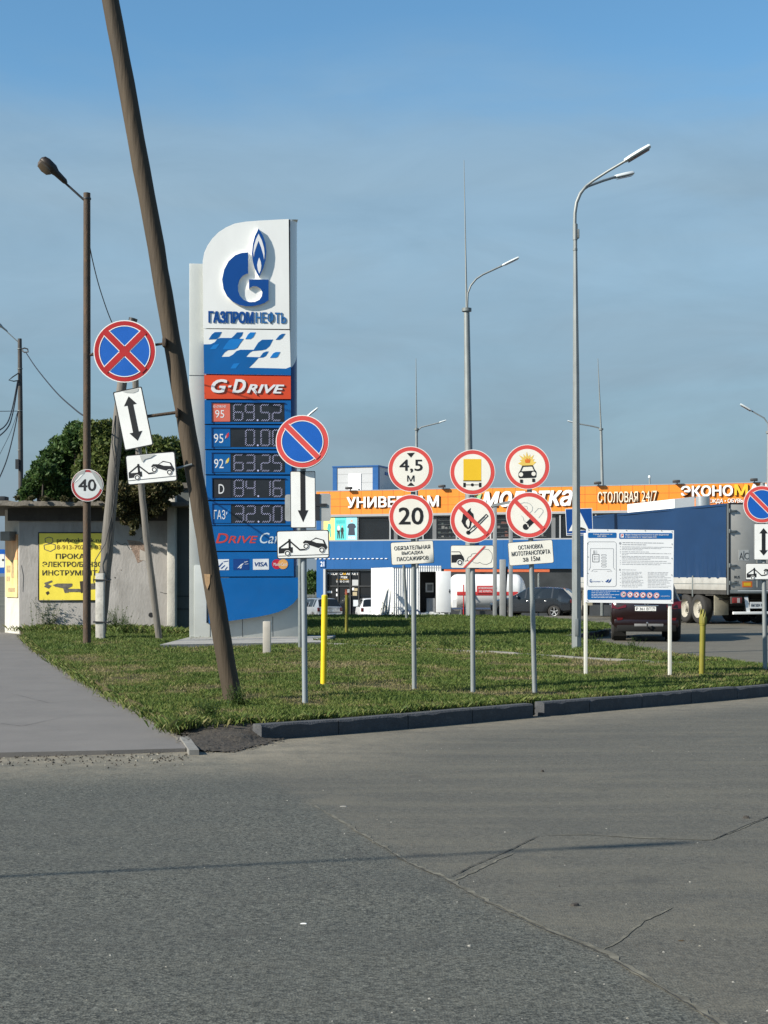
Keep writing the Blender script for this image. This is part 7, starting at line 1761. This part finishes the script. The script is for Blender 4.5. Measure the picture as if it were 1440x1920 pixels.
for x in (-.28, 2.58): mb = MB(); mb.box(x, x + .2, 15.95, 16.05, 2.2, 2.95, PLAST, .03); mb.box(x, x + .2, 15.95, 16.05, 1.85, 2.1, PLAST, .03); mb.tube([(x + .1, 16, 2.9), (.5 if x < 0 else 2.0, 16.1, 3.0)], .02, PLAST, 6); mb.build('mirror', t)
for y in (12.5, 15.65):
    for x, s_ in ((.17, -1), (2.33, 1)): wheel(t, x, y, .52, .52, .32, s_, True)
mb = MB(); mb.box(.75, 1.75, 11.6, 16.0, .55, .95, CHAS); mb.box(.04, .44, 11.75, 11.8, .45, 1.08, BEI); mb.box(.02, .55, 11.8, 13.2, 1.06, 1.1, CHAS); mb.tube([(.35, 13.4, .7), (.35, 14.4, .7)], .3, GALVD, 14); mb.build('tractor_chassis', t)
# the tractor is turned to the right about its fifth wheel
piv = Vector((1.25, 12.4, 0)); rot_ = Matrix.Rotation(R(-21), 4, 'Z')
for o in set(COL.objects) - before_:
    if o.parent == t: o.location = rot_ @ (o.location - piv) + piv; o.rotation_euler = (0, 0, R(-21))
# ---- white box body and vertical silver duct beyond the trailer roof
b = P(1295, 1000, 78); b.z = gz(78); k = 78 / F; zz = lambda py: (1080 - py) * k + H - b.z
bt_ = thing('box_truck', 'white box lorry whose roof shows above the blue trailer', 'lorry', b, R(14))
x0, x1 = (1262 - 1295) * k, (1303 - 1295) * k
mb = MB(); mb.add([(x0, 0, 1.2), (x1, 0, 1.2), (x1, 0, zz(931)), (x0, 0, zz(936)), (x0, 6, 1.2), (x1, 6, 1.2), (x1, 6, zz(931)), (x0, 6, zz(936))], [(0, 1, 2, 3), (5, 4, 7, 6), (0, 3, 7, 4), (1, 5, 6, 2), (3, 2, 6, 7), (0, 4, 5, 1)], KW); mb.build('box_body', bt_, smooth=0)
mb = MB(); mb.box(x0 + .1, x1 - .1, .1, 8.2, .7, 1.2, CHAS); mb.build('chassis', bt_, smooth=0)
mb = MB(); mb.box(x0 + .05, x1 - .05, 6.3, 8.2, .8, 3.0, KW, .1); mb.build('cab', bt_)
for y in (1.2, 7.2):
    for x, s_ in ((x0 + .12, -1), (x1 - .12, 1)): wheel(bt_, x, y, .45, .45, .28, s_, True)
b = P(1318, 1000, 84); b.z = gz(84); k = 84 / F; zz = lambda py: (1080 - py) * k + H - b.z; mb = MB()
mb.tube([(0, 0, 0), (0, 0, zz(931))], 13.5 * k, mat('bright_sheet_steel', (.55, .57, .58), .3, .7, var=.08, stretch=(1, 1, .2)), 24)
for z in (1.5, 3, 4.5): mb.tube([(0, 0, z), (0, 0, z + .05)], 13.8 * k, GALV, 24)
o = mb.build('silver_silo', None, b); tag(o, 'silver sheet metal cylinder rising behind the blue trailer roof', 'silo')

# ================================================ LITTER, PEBBLES, OFF-FRAME POLE WHOSE SHADOW CROSSES THE ROAD
def litter(px, py, sx, sy, h, m, name, label, cat, rz=0):
    p = G(px, py, 0); p.z = rz_(p) ; mb = MB(); n = 7; r = random.Random(px)
    top = [(math.cos(6.283 * i / n) * sx * r.uniform(.6, 1), math.sin(6.283 * i / n) * sy * r.uniform(.6, 1)) for i in range(n)]
    v = [(x * 1.1, y * 1.1, 0) for x, y in top] + [(x * .8, y * .8, h * r.uniform(.6, 1)) for x, y in top] + [(0, 0, h)]
    mb.add(v, [(i, (i + 1) % n, n + (i + 1) % n, n + i) for i in range(n)] + [(n + i, n + (i + 1) % n, 2 * n) for i in range(n)], m)
    o = mb.build(name, None, p, smooth=30); o.rotation_euler = (0, 0, rz); return tag(o, label, cat)
def rz_(p): return rz(p.x, p.y) - .004
STONE = mat('dark_stone', (.04, .035, .03), .9, var=.3, scale=20); PALES = mat('pale_stone', (.28, .27, .24), .9, var=.2); LEAFD = mat('dry_leaf', (.05, .035, .02), .9, var=.3)
litter(1077, 1696, .028, .018, .016, STONE, 'pebble', 'dark pebble on the smooth asphalt at lower right', 'pebble')
litter(570, 1726, .022, .005, .006, WHITE, 'cigarette_butt', 'white cigarette end on the asphalt at lower centre', 'litter')
litter(1017, 1445, .018, .014, .02, STONE, 'pebble', 'small dark pebble in mid road right of centre', 'pebble'); litter(1278, 1762, .02, .008, .006, LEAFD, 'dry_leaf', 'small dark leaf on the asphalt at lower right', 'leaf')
litter(880, 1769, .009, .008, .008, PALES, 'pebble', 'tiny pale pebble near the asphalt seam', 'pebble'); litter(708, 1365, .06, .03, .02, PALES, 'pebble', 'pale stone chips lying by the kerb left of centre', 'pebble')
litter(1400, 1531, .03, .02, .02, STONE, 'pebble', 'dark clod on the crack at the right side', 'pebble'); litter(645, 1507, .035, .03, .006, mat('paper_scrap', (.22, .21, .19), .9), 'paper_scrap', 'grey scrap of paper near the top of the asphalt seam', 'litter')
mb = MB(); rs = random.Random(9)
for i in range(150):
    px, py = rs.uniform(-40, 1480), 1400 + 520 * rs.random() ** 1.3; p = G(px, py, 0); s_ = rs.uniform(.002, .006); z_ = rz(p.x, p.y) - .003
    mb.add([(p.x - s_, p.y - s_, z_), (p.x + s_, p.y - s_, z_), (p.x + s_, p.y + s_, z_), (p.x - s_, p.y + s_, z_), (p.x, p.y, z_ + s_)], [(0, 1, 4), (1, 2, 4), (2, 3, 4), (3, 0, 4)], rs.choice([PALES, PALES, STONE, DUSTM]))
o = mb.build('road_grit', smooth=0); o['kind'] = 'stuff'; tag(o, 'tiny stones and grit scattered over the asphalt', 'grit')
hh = 7.0; Ls = hh / math.tan(ELEV); tip = Vector((1.75 - math.cos(PHI) * Ls, 9.54 - math.sin(PHI) * Ls, hh)); dsh = Vector((3.87, 1.04, 0)).normalized(); base = Vector((1.75, 9.54, 0)) - dsh * 11.6
t = thing('leaning_pole', 'leaning roadside lamp pole left of the picture casting a shadow on the road', 'street lamp', base)
mb = MB(); d = tip - base; mb.tube([(0, 0, -.1), d], [.034, .018], WOODG, 12); mb.build('pole', t); mb = MB(); lamp_head(mb, d * .88, d, 1.0, .12, .10, LUMB, LGL); mb.build('lamp_head', t)
